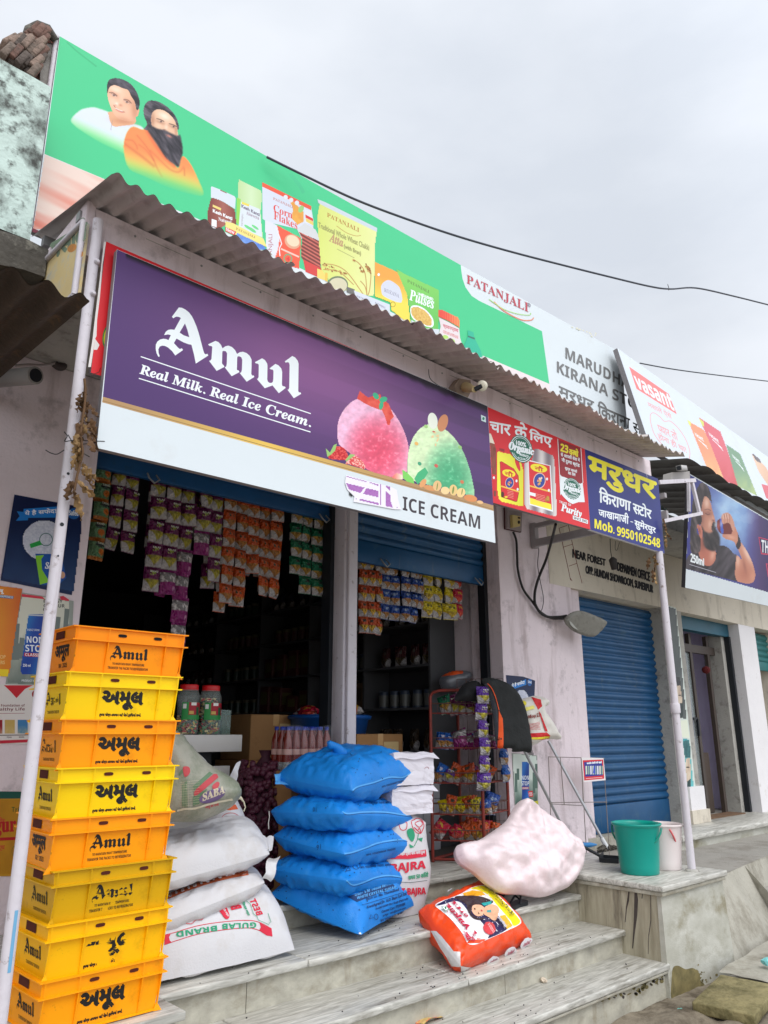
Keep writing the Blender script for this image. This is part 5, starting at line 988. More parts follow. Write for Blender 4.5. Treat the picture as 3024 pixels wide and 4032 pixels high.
for i, (a, b, d, tt, tb) in enumerate(SK):
    A = PY(*a, 3.43); B = PY(*b, 3.66); D = PY(*d, 3.95)
    if i == 4: A = PY(*a, 3.41); A.z = max(A.z, .545); B.z = max(B.z, .56)
    Cc = B + (D - A); Cc.z = max(Cc.z, D.z - .02)
    t = thing('sugar_sack', (A + B + Cc + D)/4, sname[i], 'sack', 'blue sugar sacks stacked on the steps')
    o = pillow([A, B, Cc, D], tt, tb, M_BLUE, 64, 64, ((3.4, .5), (4, .5), (3, .5), (3.6, .5), (3, .5))[i], ((4.6, .55), (4.2, .5), (5, .5), (4.4, .55), (3.6, .6))[i], i*3 + 1, .011, (.06, .10, .07, .09, .05)[i]).build('bag', t)
    bv = bvh_of(o); s = Surf(bvh=bv); s.STEP = .0003; s.Z(1040, 2880, 2.44)
    seam = [[(845, 570), (900, 530), (1050, 490), (1200, 440), (1330, 440), (1430, 385), (1500, 375)], [(752, 770), (800, 790), (950, 775), (1150, 775), (1300, 795), (1435, 815)], [(770, 1175), (850, 1160), (980, 1115), (1100, 1070), (1300, 1040), (1450, 1060)], [(790, 1430), (850, 1475), (950, 1450), (1080, 1400), (1220, 1385), (1400, 1415)], [(920, 1930), (960, 1945), (1100, 1905), (1250, 1850), (1400, 1780), (1460, 1740)]][i]
    s.line(smooth_path(seam, 5, False), 12, M_BLUEL)
    s.line(smooth_path([(x + 4, y + 12) for x, y in seam], 5, False), 3, M_BINK)
    if i == 1: s.text('Customer Care : 7721091000', (975, 640), (1215, 628), 26, M_BINK); s.text('e-Mail : info@kranti.com', (990, 672), (1215, 662), 22, M_BINK); s.text(sansb('MFG. YOGESHWAR TRADER, AHMEDABAD'), (962, 700), (1255, 696), 22, M_BINK); s.ring(918, 648, 22, 22, .2, M_BINK); s.text('10', (505, 775), (470, 770), 40, M_BINK)
    if i == 3: s.ring(885, 1290, 38, 38, .14, M_BINK); s.line([(865, 1265), (905, 1315)], 5, M_BINK); s.line([(785, 1345), (805, 1305), (830, 1335), (785, 1345)], 6, M_BINK); s.text(sansb('MFG. YOGESHWAR TRADER, AHMEDABAD'), (925, 1322), (1265, 1290), 24, M_BINK); s.text('Customer Care : 7721091000', (1010, 1270), (1200, 1256), 22, M_BINK)
    if i == 2: s.text('91', (505, 1140), (545, 1130), 46, M_BINK); s.text(sansb('MFG. YOGESHWAR TRADER'), (980, 1195), (1260, 1135), 18, M_BINK)
    if i == 0: s.text(sansb('MFG. YOGESHWAR TRADER'), (1130, 540), (1340, 480), 18, M_BINK)
    if i == 4:
        s.poly([(800, 1590), (900, 1555), (1050, 1500), (1220, 1455), (1270, 1500), (1090, 1560), (890, 1640)], M_BINK)
        for tx, p, q, h in (('Grade: S-30  Double Refined', (870, 1585), (1230, 1470), 26), ('WHITE CRYSTAL SUGAR', (890, 1615), (1265, 1508), 26)): s.text(sansb(tx), p, q, h, M_BLUEL)
        for tx, p, q, h in (('Batch Lic. No. Thermalised', (980, 1625), (1290, 1530), 26), ('KrantiAgrani Dr. G.D. Bapu Lad SSK', (985, 1712), (1370, 1578), 34), ('Kundal 416309 Dist. Sangli (Mah) India', (1070, 1718), (1380, 1618), 24), ('Customer Care / 7721091000', (1125, 1745), (1350, 1668), 26), ('e-Mail : info@kranti.com', (1135, 1785), (1355, 1705), 26), ('MFG. YOGESHWAR TRADER, AHMEDABAD', (1115, 1830), (1390, 1730), 24)): s.text(sansb(tx) if 'MFG' in tx else tx, p, q, h, M_BINK, .03)
        s.line([(940, 1670), (1340, 1545)], 4, M_BINK); s.ring(1070, 1780, 20, 28, .2, M_BINK); s.line([(1005, 1800), (1020, 1760), (1045, 1790), (1005, 1800)], 5, M_BINK)
        s.line([(915, 1935), (930, 1960), (925, 1995)], 14, ink(230, 234, 236))
    s.build('print', t)
    sd = Surf(bvh=bv); sd.STEP = .0012; R = random.Random(i + 40); x0, x1, y0, y1 = [(800, 1500, 170, 480), (560, 1400, 590, 760), (180, 1430, 850, 1080), (150, 1300, 1200, 1400), (120, 1450, 1500, 1900)][i]
    for k in range([26, 16, 40, 14, 44][i]):
        x, y = R.uniform(x0, x1), R.uniform(y0, y1); w_ = R.uniform(.55, 1.1); an = R.uniform(0, 3); sd.Z(1040, 2880, 2.44)
        px = [(x + (7*w_*math.cos(a)*math.cos(an) - 4*w_*math.sin(a)*math.sin(an)), y + (7*w_*math.cos(a)*math.sin(an) + 4*w_*math.sin(a)*math.cos(an))) for a in [2*math.pi*j/6 for j in range(6)]]
        sd.draw(px, [(0, 1, 2), (0, 2, 3), (0, 3, 4), (0, 4, 5)], SEED)
    tag(sd.build('seeds', t), kind='stuff')
    if i == 0:   # knotted ear and loose flap
        kn = MB(); c0 = PY(1318, 2925, 3.75); kn.tube([c0 + Vector((.08, .04, -.10)), c0 + Vector((.045, .01, -.055)), c0 + Vector((.02, 0, -.03)), c0 + Vector((0, .0, -.018)), c0 + Vector((-.025, .01, -.012)), c0 + Vector((-.04, .01, .008))], [.07, .045, .03, .022, .026, .012], M_BLUE, 12); kn.build('knot', t)
        q = [PY(1078, 3048, 3.93), PY(1082, 3090, 3.9), PY(1140, 3092, 3.86), PY(1150, 3040, 3.95)]
        fl = MB(); fl.grid(lambda u, v: (q[0]*(1 - u) + q[3]*u)*(1 - v) + (q[1]*(1 - u) + q[2]*u)*v + Vector((0, -.012*math.sin(u*5 + v*3), .008*math.sin(v*9))), 10, 8, M_BLUEL); fl.build('flap', t)
    if i == 1: MB().tube([PY(1059, 3194, 3.93), PY(1061, 3215, 3.93), PY(1057, 3240, 3.93), PY(1058, 3264, 3.93)], .003, ink(220, 216, 206), 5).build('string', t)
# ============================================================ white grain sacks on the left
M_WS = mat('white woven sack', (206, 205, 208), .5, .03, 5, .12, 120, spec=.3, grime=(188, 180, 172), gs=3, gp=(.55, .8))
WS = [((480, 3520), (1066, 3362), (1010, 3288), 3.42, 3.50, 3.95, .16, .075, 'topmost plain white grain sack with a loose corner, beside the crates'),
      ((470, 3700), (1046, 3474), (1000, 3420), 3.42, 3.46, 3.92, .085, .085, 'white grain sack with a brown leaf border, in the middle of its pile'),
      ((430, 3900), (1166, 3754), (985, 3530), 3.42, 3.42, 3.95, .27, .02, 'lowest white grain sack with upside-down green and red lettering, beside the crates')]
for i, (fl, fr, brr, ya, yb, yc, tt, tb, lab) in enumerate(WS):
    A = PY(*fl, ya); B = PY(*fr, yb); Cc = PY(*brr, yc); D = A + (Cc - B)
    if i == 2: A.z = B.z = .545; Cc.z = max(.55, Cc.z); D.z = .6
    t = thing('grain_sack', (A + B + Cc + D)/4, lab, 'sack', 'white grain sacks piled beside the crates')
    o = pillow([A, B, Cc, D], tt, tb, M_WS, 80, 44, (5, .62), (3.0, .5), i*5 + 2, .006, .03, -.06).build('bag', t)
    s = Surf(bvh=bvh_of(o)); s.STEP = .0003; s.Z(640, 3180, 2.86)
    if i == 0: s.text('रुपया', (0, 0), (1, 0), 1, wht) if 0 else None
    if i == 1:
        bw = mat('brown border print', (186, 92, 52), .6); s.line(smooth_path([(40, 1015), (250, 925), (500, 840), (750, 775), (965, 735)], 6, False), 52, bw)
        for k in range(13):
            x = 85 + k*70; y = 1000 - (x - 40)*.31 + ((x - 500)/460)**2*22 - 14
            if k % 2: s.ell(x, y, 15, 17, M_WS, 0, 12)
            else:
                for dx, dy in ((-12, -10), (0, -14), (12, -10), (-12, 10), (0, 14), (12, 10)): s.ell(x + dx, y + dy, 6, 9, M_WS, dx*.04, 8)
    if i == 2:
        rdk = mat('red sack print', (206, 36, 62), .6); gnk = mat('green sack print', (40, 150, 110), .6); pat = []
        s.line(smooth_path([(20, 1435), (140, 1405), (400, 1330), (700, 1285), (950, 1270), (1080, 1290), (1220, 1360)], 5, False), 8, rdk); s.line(smooth_path([(20, 1545), (150, 1500), (400, 1425), (700, 1375), (950, 1355), (1080, 1380), (1230, 1450)], 5, False), 8, rdk)
        s.poly([(1088, 1295), (1150, 1330), (1225, 1360), (1236, 1450), (1170, 1440), (1085, 1385), (1105, 1345)], rdk); s.poly([(20, 1440), (90, 1425), (70, 1460), (80, 1500), (100, 1515), (20, 1545)], rdk)
        s.text(sansb('GULAB'), (1052, 1292), (668, 1310), 62, gnk, .02, up=(.02, 1)); s.text(sansb('BRAND'), (606, 1328), (150, 1400), 60, gnk, .02, up=(.12, 1))
        s.text(sansb('BEST'), (1092, 1222), (1030, 1062), 80, rdk, .02, up=(1, -.35)) if 0 else s.text(sansb('BEST'), (1060, 1218), (975, 1045), 70, rdk, .02, up=(.95, -.28)); s.text(sansb('BA'), (775, 1155), (740, 1070), 115, rdk, .03, up=(1, -.22))
        s.text('उत्तम क्वालिटी', (950, 1222), (880, 1070), 40, gnk, .03, up=(.95, -.28)); s.poly(smooth_path([(620, 1140), (700, 1110), (750, 1210), (735, 1255), (700, 1250), (660, 1200)], 4), rdk)
        s.text('उत्तम कोटी', (725, 1235), (660, 1140), 36, M_WS, .03, up=(.9, -.3))
        s.line([(925, 1045), (985, 1090), (1020, 1200), (1060, 1230), (1075, 1270), (1150, 1300), (1190, 1320), (1195, 1300), (1215, 1290), (1180, 1190)], 5, gnk); s.line(smooth_path([(250, 1300), (320, 1310), (370, 1270), (440, 1265), (460, 1220), (420, 1230), (350, 1240), (300, 1280)], 4), 7, rdk)
    if len(s.mb.v): s.build('print', t)
    if i < 2:
        q = [[(1015, 3290), (1080, 3296), (1073, 3350), (1045, 3340)], [(1030, 3462), (1062, 3380), (1107, 3372), (1066, 3468)]][i]; qq = [PY(u, v, yb + .02 + .1*(k in (0, 1))*(i == 0)) for k, (u, v) in enumerate(q)]
        f_ = MB(); f_.grid(lambda u, v: (qq[0]*(1 - u) + qq[1]*u)*(1 - v) + (qq[3]*(1 - u) + qq[2]*u)*v + Vector((0, -.015*math.sin(u*6), .006*math.sin(u*9 + v*4))), 10, 8, M_WS); f_.build('flap', t)
# ============================================================ net bag, white sack behind it, bajra sack, white cartons
z5 = zz(640, 2850, 4.879)
def P5(l, y): return [PY(u, v, y) for u, v in l]
nb = thing('net_bag', PY(780, 3180, 3.62), 'grey translucent net bag with faded red and purple print on the white sacks', 'bag')
M_NET = mat('grey net plastic', (158, 158, 146), .4, .1, 3, .2, 60, spec=.45, grime=(108, 118, 98), gs=5, gp=(.42, .66))
o = inflate(P5(z5(-250, 60, 290, 195, 440, 390, 620, 620, 800, 830, 1060, 1010, 1250, 1160, 1310, 1290, 1320, 1420, 1250, 1520, 1150, 1640, 900, 1780, 620, 1890, 380, 1915, 100, 1900, -250, 1850), 3.62), (-.3, -1, .15), .14, .16, M_NET, .018, 3, .006, 10, fold=lambda a, d, o, ux, uy: .022*crumple_field(a[:, 0], a[:, 1], 97, 8, 6)*np.clip(d/.05, 0, 1)).build('bag', nb)
s = Surf(bvh=bvh_of(o)); s.STEP = .0004; s.Z(640, 2850, 4.879); ng = mat('faded green print', (96, 124, 96), .6); nr = mat('faded red print', (186, 70, 78), .6); npu = mat('faded purple print', (106, 88, 130), .6); npl = mat('pale print', (200, 190, 168), .6)
for q in ([(370, 1180), (470, 1090), (480, 1600), (370, 1600)], [(580, 1200), (900, 920), (960, 960), (700, 1200), (600, 1280)], [(580, 1400), (700, 1330), (860, 1250), (760, 1400), (700, 1540), (580, 1580)], [(310, 960), (385, 860), (390, 940), (320, 1000)]): s.poly(q, ng)
s.poly([(395, 830), (500, 830), (525, 920), (490, 990), (430, 1020), (405, 960)], nr, 3); s.poly([(600, 1340), (640, 1260), (980, 970), (1060, 1020), (1040, 1060), (720, 1320), (620, 1385)], nr, 2); s.poly([(950, 1200), (1040, 1120), (1090, 1150), (1060, 1230), (980, 1260)], nr, 3)
s.ell(950, 1380, 262, 112, npu, -.36); s.text(serif('SABA'), (770, 1480), (1190, 1320), 150, npl, .03, hr=130); s.text('आलू का राजा', (815, 1640), (1075, 1580), 80, nr, .03)
for k in range(9): s.line([(370 + k*14, 1110 + k*8), (372 + k*15, 1600 + k*4)], 3, npl) if k % 2 == 0 else None
for k in range(12): s.line([(330, 1130 + k*44), (700, 1090 + k*44)], 3, npl)
s.line(smooth_path([(270, 1640), (420, 1610), (620, 1600), (850, 1530), (1100, 1470), (1300, 1430), (1310, 1425)], 5, False), 34, ink(196, 190, 170)); s.build('print', nb)
tl2 = P5(z5(1280, 1420, 1400, 1415, 1500, 1420), 3.60); MB().tube([*tl2, *P5(z5(1560, 1500, 1590, 1600, 1560, 1680), 3.6)], [.02, .014, .008, .004, .003, .003], ink(206, 200, 176), 7).build('tie', nb)
wb_ = thing('white_sack', PY(900, 3300, 4.05), 'upright white sack with orange print standing behind the white pile', 'sack')
o = inflate(P5(z5(640, 650, 700, 580, 860, 760, 870, 900, 1160, 1100, 1340, 790, 1380, 735, 1440, 720, 1390, 900, 1350, 1200, 1360, 1400, 1460, 1650, 1530, 1900, 1540, 2300, 1300, 2700, 900, 2600, 800, 1600, 780, 1000), 4.0), (-.2, -1, 0), .13, .14, M_WS, .03, 8, .008, 9, smooth=3).build('bag', wb_)
s = Surf(bvh=bvh_of(o)); s.STEP = .0004; s.Z(640, 2850, 4.879); og = mat('orange sack print', (206, 92, 52), .6)
s.poly([(1190, 1650), (1260, 1570), (1400, 1550), (1450, 1640), (1300, 1660)], og); s.line(smooth_path([(1100, 1850), (1180, 1750), (1290, 1710), (1400, 1730), (1490, 1800)], 5, False), 10, ink(190, 60, 70)); s.text('रुपया', (1250, 1890), (1435, 1895), 75, ink(176, 60, 66), .03); s.text(sansb('1'), (1362, 1945), (1395, 1945), 50, ink(190, 50, 50), .05); s.build('print', wb_)
bj = thing('grain_sack', (3.66, 3.74, .515), 'upright white millet sack with red roses behind the blue sacks', 'sack')
def bag_up(cx, cy, z0, z1, rx, ry, m, sd, taper=.12):
    mb = MB(); nz_, nn = 22, 36; vs = []
    for j in range(nz_ + 1):
        t = j/nz_; k = (1 - .25*(1 - t)**8)*(1 - taper*t**4)*(1 - .55*max(0, (t - .93)/.07))*(1 + .05*math.sin(t*9 + sd)); z = z0 + (z1 - z0)*t
        for i in range(nn):
            a = 2*math.pi*i/nn; ca, sa = math.cos(a), math.sin(a); e = (abs(ca)**3.2 + abs(sa)**3.2)**(-1/3.2); w_ = 1 + .03*(float(fbm(np.array(a*3), np.array(t*7), sd)) - .5)*2
            vs.append(Vector((cx + rx*k*w_*e*ca, cy + ry*k*w_*e*sa, z)))
    fs = [(j*nn + i, j*nn + (i + 1) % nn, (j + 1)*nn + (i + 1) % nn, (j + 1)*nn + i) for j in range(nz_) for i in range(nn)]
    mb.add(vs, fs, m, True); mb.add(vs[-nn:], [tuple(range(nn))], m); return mb
o = bag_up(3.575, 3.74, .517, 1.08, .19, .12, M_WS, 4).build('bag', bj)
s = Surf(bvh=bvh_of(o)); s.STEP = .0004; s.Z(1040, 2880, 2.44); rb = mat('red sack print', (206, 36, 62), .6); gb = mat('green sack print', (40, 150, 110), .6)
for q in ([(1415, 860), (1440, 850), (1470, 835), (1510, 850), (1535, 900), (1520, 950), (1500, 980), (1460, 970), (1430, 930), (1415, 880)], [(1450, 880), (1500, 860), (1520, 890), (1490, 920), (1460, 900)], [(1290, 850), (1330, 870), (1370, 880), (1360, 940), (1310, 940)], [(1440, 920), (1470, 950), (1490, 930), (1500, 975)]): s.line(smooth_path(q, 4), 7, rb)
s.line([(1480, 980), (1470, 1040), (1440, 1100)], 6, gb); s.poly([(1370, 950), (1420, 930), (1445, 1000), (1420, 1060), (1380, 1010)], gb, 3); s.poly([(1470, 1030), (1520, 1020), (1510, 1060)], gb); s.poly([(1390, 1080), (1440, 1110), (1400, 1120)], gb)
s.poly([(1215, 1180), (1380, 1165), (1548, 1135), (1555, 1200), (1390, 1225), (1215, 1225)], rb); s.text('कांटी की मशीन द्वारा साफ किया हुआ', (1225, 1210), (1540, 1180), 44, M_WS, .03)
s.text(sansb('BAJRA'), (1215, 1372), (1545, 1335), 96, rb, .02); s.text('समय 50 किलो', (1380, 1425), (1570, 1395), 50, gb, .03); s.text(sansb('BEST BAJRA'), (1215, 1590), (1545, 1578), 82, rb, .02); s.line([(1220, 1440), (1400, 1450), (1560, 1430)], 5, ink(60, 80, 80)); s.build('print', bj)
M_WC = mat('white carton', (216, 212, 220), .7, .05, 4, .1, 30, grime=(168, 160, 166), gs=6, gp=(.58, .8))
for k, (z0, z1, x0, x1, rz_) in enumerate(((1.09, 1.255, 3.42, 3.755, -.06), (1.265, 1.452, 3.40, 3.77, .05))):
    t = thing('white_carton', (3.65, 3.74, z0), ['crumpled white carton on top of the upright millet sack', 'upper white carton with a bent lid, behind the topmost blue sack'][k], 'carton', 'white cartons behind the blue sacks')
    mb = MB(); M = Matrix.Translation((3.65, 3.76, 0)) @ Matrix.Rotation(rz_, 4, 'Z'); bm = bmesh.new(); bmesh.ops.create_cube(bm, size=1); bmesh.ops.subdivide_edges(bm, edges=bm.edges[:], cuts=9, use_grid_fill=True)
    for q in bm.verts: q.co = Vector(((x0 + x1)/2 - 3.65 + q.co.x*(x1 - x0), .015 + q.co.y*.29, (z0 + z1)/2 + q.co.z*(z1 - z0))) + Vector([.022*(float(fbm(np.array(q.co.x*4 + 40 + s_), np.array(q.co.z*5 + q.co.y*3 + 40), 160 + k + s_, 3)) - .5) for s_ in (0, 7, 13)])
    mb.bm(bm, M_WC, M, False); mb.build('box', t)
    f_ = MB(); f_.grid(lambda u, v: M @ Vector((x0 - 3.65 + (x1 - x0 + .03)*u, -.135 + .03*v - .02*(1 - v)*u, z1 - .035*(1 - v) + .006*math.sin(u*11) + .004)), 12, 4, M_WC); f_.build('lid', t)
    q = MB(); q.tube([M @ Vector((x1 - 3.72 + .02*math.cos(a), -.1315, z0 + .09 + .012*math.sin(a))) for a in [i*.5 for i in range(7)]], .0012, ink(176, 90, 96), 4); q.build('pen_mark', t)
# ============================================================ salt sack
M_ORG = mat('orange salt sack', (232, 72, 22), .35, .08, 5, .2, 30, spec=.45); M_SW = mat('white sack side', (212, 208, 206), .5)
ss = thing('salt_sack', PY(1850, 3650, 3.3), 'bright orange salt sack with a printed woman, lying across two steps', 'sack')
c = [PY(1812, 3806, 3.06), PY(2096, 3690, 3.20), PY(1893, 3478, 3.66), PY(1645, 3588, 3.44)]
o = pillow(c, .085, .12, M_ORG, 60, 60, (5, .45), (5, .45), 21, .008, .02, .0, 1.3).build('bag', ss)
s = Surf(bvh=bvh_of(o)); s.STEP = .0005; s.Z(1640, 3400, 3.19)
s.poly(smooth_path([(235, 530), (300, 480), (440, 430), (560, 380), (680, 310), (780, 280), (860, 280), (960, 340), (1080, 450), (1200, 570), (1290, 680), (1312, 730), (1290, 770), (1130, 850), (900, 950), (760, 1015), (680, 1020), (630, 990), (560, 860), (420, 690), (300, 590)], 4), ink(236, 234, 236))
s.poly(smooth_path([(250, 530), (350, 470), (470, 430), (600, 440), (760, 420), (900, 480), (1000, 620), (1100, 780), (1120, 840), (900, 940), (910, 880), (800, 720), (680, 640), (560, 500), (460, 480), (330, 520)], 4), ink(36, 30, 78))
s.poly(smooth_path([(680, 320), (800, 285), (880, 300), (1000, 390), (1140, 530), (1270, 680), (1300, 730), (1280, 765), (1215, 785), (1180, 720), (1020, 540), (900, 400), (780, 340)], 4), ink(240, 226, 20)); s.poly([(580, 380), (700, 340), (820, 355), (860, 400), (700, 420), (600, 410)], ink(236, 166, 30)); s.poly([(1040, 660), (1110, 650), (1205, 785), (1135, 830)], ink(240, 180, 50))
s.poly(smooth_path([(480, 430), (640, 410), (800, 420), (960, 480), (900, 520), (760, 520), (700, 560), (690, 640), (780, 690), (860, 690), (800, 720), (700, 690), (640, 600), (620, 520)], 4), ink(56, 40, 46)); s.poly(smooth_path([(700, 540), (790, 525), (850, 570), (830, 650), (760, 670), (700, 620)], 4), ink(232, 180, 146)); s.poly(smooth_path([(850, 560), (920, 520), (1000, 540), (1030, 600), (1000, 700), (960, 720), (900, 680), (840, 640)], 4), ink(226, 172, 136)); s.poly([(810, 510), (940, 480), (930, 520), (840, 540)], ink(30, 160, 160)); s.poly([(880, 600), (930, 590), (930, 620), (880, 625)], ink(60, 160, 160)); s.ell(728, 582, 14, 8, ink(50, 30, 30), .9, 10); s.ell(775, 635, 14, 8, ink(50, 30, 30), .9, 10); s.ell(812, 603, 12, 7, ink(190, 60, 60), 1, 10)
s.ell(905, 820, 82, 72, ink(206, 60, 66), .8); s.text(sansb('IODIZED'), (880, 770), (950, 880), 30, ink(236, 180, 180), 0, up=(.8, -.6)); 
rk = ink(196, 26, 66)
s.text(serif('Ankur'), (700, 868), (400, 520), 96, rk, .035, up=(-.75, .25) if 0 else (.72, -.45)) if 0 else None
s.text(serif('Ankur'), (622, 845), (352, 528), 80, rk, .04, up=(.82, -.22)); s.text(serif('SALT'), (612, 690), (428, 490), 40, rk, .05, up=(.82, -.3)) 
for k in range(13): a = 1.2 + k*.16; s.line([(690 + 50*math.cos(a), 890 + 50*math.sin(a)*.9), (690 + 105*math.cos(a), 890 + 105*math.sin(a)*.95)], 8, rk)
s.ell(712, 900, 34, 28, rk, .5); s.ell(705, 898, 14, 12, wht, .5); s.poly([(310, 580), (350, 560), (395, 600), (355, 622)], ink(40, 120, 70)); s.poly([(318, 582), (350, 567), (387, 600), (355, 615)], wht); s.ell(353, 592, 10, 10, ink(40, 120, 70))
s.text(serif('Ankur Chemfood Limited'), (1205, 690), (860, 330), 38, ink(120, 110, 40), .02, up=(.75, -.6)); s.text('आयोडीन युक्त', (1085, 830), (1010, 720), 40, ink(190, 190, 200), .05, up=(.8, -.5))
for x, y in ((930, 1195), (1148, 1085), (1345, 978)): s.ell(x, y, 84, 52, ink(232, 226, 230), -.6); s.text(bital('Ankur'), (x - 48, y + 38), (x + 52, y - 18), 36, ink(196, 80, 110), .03)
s.line([(600, 270), (660, 245)], 10, ink(230, 220, 220)); s.ell(430, 375, 36, 16, ink(230, 226, 230), -.5); s.build('print', ss)
s = Surf(bvh=bvh_of(o)); s.STEP = .0005; s.Z(1640, 3400, 3.19); s.poly([(180, 845), (250, 850), (330, 930), (470, 1105), (550, 1110), (556, 1300), (440, 1290), (380, 1180), (300, 1060)], M_SW); s.poly([(556, 1285), (640, 1300), (760, 1310), (640, 1380), (556, 1380)], M_SW); s.build('gusset', ss)
# ============================================================ big pale pink bag
M_PINK = mat('pale pink woven plastic', (230, 212, 214), .38, .04, 3, .15, 60, spec=.4, grime=(212, 176, 180), gs=2.2, gp=(.54, .82))
zp = zz(1600, 3000, 1.165)
pg = thing('pink_bag', PY(2060, 3400, 3.35), 'large bulging pale pink woven bag with a twisted neck, on the top steps', 'bag')
out = [(228, 370, 3.36), (262, 358, 3.4), (330, 350, 3.45), (400, 310, 3.5), (450, 275, 3.55), (470, 245, 3.6), (495, 200, 3.6), (520, 180, 3.6), (540, 182, 3.6), (570, 215, 3.6), (610, 245, 3.62), (640, 280, 3.62), (700, 330, 3.62), (745, 370, 3.6), (785, 420, 3.55), (806, 475, 3.5), (806, 535, 3.42), (775, 595, 3.33), (725, 620, 3.27), (650, 640, 3.26), (560, 620, 3.27), (470, 605, 3.28), (400, 560, 3.3), (330, 500, 3.33), (260, 450, 3.34), (232, 410, 3.35)]
YP = lambda v: 3.36 + (640 - v)/460*.36
out = [(228 + (u - 228)*.865, 640 - (640 - v)*.93, y) for u, v, y in out]
Pb = [PY(*zp(u, v)[0], YP(v)) for u, v, y in out]
def fold(a, d, o, ux, uy):
    tip = Vector(PY(*zp(496, 220)[0], YP(220))) - o; tx, ty = tip.dot(ux), tip.dot(uy); dx, dy = a[:, 0] - tx, a[:, 1] - ty; r = np.hypot(dx, dy); th = np.arctan2(dy, dx)
    rg = 1 - np.abs(2*fbm(th*4.5 + 40, r*2.2 + 40, 77, 3) - 1)*2.2; rg2 = 1 - np.abs(2*fbm(a[:, 0]*13 + 70, a[:, 1]*13 + 70, 79, 3) - 1)*2.4
    return .15*crumple_field(th*.42, r*.8, 91, 4.5, 8, 1.25)*np.clip(d/.07, 0, 1) + .12*crumple_field(a[:, 0], a[:, 1], 93, 8, 7, 1.25)*np.clip(d/.06, 0, 1) + .5* .014*np.sin(th*21 + 2*np.sin(r*6))*np.exp(-r*2.0)*np.clip(d/.05, 0, 1) + .010*np.sin(th*9 + r*14)*np.exp(-(r - .5)**2*6)*np.clip(d/.06, 0, 1) + .007*np.sin(dy*34 + 3*np.sin(dx*7))*np.clip((r - .45)*4, 0, 1)*np.clip(d/.05, 0, 1)
inflate(Pb, (-.12, -.87, .50), .17, .24, M_PINK, .0105, 11, .004, 8, back=.75, fold=fold).build('bag', pg)
# ============================================================ hanging sachets
def sachet_mesh(name, top, mid, food, text=None, kind=0, seed=0):
    nu, nv = 14, 18; U, V = np.meshgrid(np.linspace(0, 1, nu + 1), np.linspace(0, 1, nv + 1)); n = fbm(U*9, V*9, seed + 200, 3)
    col = np.empty(U.shape + (3,)); tp = np.array(top)/255; md = np.array(mid)/255; fd = np.array(food)/255
    col[:] = tp; low = V > .50; wh = np.array((204, 198, 196))/255
    if kind == 0:      # snack: coloured top, white below with a V of food
        col[low] = wh; tri = low & (np.abs(U - .5) < .56*(1 - (V - .47)/.44)) & (V > .47); col[tri] = (fd*(.55 + .9*n[..., None]))[tri]; lab = (V > .22) & (V < .36) & (np.abs(U - .52) < .22) & (n > .46); col[lab] = md; col[V > .96] = tp
    elif kind == 1:    # drink powder: pale green with an orange slice and a dark lozenge
        col[:] = np.array((206, 120, 40))/255; b = (V > .16) & (V < .86); col[b] = (md*(.85 + .3*n[..., None]))[b]; col[(((U - .68)/.22)**2 + ((V - .62)/.16)**2) < 1] = fd; col[(((U - .55)/.34)**2 + ((V - .30)/.10)**2) < 1] = np.array((30, 60, 50))/255
    elif kind == 2:    # back of a snack sachet: white print panel
        col[:] = tp; b = (V > .12) & (V < .52); col[b] = (wh*(.72 + .5*(n[..., None] > .5)))[b]; col[(V > .7) & (U > .55) & (n > .52)] = np.array((226, 160, 200))/255
    col = col*.86  # print darkened to stand for the shade the strips hang in
    col = np.where(col <= .04, col/12.92, ((np.clip(col, 0, 1) + .055)/1.055)**2.4)
    k = (1 - np.abs(2*U - 1)**2.6)**.6*np.clip(1 - np.abs(2*(V - .05)/.9 - 1)**3, 0, 1)**.7
    wv = .05*(n - .5) + .02*np.sin(U*26)*(np.abs(V - .5) > .42)
    x = (U - .5)*(1 - .03*np.sin(V*math.pi)); z = -V; mb = MB(); vs = []
    for sg in (-1, 1): vs.append([Vector((float(a), float(sg*.13*kk + ww*.6), float(c))) for a, kk, ww, c in zip(x.ravel(), k.ravel(), wv.ravel(), z.ravel())])
    K = nu + 1; fs = [(j*K + i, (j + 1)*K + i, (j + 1)*K + i + 1, j*K + i + 1) for j in range(nv) for i in range(nu)]
    fm = vmat('sachet foil print', .2, True); mb.add(vs[0], fs, fm, True, col.reshape(-1, 3)); mb.add(vs[1], [tuple(reversed(q)) for q in fs], fm, True, col.reshape(-1, 3))
    if text:
        q = MB(); V_, F_, _ = text2d(text); mb.add([Vector((.05 + (a - .5)*.46, -.138, -.27 + b*.1)) for a, b in V_], F_, ink(226, 226, 210))
    o = mb.build(name); me = o.data; bpy.data.objects.remove(o); return me
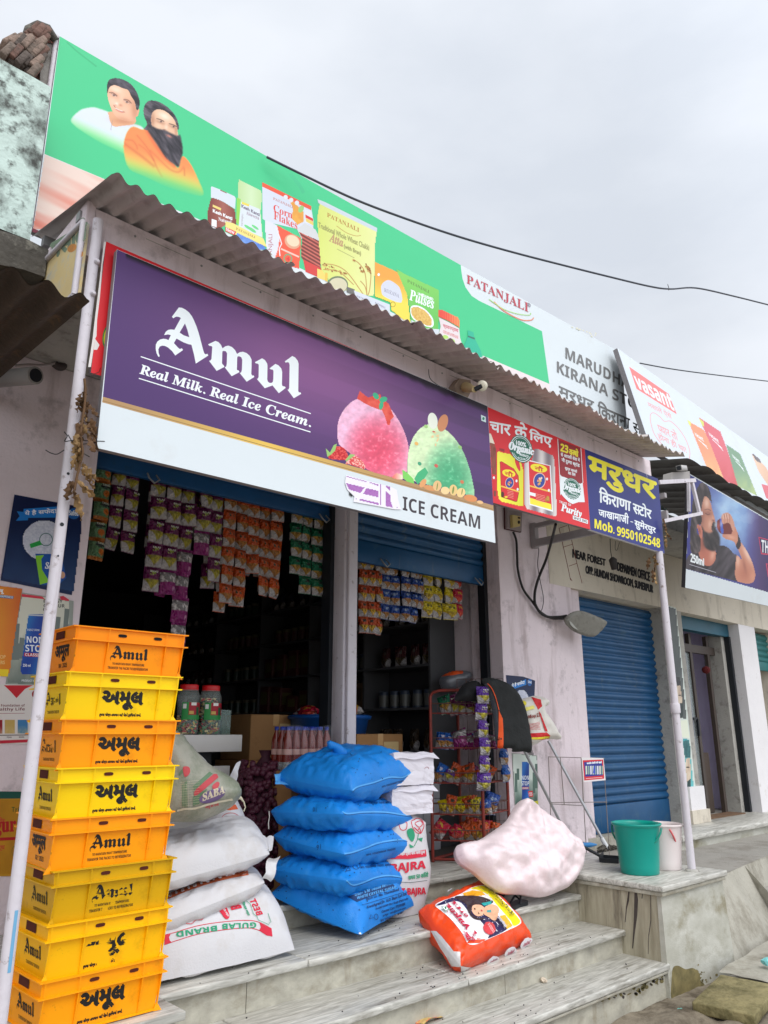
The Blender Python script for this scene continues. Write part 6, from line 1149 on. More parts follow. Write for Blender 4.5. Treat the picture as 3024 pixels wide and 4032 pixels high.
ST = {'purple': sachet_mesh('sachet', (112, 16, 84), (170, 190, 60), (190, 176, 50), 'BALAJI', 0, 1), 'back': sachet_mesh('sachet', (150, 30, 116), (226, 160, 200), (0, 0, 0), None, 2, 2), 'orange': sachet_mesh('sachet', (222, 88, 22), (60, 80, 50), (196, 128, 50), None, 0, 3), 'green': sachet_mesh('sachet', (10, 124, 84), (30, 50, 40), (196, 150, 60), None, 0, 4),
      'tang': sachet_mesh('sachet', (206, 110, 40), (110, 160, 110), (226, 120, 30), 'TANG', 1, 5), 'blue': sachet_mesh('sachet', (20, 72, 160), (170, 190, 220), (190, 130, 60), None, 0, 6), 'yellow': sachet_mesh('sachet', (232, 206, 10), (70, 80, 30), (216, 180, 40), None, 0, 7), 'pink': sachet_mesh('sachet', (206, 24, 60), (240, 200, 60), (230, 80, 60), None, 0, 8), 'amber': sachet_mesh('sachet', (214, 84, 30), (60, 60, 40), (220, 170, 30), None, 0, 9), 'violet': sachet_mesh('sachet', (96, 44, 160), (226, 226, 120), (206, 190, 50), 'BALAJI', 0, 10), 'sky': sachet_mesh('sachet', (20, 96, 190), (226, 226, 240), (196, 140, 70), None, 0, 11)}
SR = random.Random(3)
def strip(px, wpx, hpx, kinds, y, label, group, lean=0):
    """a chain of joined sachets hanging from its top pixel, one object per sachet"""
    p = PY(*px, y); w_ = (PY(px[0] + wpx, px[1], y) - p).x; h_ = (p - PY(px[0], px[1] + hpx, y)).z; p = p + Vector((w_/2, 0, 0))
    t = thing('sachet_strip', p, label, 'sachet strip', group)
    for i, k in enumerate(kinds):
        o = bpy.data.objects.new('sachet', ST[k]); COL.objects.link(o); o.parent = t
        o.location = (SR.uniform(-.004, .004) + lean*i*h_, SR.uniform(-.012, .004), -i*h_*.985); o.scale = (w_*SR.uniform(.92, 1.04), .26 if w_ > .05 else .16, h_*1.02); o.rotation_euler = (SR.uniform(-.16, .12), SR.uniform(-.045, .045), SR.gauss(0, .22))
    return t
z3 = lambda x, y: (300 + x/1.508, 1800 + y/1.508); z4 = lambda x, y: (1100 + x/1.659, 1400 + y/1.659)
od = ['leftmost', 'second from left', 'third from left', 'fourth from left', 'fifth from left', 'sixth from left']
GP = 'sachet strips hanging in the doorways'
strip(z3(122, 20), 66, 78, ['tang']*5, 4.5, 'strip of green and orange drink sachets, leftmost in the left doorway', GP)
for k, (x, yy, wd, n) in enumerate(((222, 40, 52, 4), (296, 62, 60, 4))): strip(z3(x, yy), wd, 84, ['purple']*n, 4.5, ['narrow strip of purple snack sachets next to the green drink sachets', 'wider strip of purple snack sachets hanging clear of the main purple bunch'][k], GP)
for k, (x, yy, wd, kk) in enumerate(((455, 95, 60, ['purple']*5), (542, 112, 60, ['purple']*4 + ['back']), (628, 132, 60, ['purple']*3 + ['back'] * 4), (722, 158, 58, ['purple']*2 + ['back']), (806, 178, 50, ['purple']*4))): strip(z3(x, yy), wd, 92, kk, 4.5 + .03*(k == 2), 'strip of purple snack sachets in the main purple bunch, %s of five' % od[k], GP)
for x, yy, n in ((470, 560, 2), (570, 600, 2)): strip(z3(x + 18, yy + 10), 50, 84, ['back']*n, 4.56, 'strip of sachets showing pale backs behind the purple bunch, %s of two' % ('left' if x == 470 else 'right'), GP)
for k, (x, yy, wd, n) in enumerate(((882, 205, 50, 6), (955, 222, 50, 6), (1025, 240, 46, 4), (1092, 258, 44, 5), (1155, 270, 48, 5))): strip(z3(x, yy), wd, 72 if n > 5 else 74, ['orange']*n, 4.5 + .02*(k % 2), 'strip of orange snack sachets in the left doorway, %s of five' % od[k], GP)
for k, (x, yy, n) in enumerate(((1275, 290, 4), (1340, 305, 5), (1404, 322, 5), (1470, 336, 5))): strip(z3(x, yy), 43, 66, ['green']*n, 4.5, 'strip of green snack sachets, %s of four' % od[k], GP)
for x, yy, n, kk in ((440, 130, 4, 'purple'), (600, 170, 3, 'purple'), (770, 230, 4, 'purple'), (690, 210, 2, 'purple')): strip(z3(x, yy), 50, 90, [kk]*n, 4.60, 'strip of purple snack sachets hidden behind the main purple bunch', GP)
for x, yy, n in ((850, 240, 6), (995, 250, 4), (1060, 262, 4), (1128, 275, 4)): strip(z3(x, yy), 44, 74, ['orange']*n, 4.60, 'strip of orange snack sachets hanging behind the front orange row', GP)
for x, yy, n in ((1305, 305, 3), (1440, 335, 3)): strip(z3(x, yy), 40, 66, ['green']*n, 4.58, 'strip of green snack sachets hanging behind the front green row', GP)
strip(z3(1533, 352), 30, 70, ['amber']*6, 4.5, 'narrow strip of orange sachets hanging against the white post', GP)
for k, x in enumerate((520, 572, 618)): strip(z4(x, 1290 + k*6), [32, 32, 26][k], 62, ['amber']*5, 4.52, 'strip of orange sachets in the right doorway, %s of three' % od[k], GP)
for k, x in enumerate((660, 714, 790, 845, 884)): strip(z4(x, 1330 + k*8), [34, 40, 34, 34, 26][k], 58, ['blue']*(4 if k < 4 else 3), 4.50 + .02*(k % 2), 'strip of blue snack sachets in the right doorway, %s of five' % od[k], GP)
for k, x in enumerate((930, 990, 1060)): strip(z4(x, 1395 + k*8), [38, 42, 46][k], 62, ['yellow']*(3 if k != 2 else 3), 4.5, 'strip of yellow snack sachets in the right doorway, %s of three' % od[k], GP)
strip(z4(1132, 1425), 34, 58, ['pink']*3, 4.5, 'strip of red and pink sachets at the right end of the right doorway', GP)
# ============================================================ dim shelves and goods inside
sh = thing('wall_shelf', (5.2, 6.5, FL), 'long grey wall shelving full of goods in the dim back of the shop', 'shelf')
zs = [1.02, 1.40, 1.78, 2.16, 2.54, 2.92]; ys = [4.85, 5.75, 6.65, 7.6, 8.6, 9.6, 10.7]
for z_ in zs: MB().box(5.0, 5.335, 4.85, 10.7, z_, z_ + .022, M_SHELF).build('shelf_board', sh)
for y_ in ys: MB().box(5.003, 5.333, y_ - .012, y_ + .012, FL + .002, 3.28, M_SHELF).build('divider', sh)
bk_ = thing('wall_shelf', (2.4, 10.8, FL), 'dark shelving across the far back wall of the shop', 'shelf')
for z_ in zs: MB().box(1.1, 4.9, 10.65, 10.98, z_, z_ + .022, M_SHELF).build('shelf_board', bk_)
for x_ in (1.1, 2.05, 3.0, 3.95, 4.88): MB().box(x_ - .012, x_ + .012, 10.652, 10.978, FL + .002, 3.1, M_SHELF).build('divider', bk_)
R = random.Random(12)
def tin_mesh(c1, c2):
    mb = MB(); m1 = mat('tin %d %d %d' % c1, c1, .35, .08, 8); m2 = mat('tin %d %d %d' % c2, c2, .35)
    mb.lathe([(.5, 0), (.5, .12)], (0, 0, 0), m2, 16); mb.lathe([(.5, .12), (.5, .78)], (0, 0, 0), m1, 16, cap=False); mb.lathe([(.5, .78), (.46, .84), (.48, .86), (.48, 1), (.2, 1)], (0, 0, 0), m2, 16); o = mb.build('tin'); me = o.data; bpy.data.objects.remove(o); return me
def carton_mesh(c1, c2):
    mb = MB(); mb.bbox(-.5, .5, -.5, .5, 0, 1, mat('carton %d %d %d' % c1, c1, .5, .06, 6), .03); mb.box(-.51, -.505, -.35, .35, .3, .8, mat('carton %d %d %d' % c2, c2, .5)); mb.box(-.35, .35, -.51, -.505, .3, .8, mat('carton %d %d %d' % c2, c2, .5)); o = mb.build('carton'); me = o.data; bpy.data.objects.remove(o); return me
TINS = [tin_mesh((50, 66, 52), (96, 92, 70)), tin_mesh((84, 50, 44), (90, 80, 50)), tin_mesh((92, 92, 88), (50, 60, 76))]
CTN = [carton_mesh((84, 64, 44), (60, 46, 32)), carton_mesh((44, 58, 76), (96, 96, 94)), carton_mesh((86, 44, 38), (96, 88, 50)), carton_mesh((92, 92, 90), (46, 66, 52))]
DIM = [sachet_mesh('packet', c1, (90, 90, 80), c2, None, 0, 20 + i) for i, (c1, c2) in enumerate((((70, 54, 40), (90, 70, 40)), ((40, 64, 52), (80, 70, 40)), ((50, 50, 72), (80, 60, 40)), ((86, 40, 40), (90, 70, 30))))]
LB = {'snack_packet': ('small foil packet among the dim goods on the wall shelving', 'packet'), 'tin': ('small round tin among the dim goods on the wall shelving', 'tin'), 'carton': ('small carton among the dim goods on the wall shelving', 'carton')}
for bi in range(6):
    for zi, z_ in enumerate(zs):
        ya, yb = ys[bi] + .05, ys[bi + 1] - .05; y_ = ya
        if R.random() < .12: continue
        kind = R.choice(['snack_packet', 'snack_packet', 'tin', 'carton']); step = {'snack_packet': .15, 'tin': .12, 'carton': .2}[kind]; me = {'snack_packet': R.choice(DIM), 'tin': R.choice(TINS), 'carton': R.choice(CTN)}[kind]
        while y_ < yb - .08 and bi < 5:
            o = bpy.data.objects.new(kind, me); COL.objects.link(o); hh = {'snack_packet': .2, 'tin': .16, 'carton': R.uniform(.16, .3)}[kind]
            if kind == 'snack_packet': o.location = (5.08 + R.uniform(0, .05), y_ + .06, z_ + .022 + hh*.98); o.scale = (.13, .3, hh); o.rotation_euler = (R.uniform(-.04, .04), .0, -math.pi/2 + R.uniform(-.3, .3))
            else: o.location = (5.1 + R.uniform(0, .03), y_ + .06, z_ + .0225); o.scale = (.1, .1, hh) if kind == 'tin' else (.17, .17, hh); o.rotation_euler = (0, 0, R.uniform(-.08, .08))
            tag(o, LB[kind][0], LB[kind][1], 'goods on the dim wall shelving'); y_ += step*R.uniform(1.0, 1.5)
# ============================================================ counter with jars, boxes, tub, bottles
ct = thing('shop_counter', (2.3, 4.9, FL), 'white topped dark counter with two sweet jars in the left doorway', 'counter')
CZ = PY(800, 2893, 4.6).z; xr = PY(955, 2895, 4.6).x; M_CTR = mat('off white laminate', (206, 202, 196), .5, .04, 4)
MB().bbox(1.3, xr, 4.6, 5.2, CZ - .108, CZ, M_CTR, .004).build('counter_top', ct)
mb = MB(); mb.box(1.35, xr - .16, 4.72, 5.15, FL, CZ - .11, mat('black counter front', (34, 36, 40), .5)); mb.build('cabinet', ct)
mb = MB(); mb.box(1.35, PY(905, 3015, 4.66).x, 4.66, 4.715, FL + .02, PY(880, 3016, 4.66).z, M_CTR); mb.build('panel', ct)
M_JAR = glassy('clear jar plastic', (214, 226, 220), .16, .06); M_LID = mat('red lid plastic', (206, 30, 34), .35)
CW_ = [ink(206, 170, 70), ink(60, 130, 80), ink(180, 40, 50), ink(226, 206, 150), ink(40, 70, 60)]
for k, (u, lv, lab) in enumerate(((733, .30, 'red lidded plastic sweet jar half hidden by the crates, left on the counter'), (820, .62, 'red lidded plastic jar of wrapped sweets, right on the counter'))):
    c = PY(u, 2893, 4.72); c.z = CZ; r, hh = .074, .315; t = thing('sweet_jar', c, lab, 'jar', 'sweet jars on the counter')
    MB().lathe([(r*.9, .002), (r, .01), (r, .09), (r*.95, .1), (r*.95, .2), (r, .21), (r, .25), (r*.8, .29), (r*.74, .30)], c, M_JAR, 28, cap=False).build('shell', t)
    MB().lathe([(r*.80, .285), (r*.82, .29), (r*.82, hh), (r*.78, hh + .006), (.001, hh + .006)], c, M_LID, 28).build('lid', t)
    mb = MB(); s0 = r*1.005; n = 26
    for a0, a1, z0, z1, m in ((-2.6, 0, .095, .205, ink(46, 140, 70)), (-2.0, -.5, .125, .204, ink(166, 26, 44))):
        vs = [c + Vector((s0*math.cos(a0 + (a1 - a0)*i/n), s0*math.sin(a0 + (a1 - a0)*i/n), z)) for z in (z0, z1) for i in range(n + 1)]; mb.add(vs, [(i, i + 1, n + 2 + i, n + 1 + i) for i in range(n)], m, True); s0 += .0008
    for a0, wd, z0, z1, m in ((-1.55, .5, .185, .204, ink(230, 226, 220)), (-1.1, .36, .125, .175, ink(20, 90, 60)), (-2.35, .3, .165, .195, ink(226, 226, 220)), (-1.75, .4, .13, .15, ink(206, 170, 90))):
        vs = [c + Vector((s0*math.cos(a0 + wd*(i/6 - .5)), s0*math.sin(a0 + wd*(i/6 - .5)), z)) for z in (z0, z1) for i in range(7)]; mb.add(vs, [(i, i + 1, 8 + i, 7 + i) for i in range(6)], m, True); s0 += .0006
    mb.build('paper_label', t)
    mb = MB(); J = random.Random(k)
    for i in range(260):
        a, rr, zz_ = J.uniform(0, 6.28), r*.84*math.sqrt(J.random()), .01 + lv*.36*J.random(); M = Matrix.Translation(c + Vector((rr*math.cos(a), rr*math.sin(a), zz_))) @ Matrix.Rotation(J.uniform(0, 6), 4, 'X') @ Matrix.Rotation(J.uniform(0, 6), 4, 'Z'); mb.box(-.012, .012, -.005, .005, -.004, .004, J.choice(CW_), M)
    tag(mb.build('sweets', t), kind='stuff')
mb = MB(); c = PY(903, 2893, 4.75); g = thing('glass_pane', c, 'small upright glass pane at the right end of the counter', 'glass'); MB().box(c.x - .09, c.x + .005, 4.75, 4.756, CZ + .001, CZ + .165, glassy('greenish glass', (150, 180, 170), .25)).build('pane', g)
M_CARD = mat('brown cardboard', (158, 116, 72), .8, .08, 4, .1, 40, grime=(120, 84, 50), gs=4, gp=(.55, .8)); M_TAPE = mat('packing tape', (190, 150, 100), .25)
def carton(x0, x1, y0, y1, z0, z1, lab, rot=0, flap=True):
    t = thing('cardboard_box', ((x0 + x1)/2, (y0 + y1)/2, z0), lab, 'box'); cx, cy = (x0 + x1)/2, (y0 + y1)/2; M = Matrix.Translation((cx, cy, 0)) @ Matrix.Rotation(rot, 4, 'Z'); hx, hy = (x1 - x0)/2, (y1 - y0)/2
    MB().bbox(-hx, hx, -hy, hy, z0, z1, M_CARD, .006, M).build('box', t); mb = MB(); mb.box(-.03, .03, -hy - .001, hy, z1 + .0004, z1 + .0012, M_TAPE, M); mb.box(-.03, .03, -hy - .0016, -hy - .0008, z1 - .09, z1 + .0008, M_TAPE, M); mb.build('tape', t)
    mb = MB(); mb.box(hx*.15, hx*.8, -hy - .0016, -hy - .0008, z0 + (z1 - z0)*.15, z0 + (z1 - z0)*.8, mat('pale paper label', (196, 170, 120), .6), M); mb.build('paper_label', t); return t
a, b = PY(1412, 2890, 4.75), PY(1597, 2992, 4.75); BZ = b.z - .1
bn = thing('tiled_counter', (4.6, 5, FL), 'low counter faced with white tiles in the right doorway', 'counter'); M_TILE = mat('white glazed tile', (190, 190, 196), .25, .04, 5)
MB().box(3.74, 5.0, 4.72, 5.4, BZ - .04, BZ, mat('black stone top', (28, 28, 30), .3)).build('counter_top', bn)
mb = MB(); M_GRT = mat('tile joint', (110, 108, 108), .8); mb.box(3.78, 5.0, 4.765, 5.38, FL, BZ - .041, M_GRT)
for i in range(6):
    for j in range(4): mb.bbox(3.782 + i*.205, 3.98 + i*.205, 4.755, 4.766, FL + .005 + j*.2, min(FL + .2 + j*.2, BZ - .045), M_TILE, .002) if FL + .05 + j*.2 < BZ - .045 else None
mb.build('tile_front', bn)
carton(a.x, b.x, 4.78, 5.1, BZ + .001, a.z, 'brown cardboard box with tape on the tiled counter behind the blue sacks', .02)
tb = carton(PY(985, 2900, 5.5).x, PY(1180, 2900, 5.5).x, 5.5, 5.95, FL + .72, PY(985, 2812, 5.5).z, 'dark brown cardboard box in the shadow behind the bottles')
carton(PY(985, 2900, 5.5).x - .03, PY(1180, 2900, 5.5).x + .04, 5.48, 5.98, FL + .001, FL + .719, 'large cardboard box under the dark brown box inside the shop')
tc_ = PY(1300, 2815, 5.3); rr = (PY(1420, 2800, 5.3) - PY(1165, 2812, 5.3)).x/2
tu = thing('plastic_tub', (tc_.x + .03, 5.35, tc_.z - .36), 'wide blue plastic tub heaped with red packets behind the white post', 'tub'); M_TUB = mat('blue tub plastic', (20, 84, 160), .4, .06, 4)
cc = Vector((tc_.x + .03, 5.35, tc_.z - .36)); MB().lathe([(.001, 0), (rr*.78, 0), (rr*.96, .32), (rr*1.02, .325), (rr*1.04, .35), (rr*.98, .36), (rr*.93, .33), (rr*.75, .012), (.001, .012)], cc, M_TUB, 40).build('shell', tu)
carton(cc.x - .3, cc.x + .3, 5.1, 5.7, FL + .001, cc.z - .001, 'plain cardboard box carrying the blue tub')
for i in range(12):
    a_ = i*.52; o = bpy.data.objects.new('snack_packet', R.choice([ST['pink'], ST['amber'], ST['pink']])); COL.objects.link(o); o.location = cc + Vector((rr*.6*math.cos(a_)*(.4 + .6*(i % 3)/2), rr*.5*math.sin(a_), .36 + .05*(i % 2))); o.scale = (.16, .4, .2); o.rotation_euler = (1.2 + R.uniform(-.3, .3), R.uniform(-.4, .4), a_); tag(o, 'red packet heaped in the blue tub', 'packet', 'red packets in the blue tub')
# shrink-wrapped bottles
bp_ = thing('bottle_pack', PY(1220, 3010, 4.25), 'shrink wrapped pack of orange drink bottles with blue caps behind the blue sacks', 'bottle pack'); b0 = PY(1128, 2860, 4.2); b1 = PY(1310, 2860, 4.2); bz = PY(1140, 3035, 4.2).z; pitch = (b1.x - b0.x)/6
M_PET = mat('orange drink', (112, 26, 12), .12, .1, 8, spec=.6); M_PETC = glassy('clear bottle plastic', (200, 206, 206), .35, .08); M_CAP = mat('blue cap', (30, 50, 140), .35)
def bottle():
    mb = MB(); mb.lathe([(.001, 0), (.5, 0), (.5, .9), (.42, .96)], (0, 0, 0), M_PETC, 14); mb.lathe([(.48, .92), (.5, 1.3), (.5, 3.0), (.44, 3.5), (.2, 4.2), (.2, 4.4)], (0, 0, 0), M_PET, 14, cap=False); mb.lathe([(.505, 1.7), (.505, 2.3)], (0, 0, 0), ink(190, 150, 140), 14, cap=False); mb.lathe([(.24, 4.35), (.24, 4.75), (.001, 4.75)], (0, 0, 0), M_CAP, 12); o = mb.build('bottle'); return o
o0 = bottle(); me = o0.data; bpy.data.objects.remove(o0)
bh = (b0.z - bz)/4.75
for i in range(6):
    for j in range(3):
        o = bpy.data.objects.new('bottle', me); COL.objects.link(o); o.parent = bp_; o.location = Vector((b0.x + pitch*(i + .5), 4.22 + pitch*(j + .1), bz)) - bp_.location; o.scale = (pitch*.96, pitch*.96, bh)
fl_ = MB(); fl_.grid(lambda u, v: Vector((b0.x - .004 + (b1.x - b0.x + .008)*u, 4.22 - pitch*.45 + .004*math.sin(u*40), bz + (b0.z - bz)*(v*1.0) + .01*math.sin(u*9)*v)), 40, 8, glassy('wrapping film', (230, 230, 236), .05, .12)); fl_.build('film', bp_)
carton(b0.x - .02, b1.x + .02, 4.10, 4.5, FL + .001, bz - .001, 'cardboard box carrying the shrink wrapped bottles, hidden behind blue sacks')
# onion sack
on = thing('onion_sack', (3.05, 4.4, FL), 'dark purple net sack of onions behind the blue sacks', 'sack'); M_ON = mat('onion skin', (74, 24, 44), .5, .3, 9, grime=(104, 50, 66), gs=14, gp=(.55, .75)); mb = MB(); J = random.Random(5); oc0 = PY(1040, 3300, 4.4)
for i in range(760):
    t_ = J.random(); a_ = J.uniform(math.pi*.7, math.pi*2.1); z_ = FL + .03 + t_*.72; rr_ = .235*(1 - .62*max(0, t_ - .35)**1.3)*(.82 + .18*math.sin(min(1, t_*4)*1.57)); mb.lathe([(.001, -.021), (.016, -.015), (.022, 0), (.016, .015), (.001, .022)], (oc0.x + rr_*math.cos(a_), 4.42 + rr_*.8*math.sin(a_), z_), M_ON, 8, Matrix.Rotation(J.uniform(0, 3), 3, 'X').to_4x4())
tag(mb.build('onions', on), kind='stuff'); q = MB(); q.lathe([(.19, 0), (.226, .1), (.222, .3), (.185, .5), (.13, .66), (.06, .74), (.03, .78), (.05, .82)], (oc0.x, 4.42, FL + .003), mat('dark net', (60, 20, 36), .7), 20, None, 1, .8); q.build('net', on)
# ============================================================ red wire rack with snacks
PL, PM, PR_ = Vector((4.50, 4.36, FL)), Vector((4.735, 4.05, FL)), Vector((5.19, 4.17, FL)); P4 = PL + PR_ - PM; ZT = 1.86
rk_ = thing('wire_rack', PM, 'rusty red wire display rack of snack packets beside the wall', 'rack'); M_RED = mat('rusty red paint', (132, 46, 36), .5, .2, 14, grime=(90, 40, 30), gs=20, gp=(.5, .7)); M_WIRE = mat('brown wire', (92, 60, 52), .5)
for p in (PL, PM, PR_, P4): MB().tube([p, Vector((p.x, p.y, ZT - .05)), Vector((p.x, p.y, ZT))], .013, M_RED, 10).build('post', rk_)
mb = MB(); top = lambda p: Vector((p.x, p.y, ZT)); mb.tube([top(PL), top(PL) + (PM - PL)*.06 + Vector((0, 0, .03)), top(PL) + (PM - PL)*.2 + Vector((0, 0, .045)), top(PM) - (PM - PL)*.2 + Vector((0, 0, .045)), top(PM) - (PM - PL)*.06 + Vector((0, 0, .03)), top(PM)], .012, M_RED, 8)
for a, b in ((PL, PM), (PM, PR_), (PR_, P4), (P4, PL)): mb.tube([a + Vector((0, 0, .02)), b + Vector((0, 0, .02))], .011, M_RED, 8)
mb.build('frame', rk_)
SZ = [PY(1800, v, 4.2).z for v in (2808, 2945, 3084, 3208, 3312)]
for z_ in SZ:
    mb = MB()
    for dz, r in ((0, .005), (.075, .004)):
        for a, b in ((PL, PM), (PM, PR_), (PR_, P4), (P4, PL)): mb.tube([Vector((a.x, a.y, z_ + dz)), Vector((b.x, b.y, z_ + dz))], r, M_RED if dz == 0 else M_WIRE, 5, False)
    for a, b in ((PL, PM), (PM, PR_)):
        for i in range(1, 7): q = a.lerp(b, i/7); mb.tube([Vector((q.x, q.y, z_)), Vector((q.x, q.y, z_ + .075))], .002, M_WIRE, 4, False)
    for i in range(1, 9): q, q2 = PL.lerp(PM, i/9), P4.lerp(PR_, i/9); mb.tube([Vector((q.x, q.y, z_)), Vector((q2.x, q2.y, z_))], .002, M_WIRE, 4, False)
    mb.build('basket', rk_)
mb = MB()
for i in range(6): q, = [P4.lerp(PR_, i/5)]; mb.tube([Vector((q.x, q.y, FL + .1)), Vector((q.x, q.y, 2.02))], .0025, M_WIRE, 4, False)
for z_ in (2.02, 1.6, 1.2, .9): mb.tube([Vector((P4.x, P4.y, z_)), Vector((PR_.x, PR_.y, z_))], .0025, M_WIRE, 4, False)
mb.build('back_grid', rk_)
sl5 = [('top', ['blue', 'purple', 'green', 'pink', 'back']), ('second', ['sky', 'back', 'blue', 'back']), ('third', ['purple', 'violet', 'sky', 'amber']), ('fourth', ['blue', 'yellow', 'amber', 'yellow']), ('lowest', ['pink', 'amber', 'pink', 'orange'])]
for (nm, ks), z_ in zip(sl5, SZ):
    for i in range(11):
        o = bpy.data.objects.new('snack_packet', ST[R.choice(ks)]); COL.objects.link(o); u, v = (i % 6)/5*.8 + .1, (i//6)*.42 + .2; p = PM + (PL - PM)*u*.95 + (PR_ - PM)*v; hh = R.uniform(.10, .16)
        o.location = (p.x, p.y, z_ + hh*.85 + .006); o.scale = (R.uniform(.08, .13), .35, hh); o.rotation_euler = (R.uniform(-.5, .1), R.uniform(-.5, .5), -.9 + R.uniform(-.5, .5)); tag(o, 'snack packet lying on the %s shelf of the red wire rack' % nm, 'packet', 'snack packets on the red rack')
z44 = lambda x, y: (1660 + x/2.698, 2600 + y/2.698)
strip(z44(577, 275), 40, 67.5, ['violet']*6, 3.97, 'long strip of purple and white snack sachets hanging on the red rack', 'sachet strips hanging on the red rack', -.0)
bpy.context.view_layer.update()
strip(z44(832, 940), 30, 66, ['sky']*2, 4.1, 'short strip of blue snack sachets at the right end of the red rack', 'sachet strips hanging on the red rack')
# jacket over the rack
M_JK = mat('black jacket cloth', (28, 30, 30), .75, .15, 8, .25, 60); jk = thing('jacket', PY(2000, 2800, 3.98), 'black jacket with an orange panel hung over the red rack', 'jacket')
JO = [(640, 205), (680, 190), (740, 195), (840, 245), (925, 330), (985, 480), (1020, 690), (1034, 975), (960, 985), (872, 985), (868, 950), (800, 945), (742, 920), (726, 700), (715, 540), (690, 360), (655, 262)]
o = inflate([PY(*z44(x, y), 3.98) for x, y in JO], (-.3, -1, .1), .03, .05, M_JK, .016, 15, .008, 14, smooth=4).build('shell', jk)
s = Surf(bvh=bvh_of(o)); s.STEP = .0012; s.Z(1660, 2600, 2.698); og_ = mat('orange jacket panel', (232, 86, 28), .7, .08, 10)
s.poly([(660, 250), (700, 245), (760, 380), (805, 520), (818, 700), (808, 935), (745, 915), (728, 700), (716, 540), (690, 360)], mat('grey jacket sleeve', (58, 60, 66), .7, .1, 10)); s.poly([(818, 530), (860, 620), (868, 780), (866, 950), (806, 936), (818, 720)], og_); s.line(smooth_path([(700, 245), (745, 300), (790, 410), (820, 530)], 5, False), 7, og_); s.text('L5', (806, 845), (828, 845), 24, ink(20, 20, 20), .05); s.ell(842, 835, 8, 9, ink(40, 30, 30)); s.build('panel', jk)
dk_ = thing('black_bag', PY(1850, 2700, 4.15), 'black cloth bundle heaped on top of the red rack', 'bag'); inflate([PY(*z44(x, y), 4.1) for x, y in ((350, 420), (390, 320), (450, 250), (540, 225), (585, 270), (600, 350), (590, 430), (520, 445), (430, 440))], (-.3, -1, .1), .05, .07, mat('black cloth', (24, 24, 26), .8, .2, 9, .3, 50), .02, 19, .014, 14).build('bag', dk_)
# clutter hanging above: grey bag, orange strip
gb_ = thing('plastic_bag', PY(1790, 2660, 4.7), 'crumpled grey plastic bag with an orange strip hanging inside the right doorway', 'bag'); o = inflate([PY(*z44(x, y), 4.7) for x, y in ((190, 200), (240, 150), (320, 120), (440, 130), (462, 190), (440, 250), (350, 300), (240, 330), (200, 280))], (-.3, -1, .1), .08, .08, mat('grey film', (96, 98, 104), .3, .2, 8, spec=.6), .02, 23, .018, 16).build('bag', gb_); s = Surf(bvh=bvh_of(o)); s.STEP = .002; s.Z(1660, 2600, 2.698); s.poly([(200, 130), (320, 100), (440, 95), (440, 140), (330, 160), (210, 175)], og_); s.build('strip', gb_) if len(s.mb.v) else None
# mop bag and the two mops
zb_ = lambda x, y: (1300 + x/1.508, 2400 + y/1.508); M_BAGW = mat('printed mop bag', (222, 216, 206), .3, .05, 6, .2, 40, spec=.5)
mo_ = thing('mop_bag', PY(*zb_(1210, 660), 4.1), 'white, yellow and red plastic bag of a mop head, on top of the mop handle', 'bag'); o = inflate([PY(*zb_(x, y), 4.12) for x, y in ((1114, 545), (1160, 525), (1205, 515), (1255, 535), (1260, 575), (1235, 595), (1275, 680), (1295, 730), (1315, 778), (1240, 775), (1200, 800), (1160, 812), (1132, 780), (1130, 680), (1118, 610))], (-.2, -1, .1), .06, .07, M_BAGW, .018, 27, .012, 16, smooth=3).build('bag', mo_)
s = Surf(bvh=bvh_of(o)); s.STEP = .0015; s.Z(1300, 2400, 1.508); rr2 = ink(206, 36, 40); s.poly([(1195, 520), (1250, 535), (1258, 575), (1235, 595), (1215, 560)], rr2); s.poly([(1130, 690), (1180, 735), (1285, 730), (1300, 765), (1200, 770), (1132, 730)], rr2, 2); s.poly([(1235, 600), (1250, 620), (1290, 725), (1275, 725)], rr2); s.line(smooth_path([(1135, 735), (1190, 765), (1300, 755)], 5, False), 12, ink(236, 216, 60)); s.poly([(1135, 760), (1200, 785), (1160, 808), (1135, 785)], rr2); s.ell(1145, 560, 18, 14, ink(236, 220, 60)); s.line([(1122, 602), (1208, 580)], 22, ink(240, 230, 120)); s.text(serif('Clip Mop 22'), (1130, 660), (1240, 640), 24, ink(140, 50, 40), .03)
for k in range(6): s.line([(1170, 680 + k*8), (1238, 672 + k*8)], 3, ink(206, 110, 110))
s.build('print', mo_)
M_ALU = mat('aluminium tube', (170, 170, 172), .35, .06, 8, metal=.6); M_YARN = mat('dirty mop yarn', (86, 82, 74), .95, .3, 30, .6, 60)
for k, (a, b, ya, yb, lab) in enumerate((((2049, 2924), (2252, 3330), 4.16, 4.14, 'grey mop handle leaning left, rising into the printed mop bag'), ((2159, 2917), (2394, 3345), 4.21, 3.80, 'grey mop handle crossing in front of the wire stand'))):
    A, B = PY(*a, ya), PY(*b, yb); t = thing('mop', B, lab, 'mop', 'mops leaning against the wall'); D = B - A; MB().tube([A, A + D*.9], .0125, M_ALU, 10).build('handle', t); MB().tube([A + D*.9, A + D*.92, B], [.016, .018, .02], mat('white socket plastic', (206, 208, 210), .4), 10).build('socket', t)
    mb = MB(); J = random.Random(k)
    for i in range(46): an = J.uniform(0, 6.28); rr_ = J.uniform(.04, .14); e_ = Vector((B.x + rr_*math.cos(an)*1.2, B.y + rr_*math.sin(an)*.6, FL + .008 + .01*J.random())); mb.tube([B + Vector((0, 0, .0)), B.lerp(e_, .5) + Vector((0, 0, .03*J.random())), e_], .006, M_YARN, 5)
    mb.build('mop_head', t)
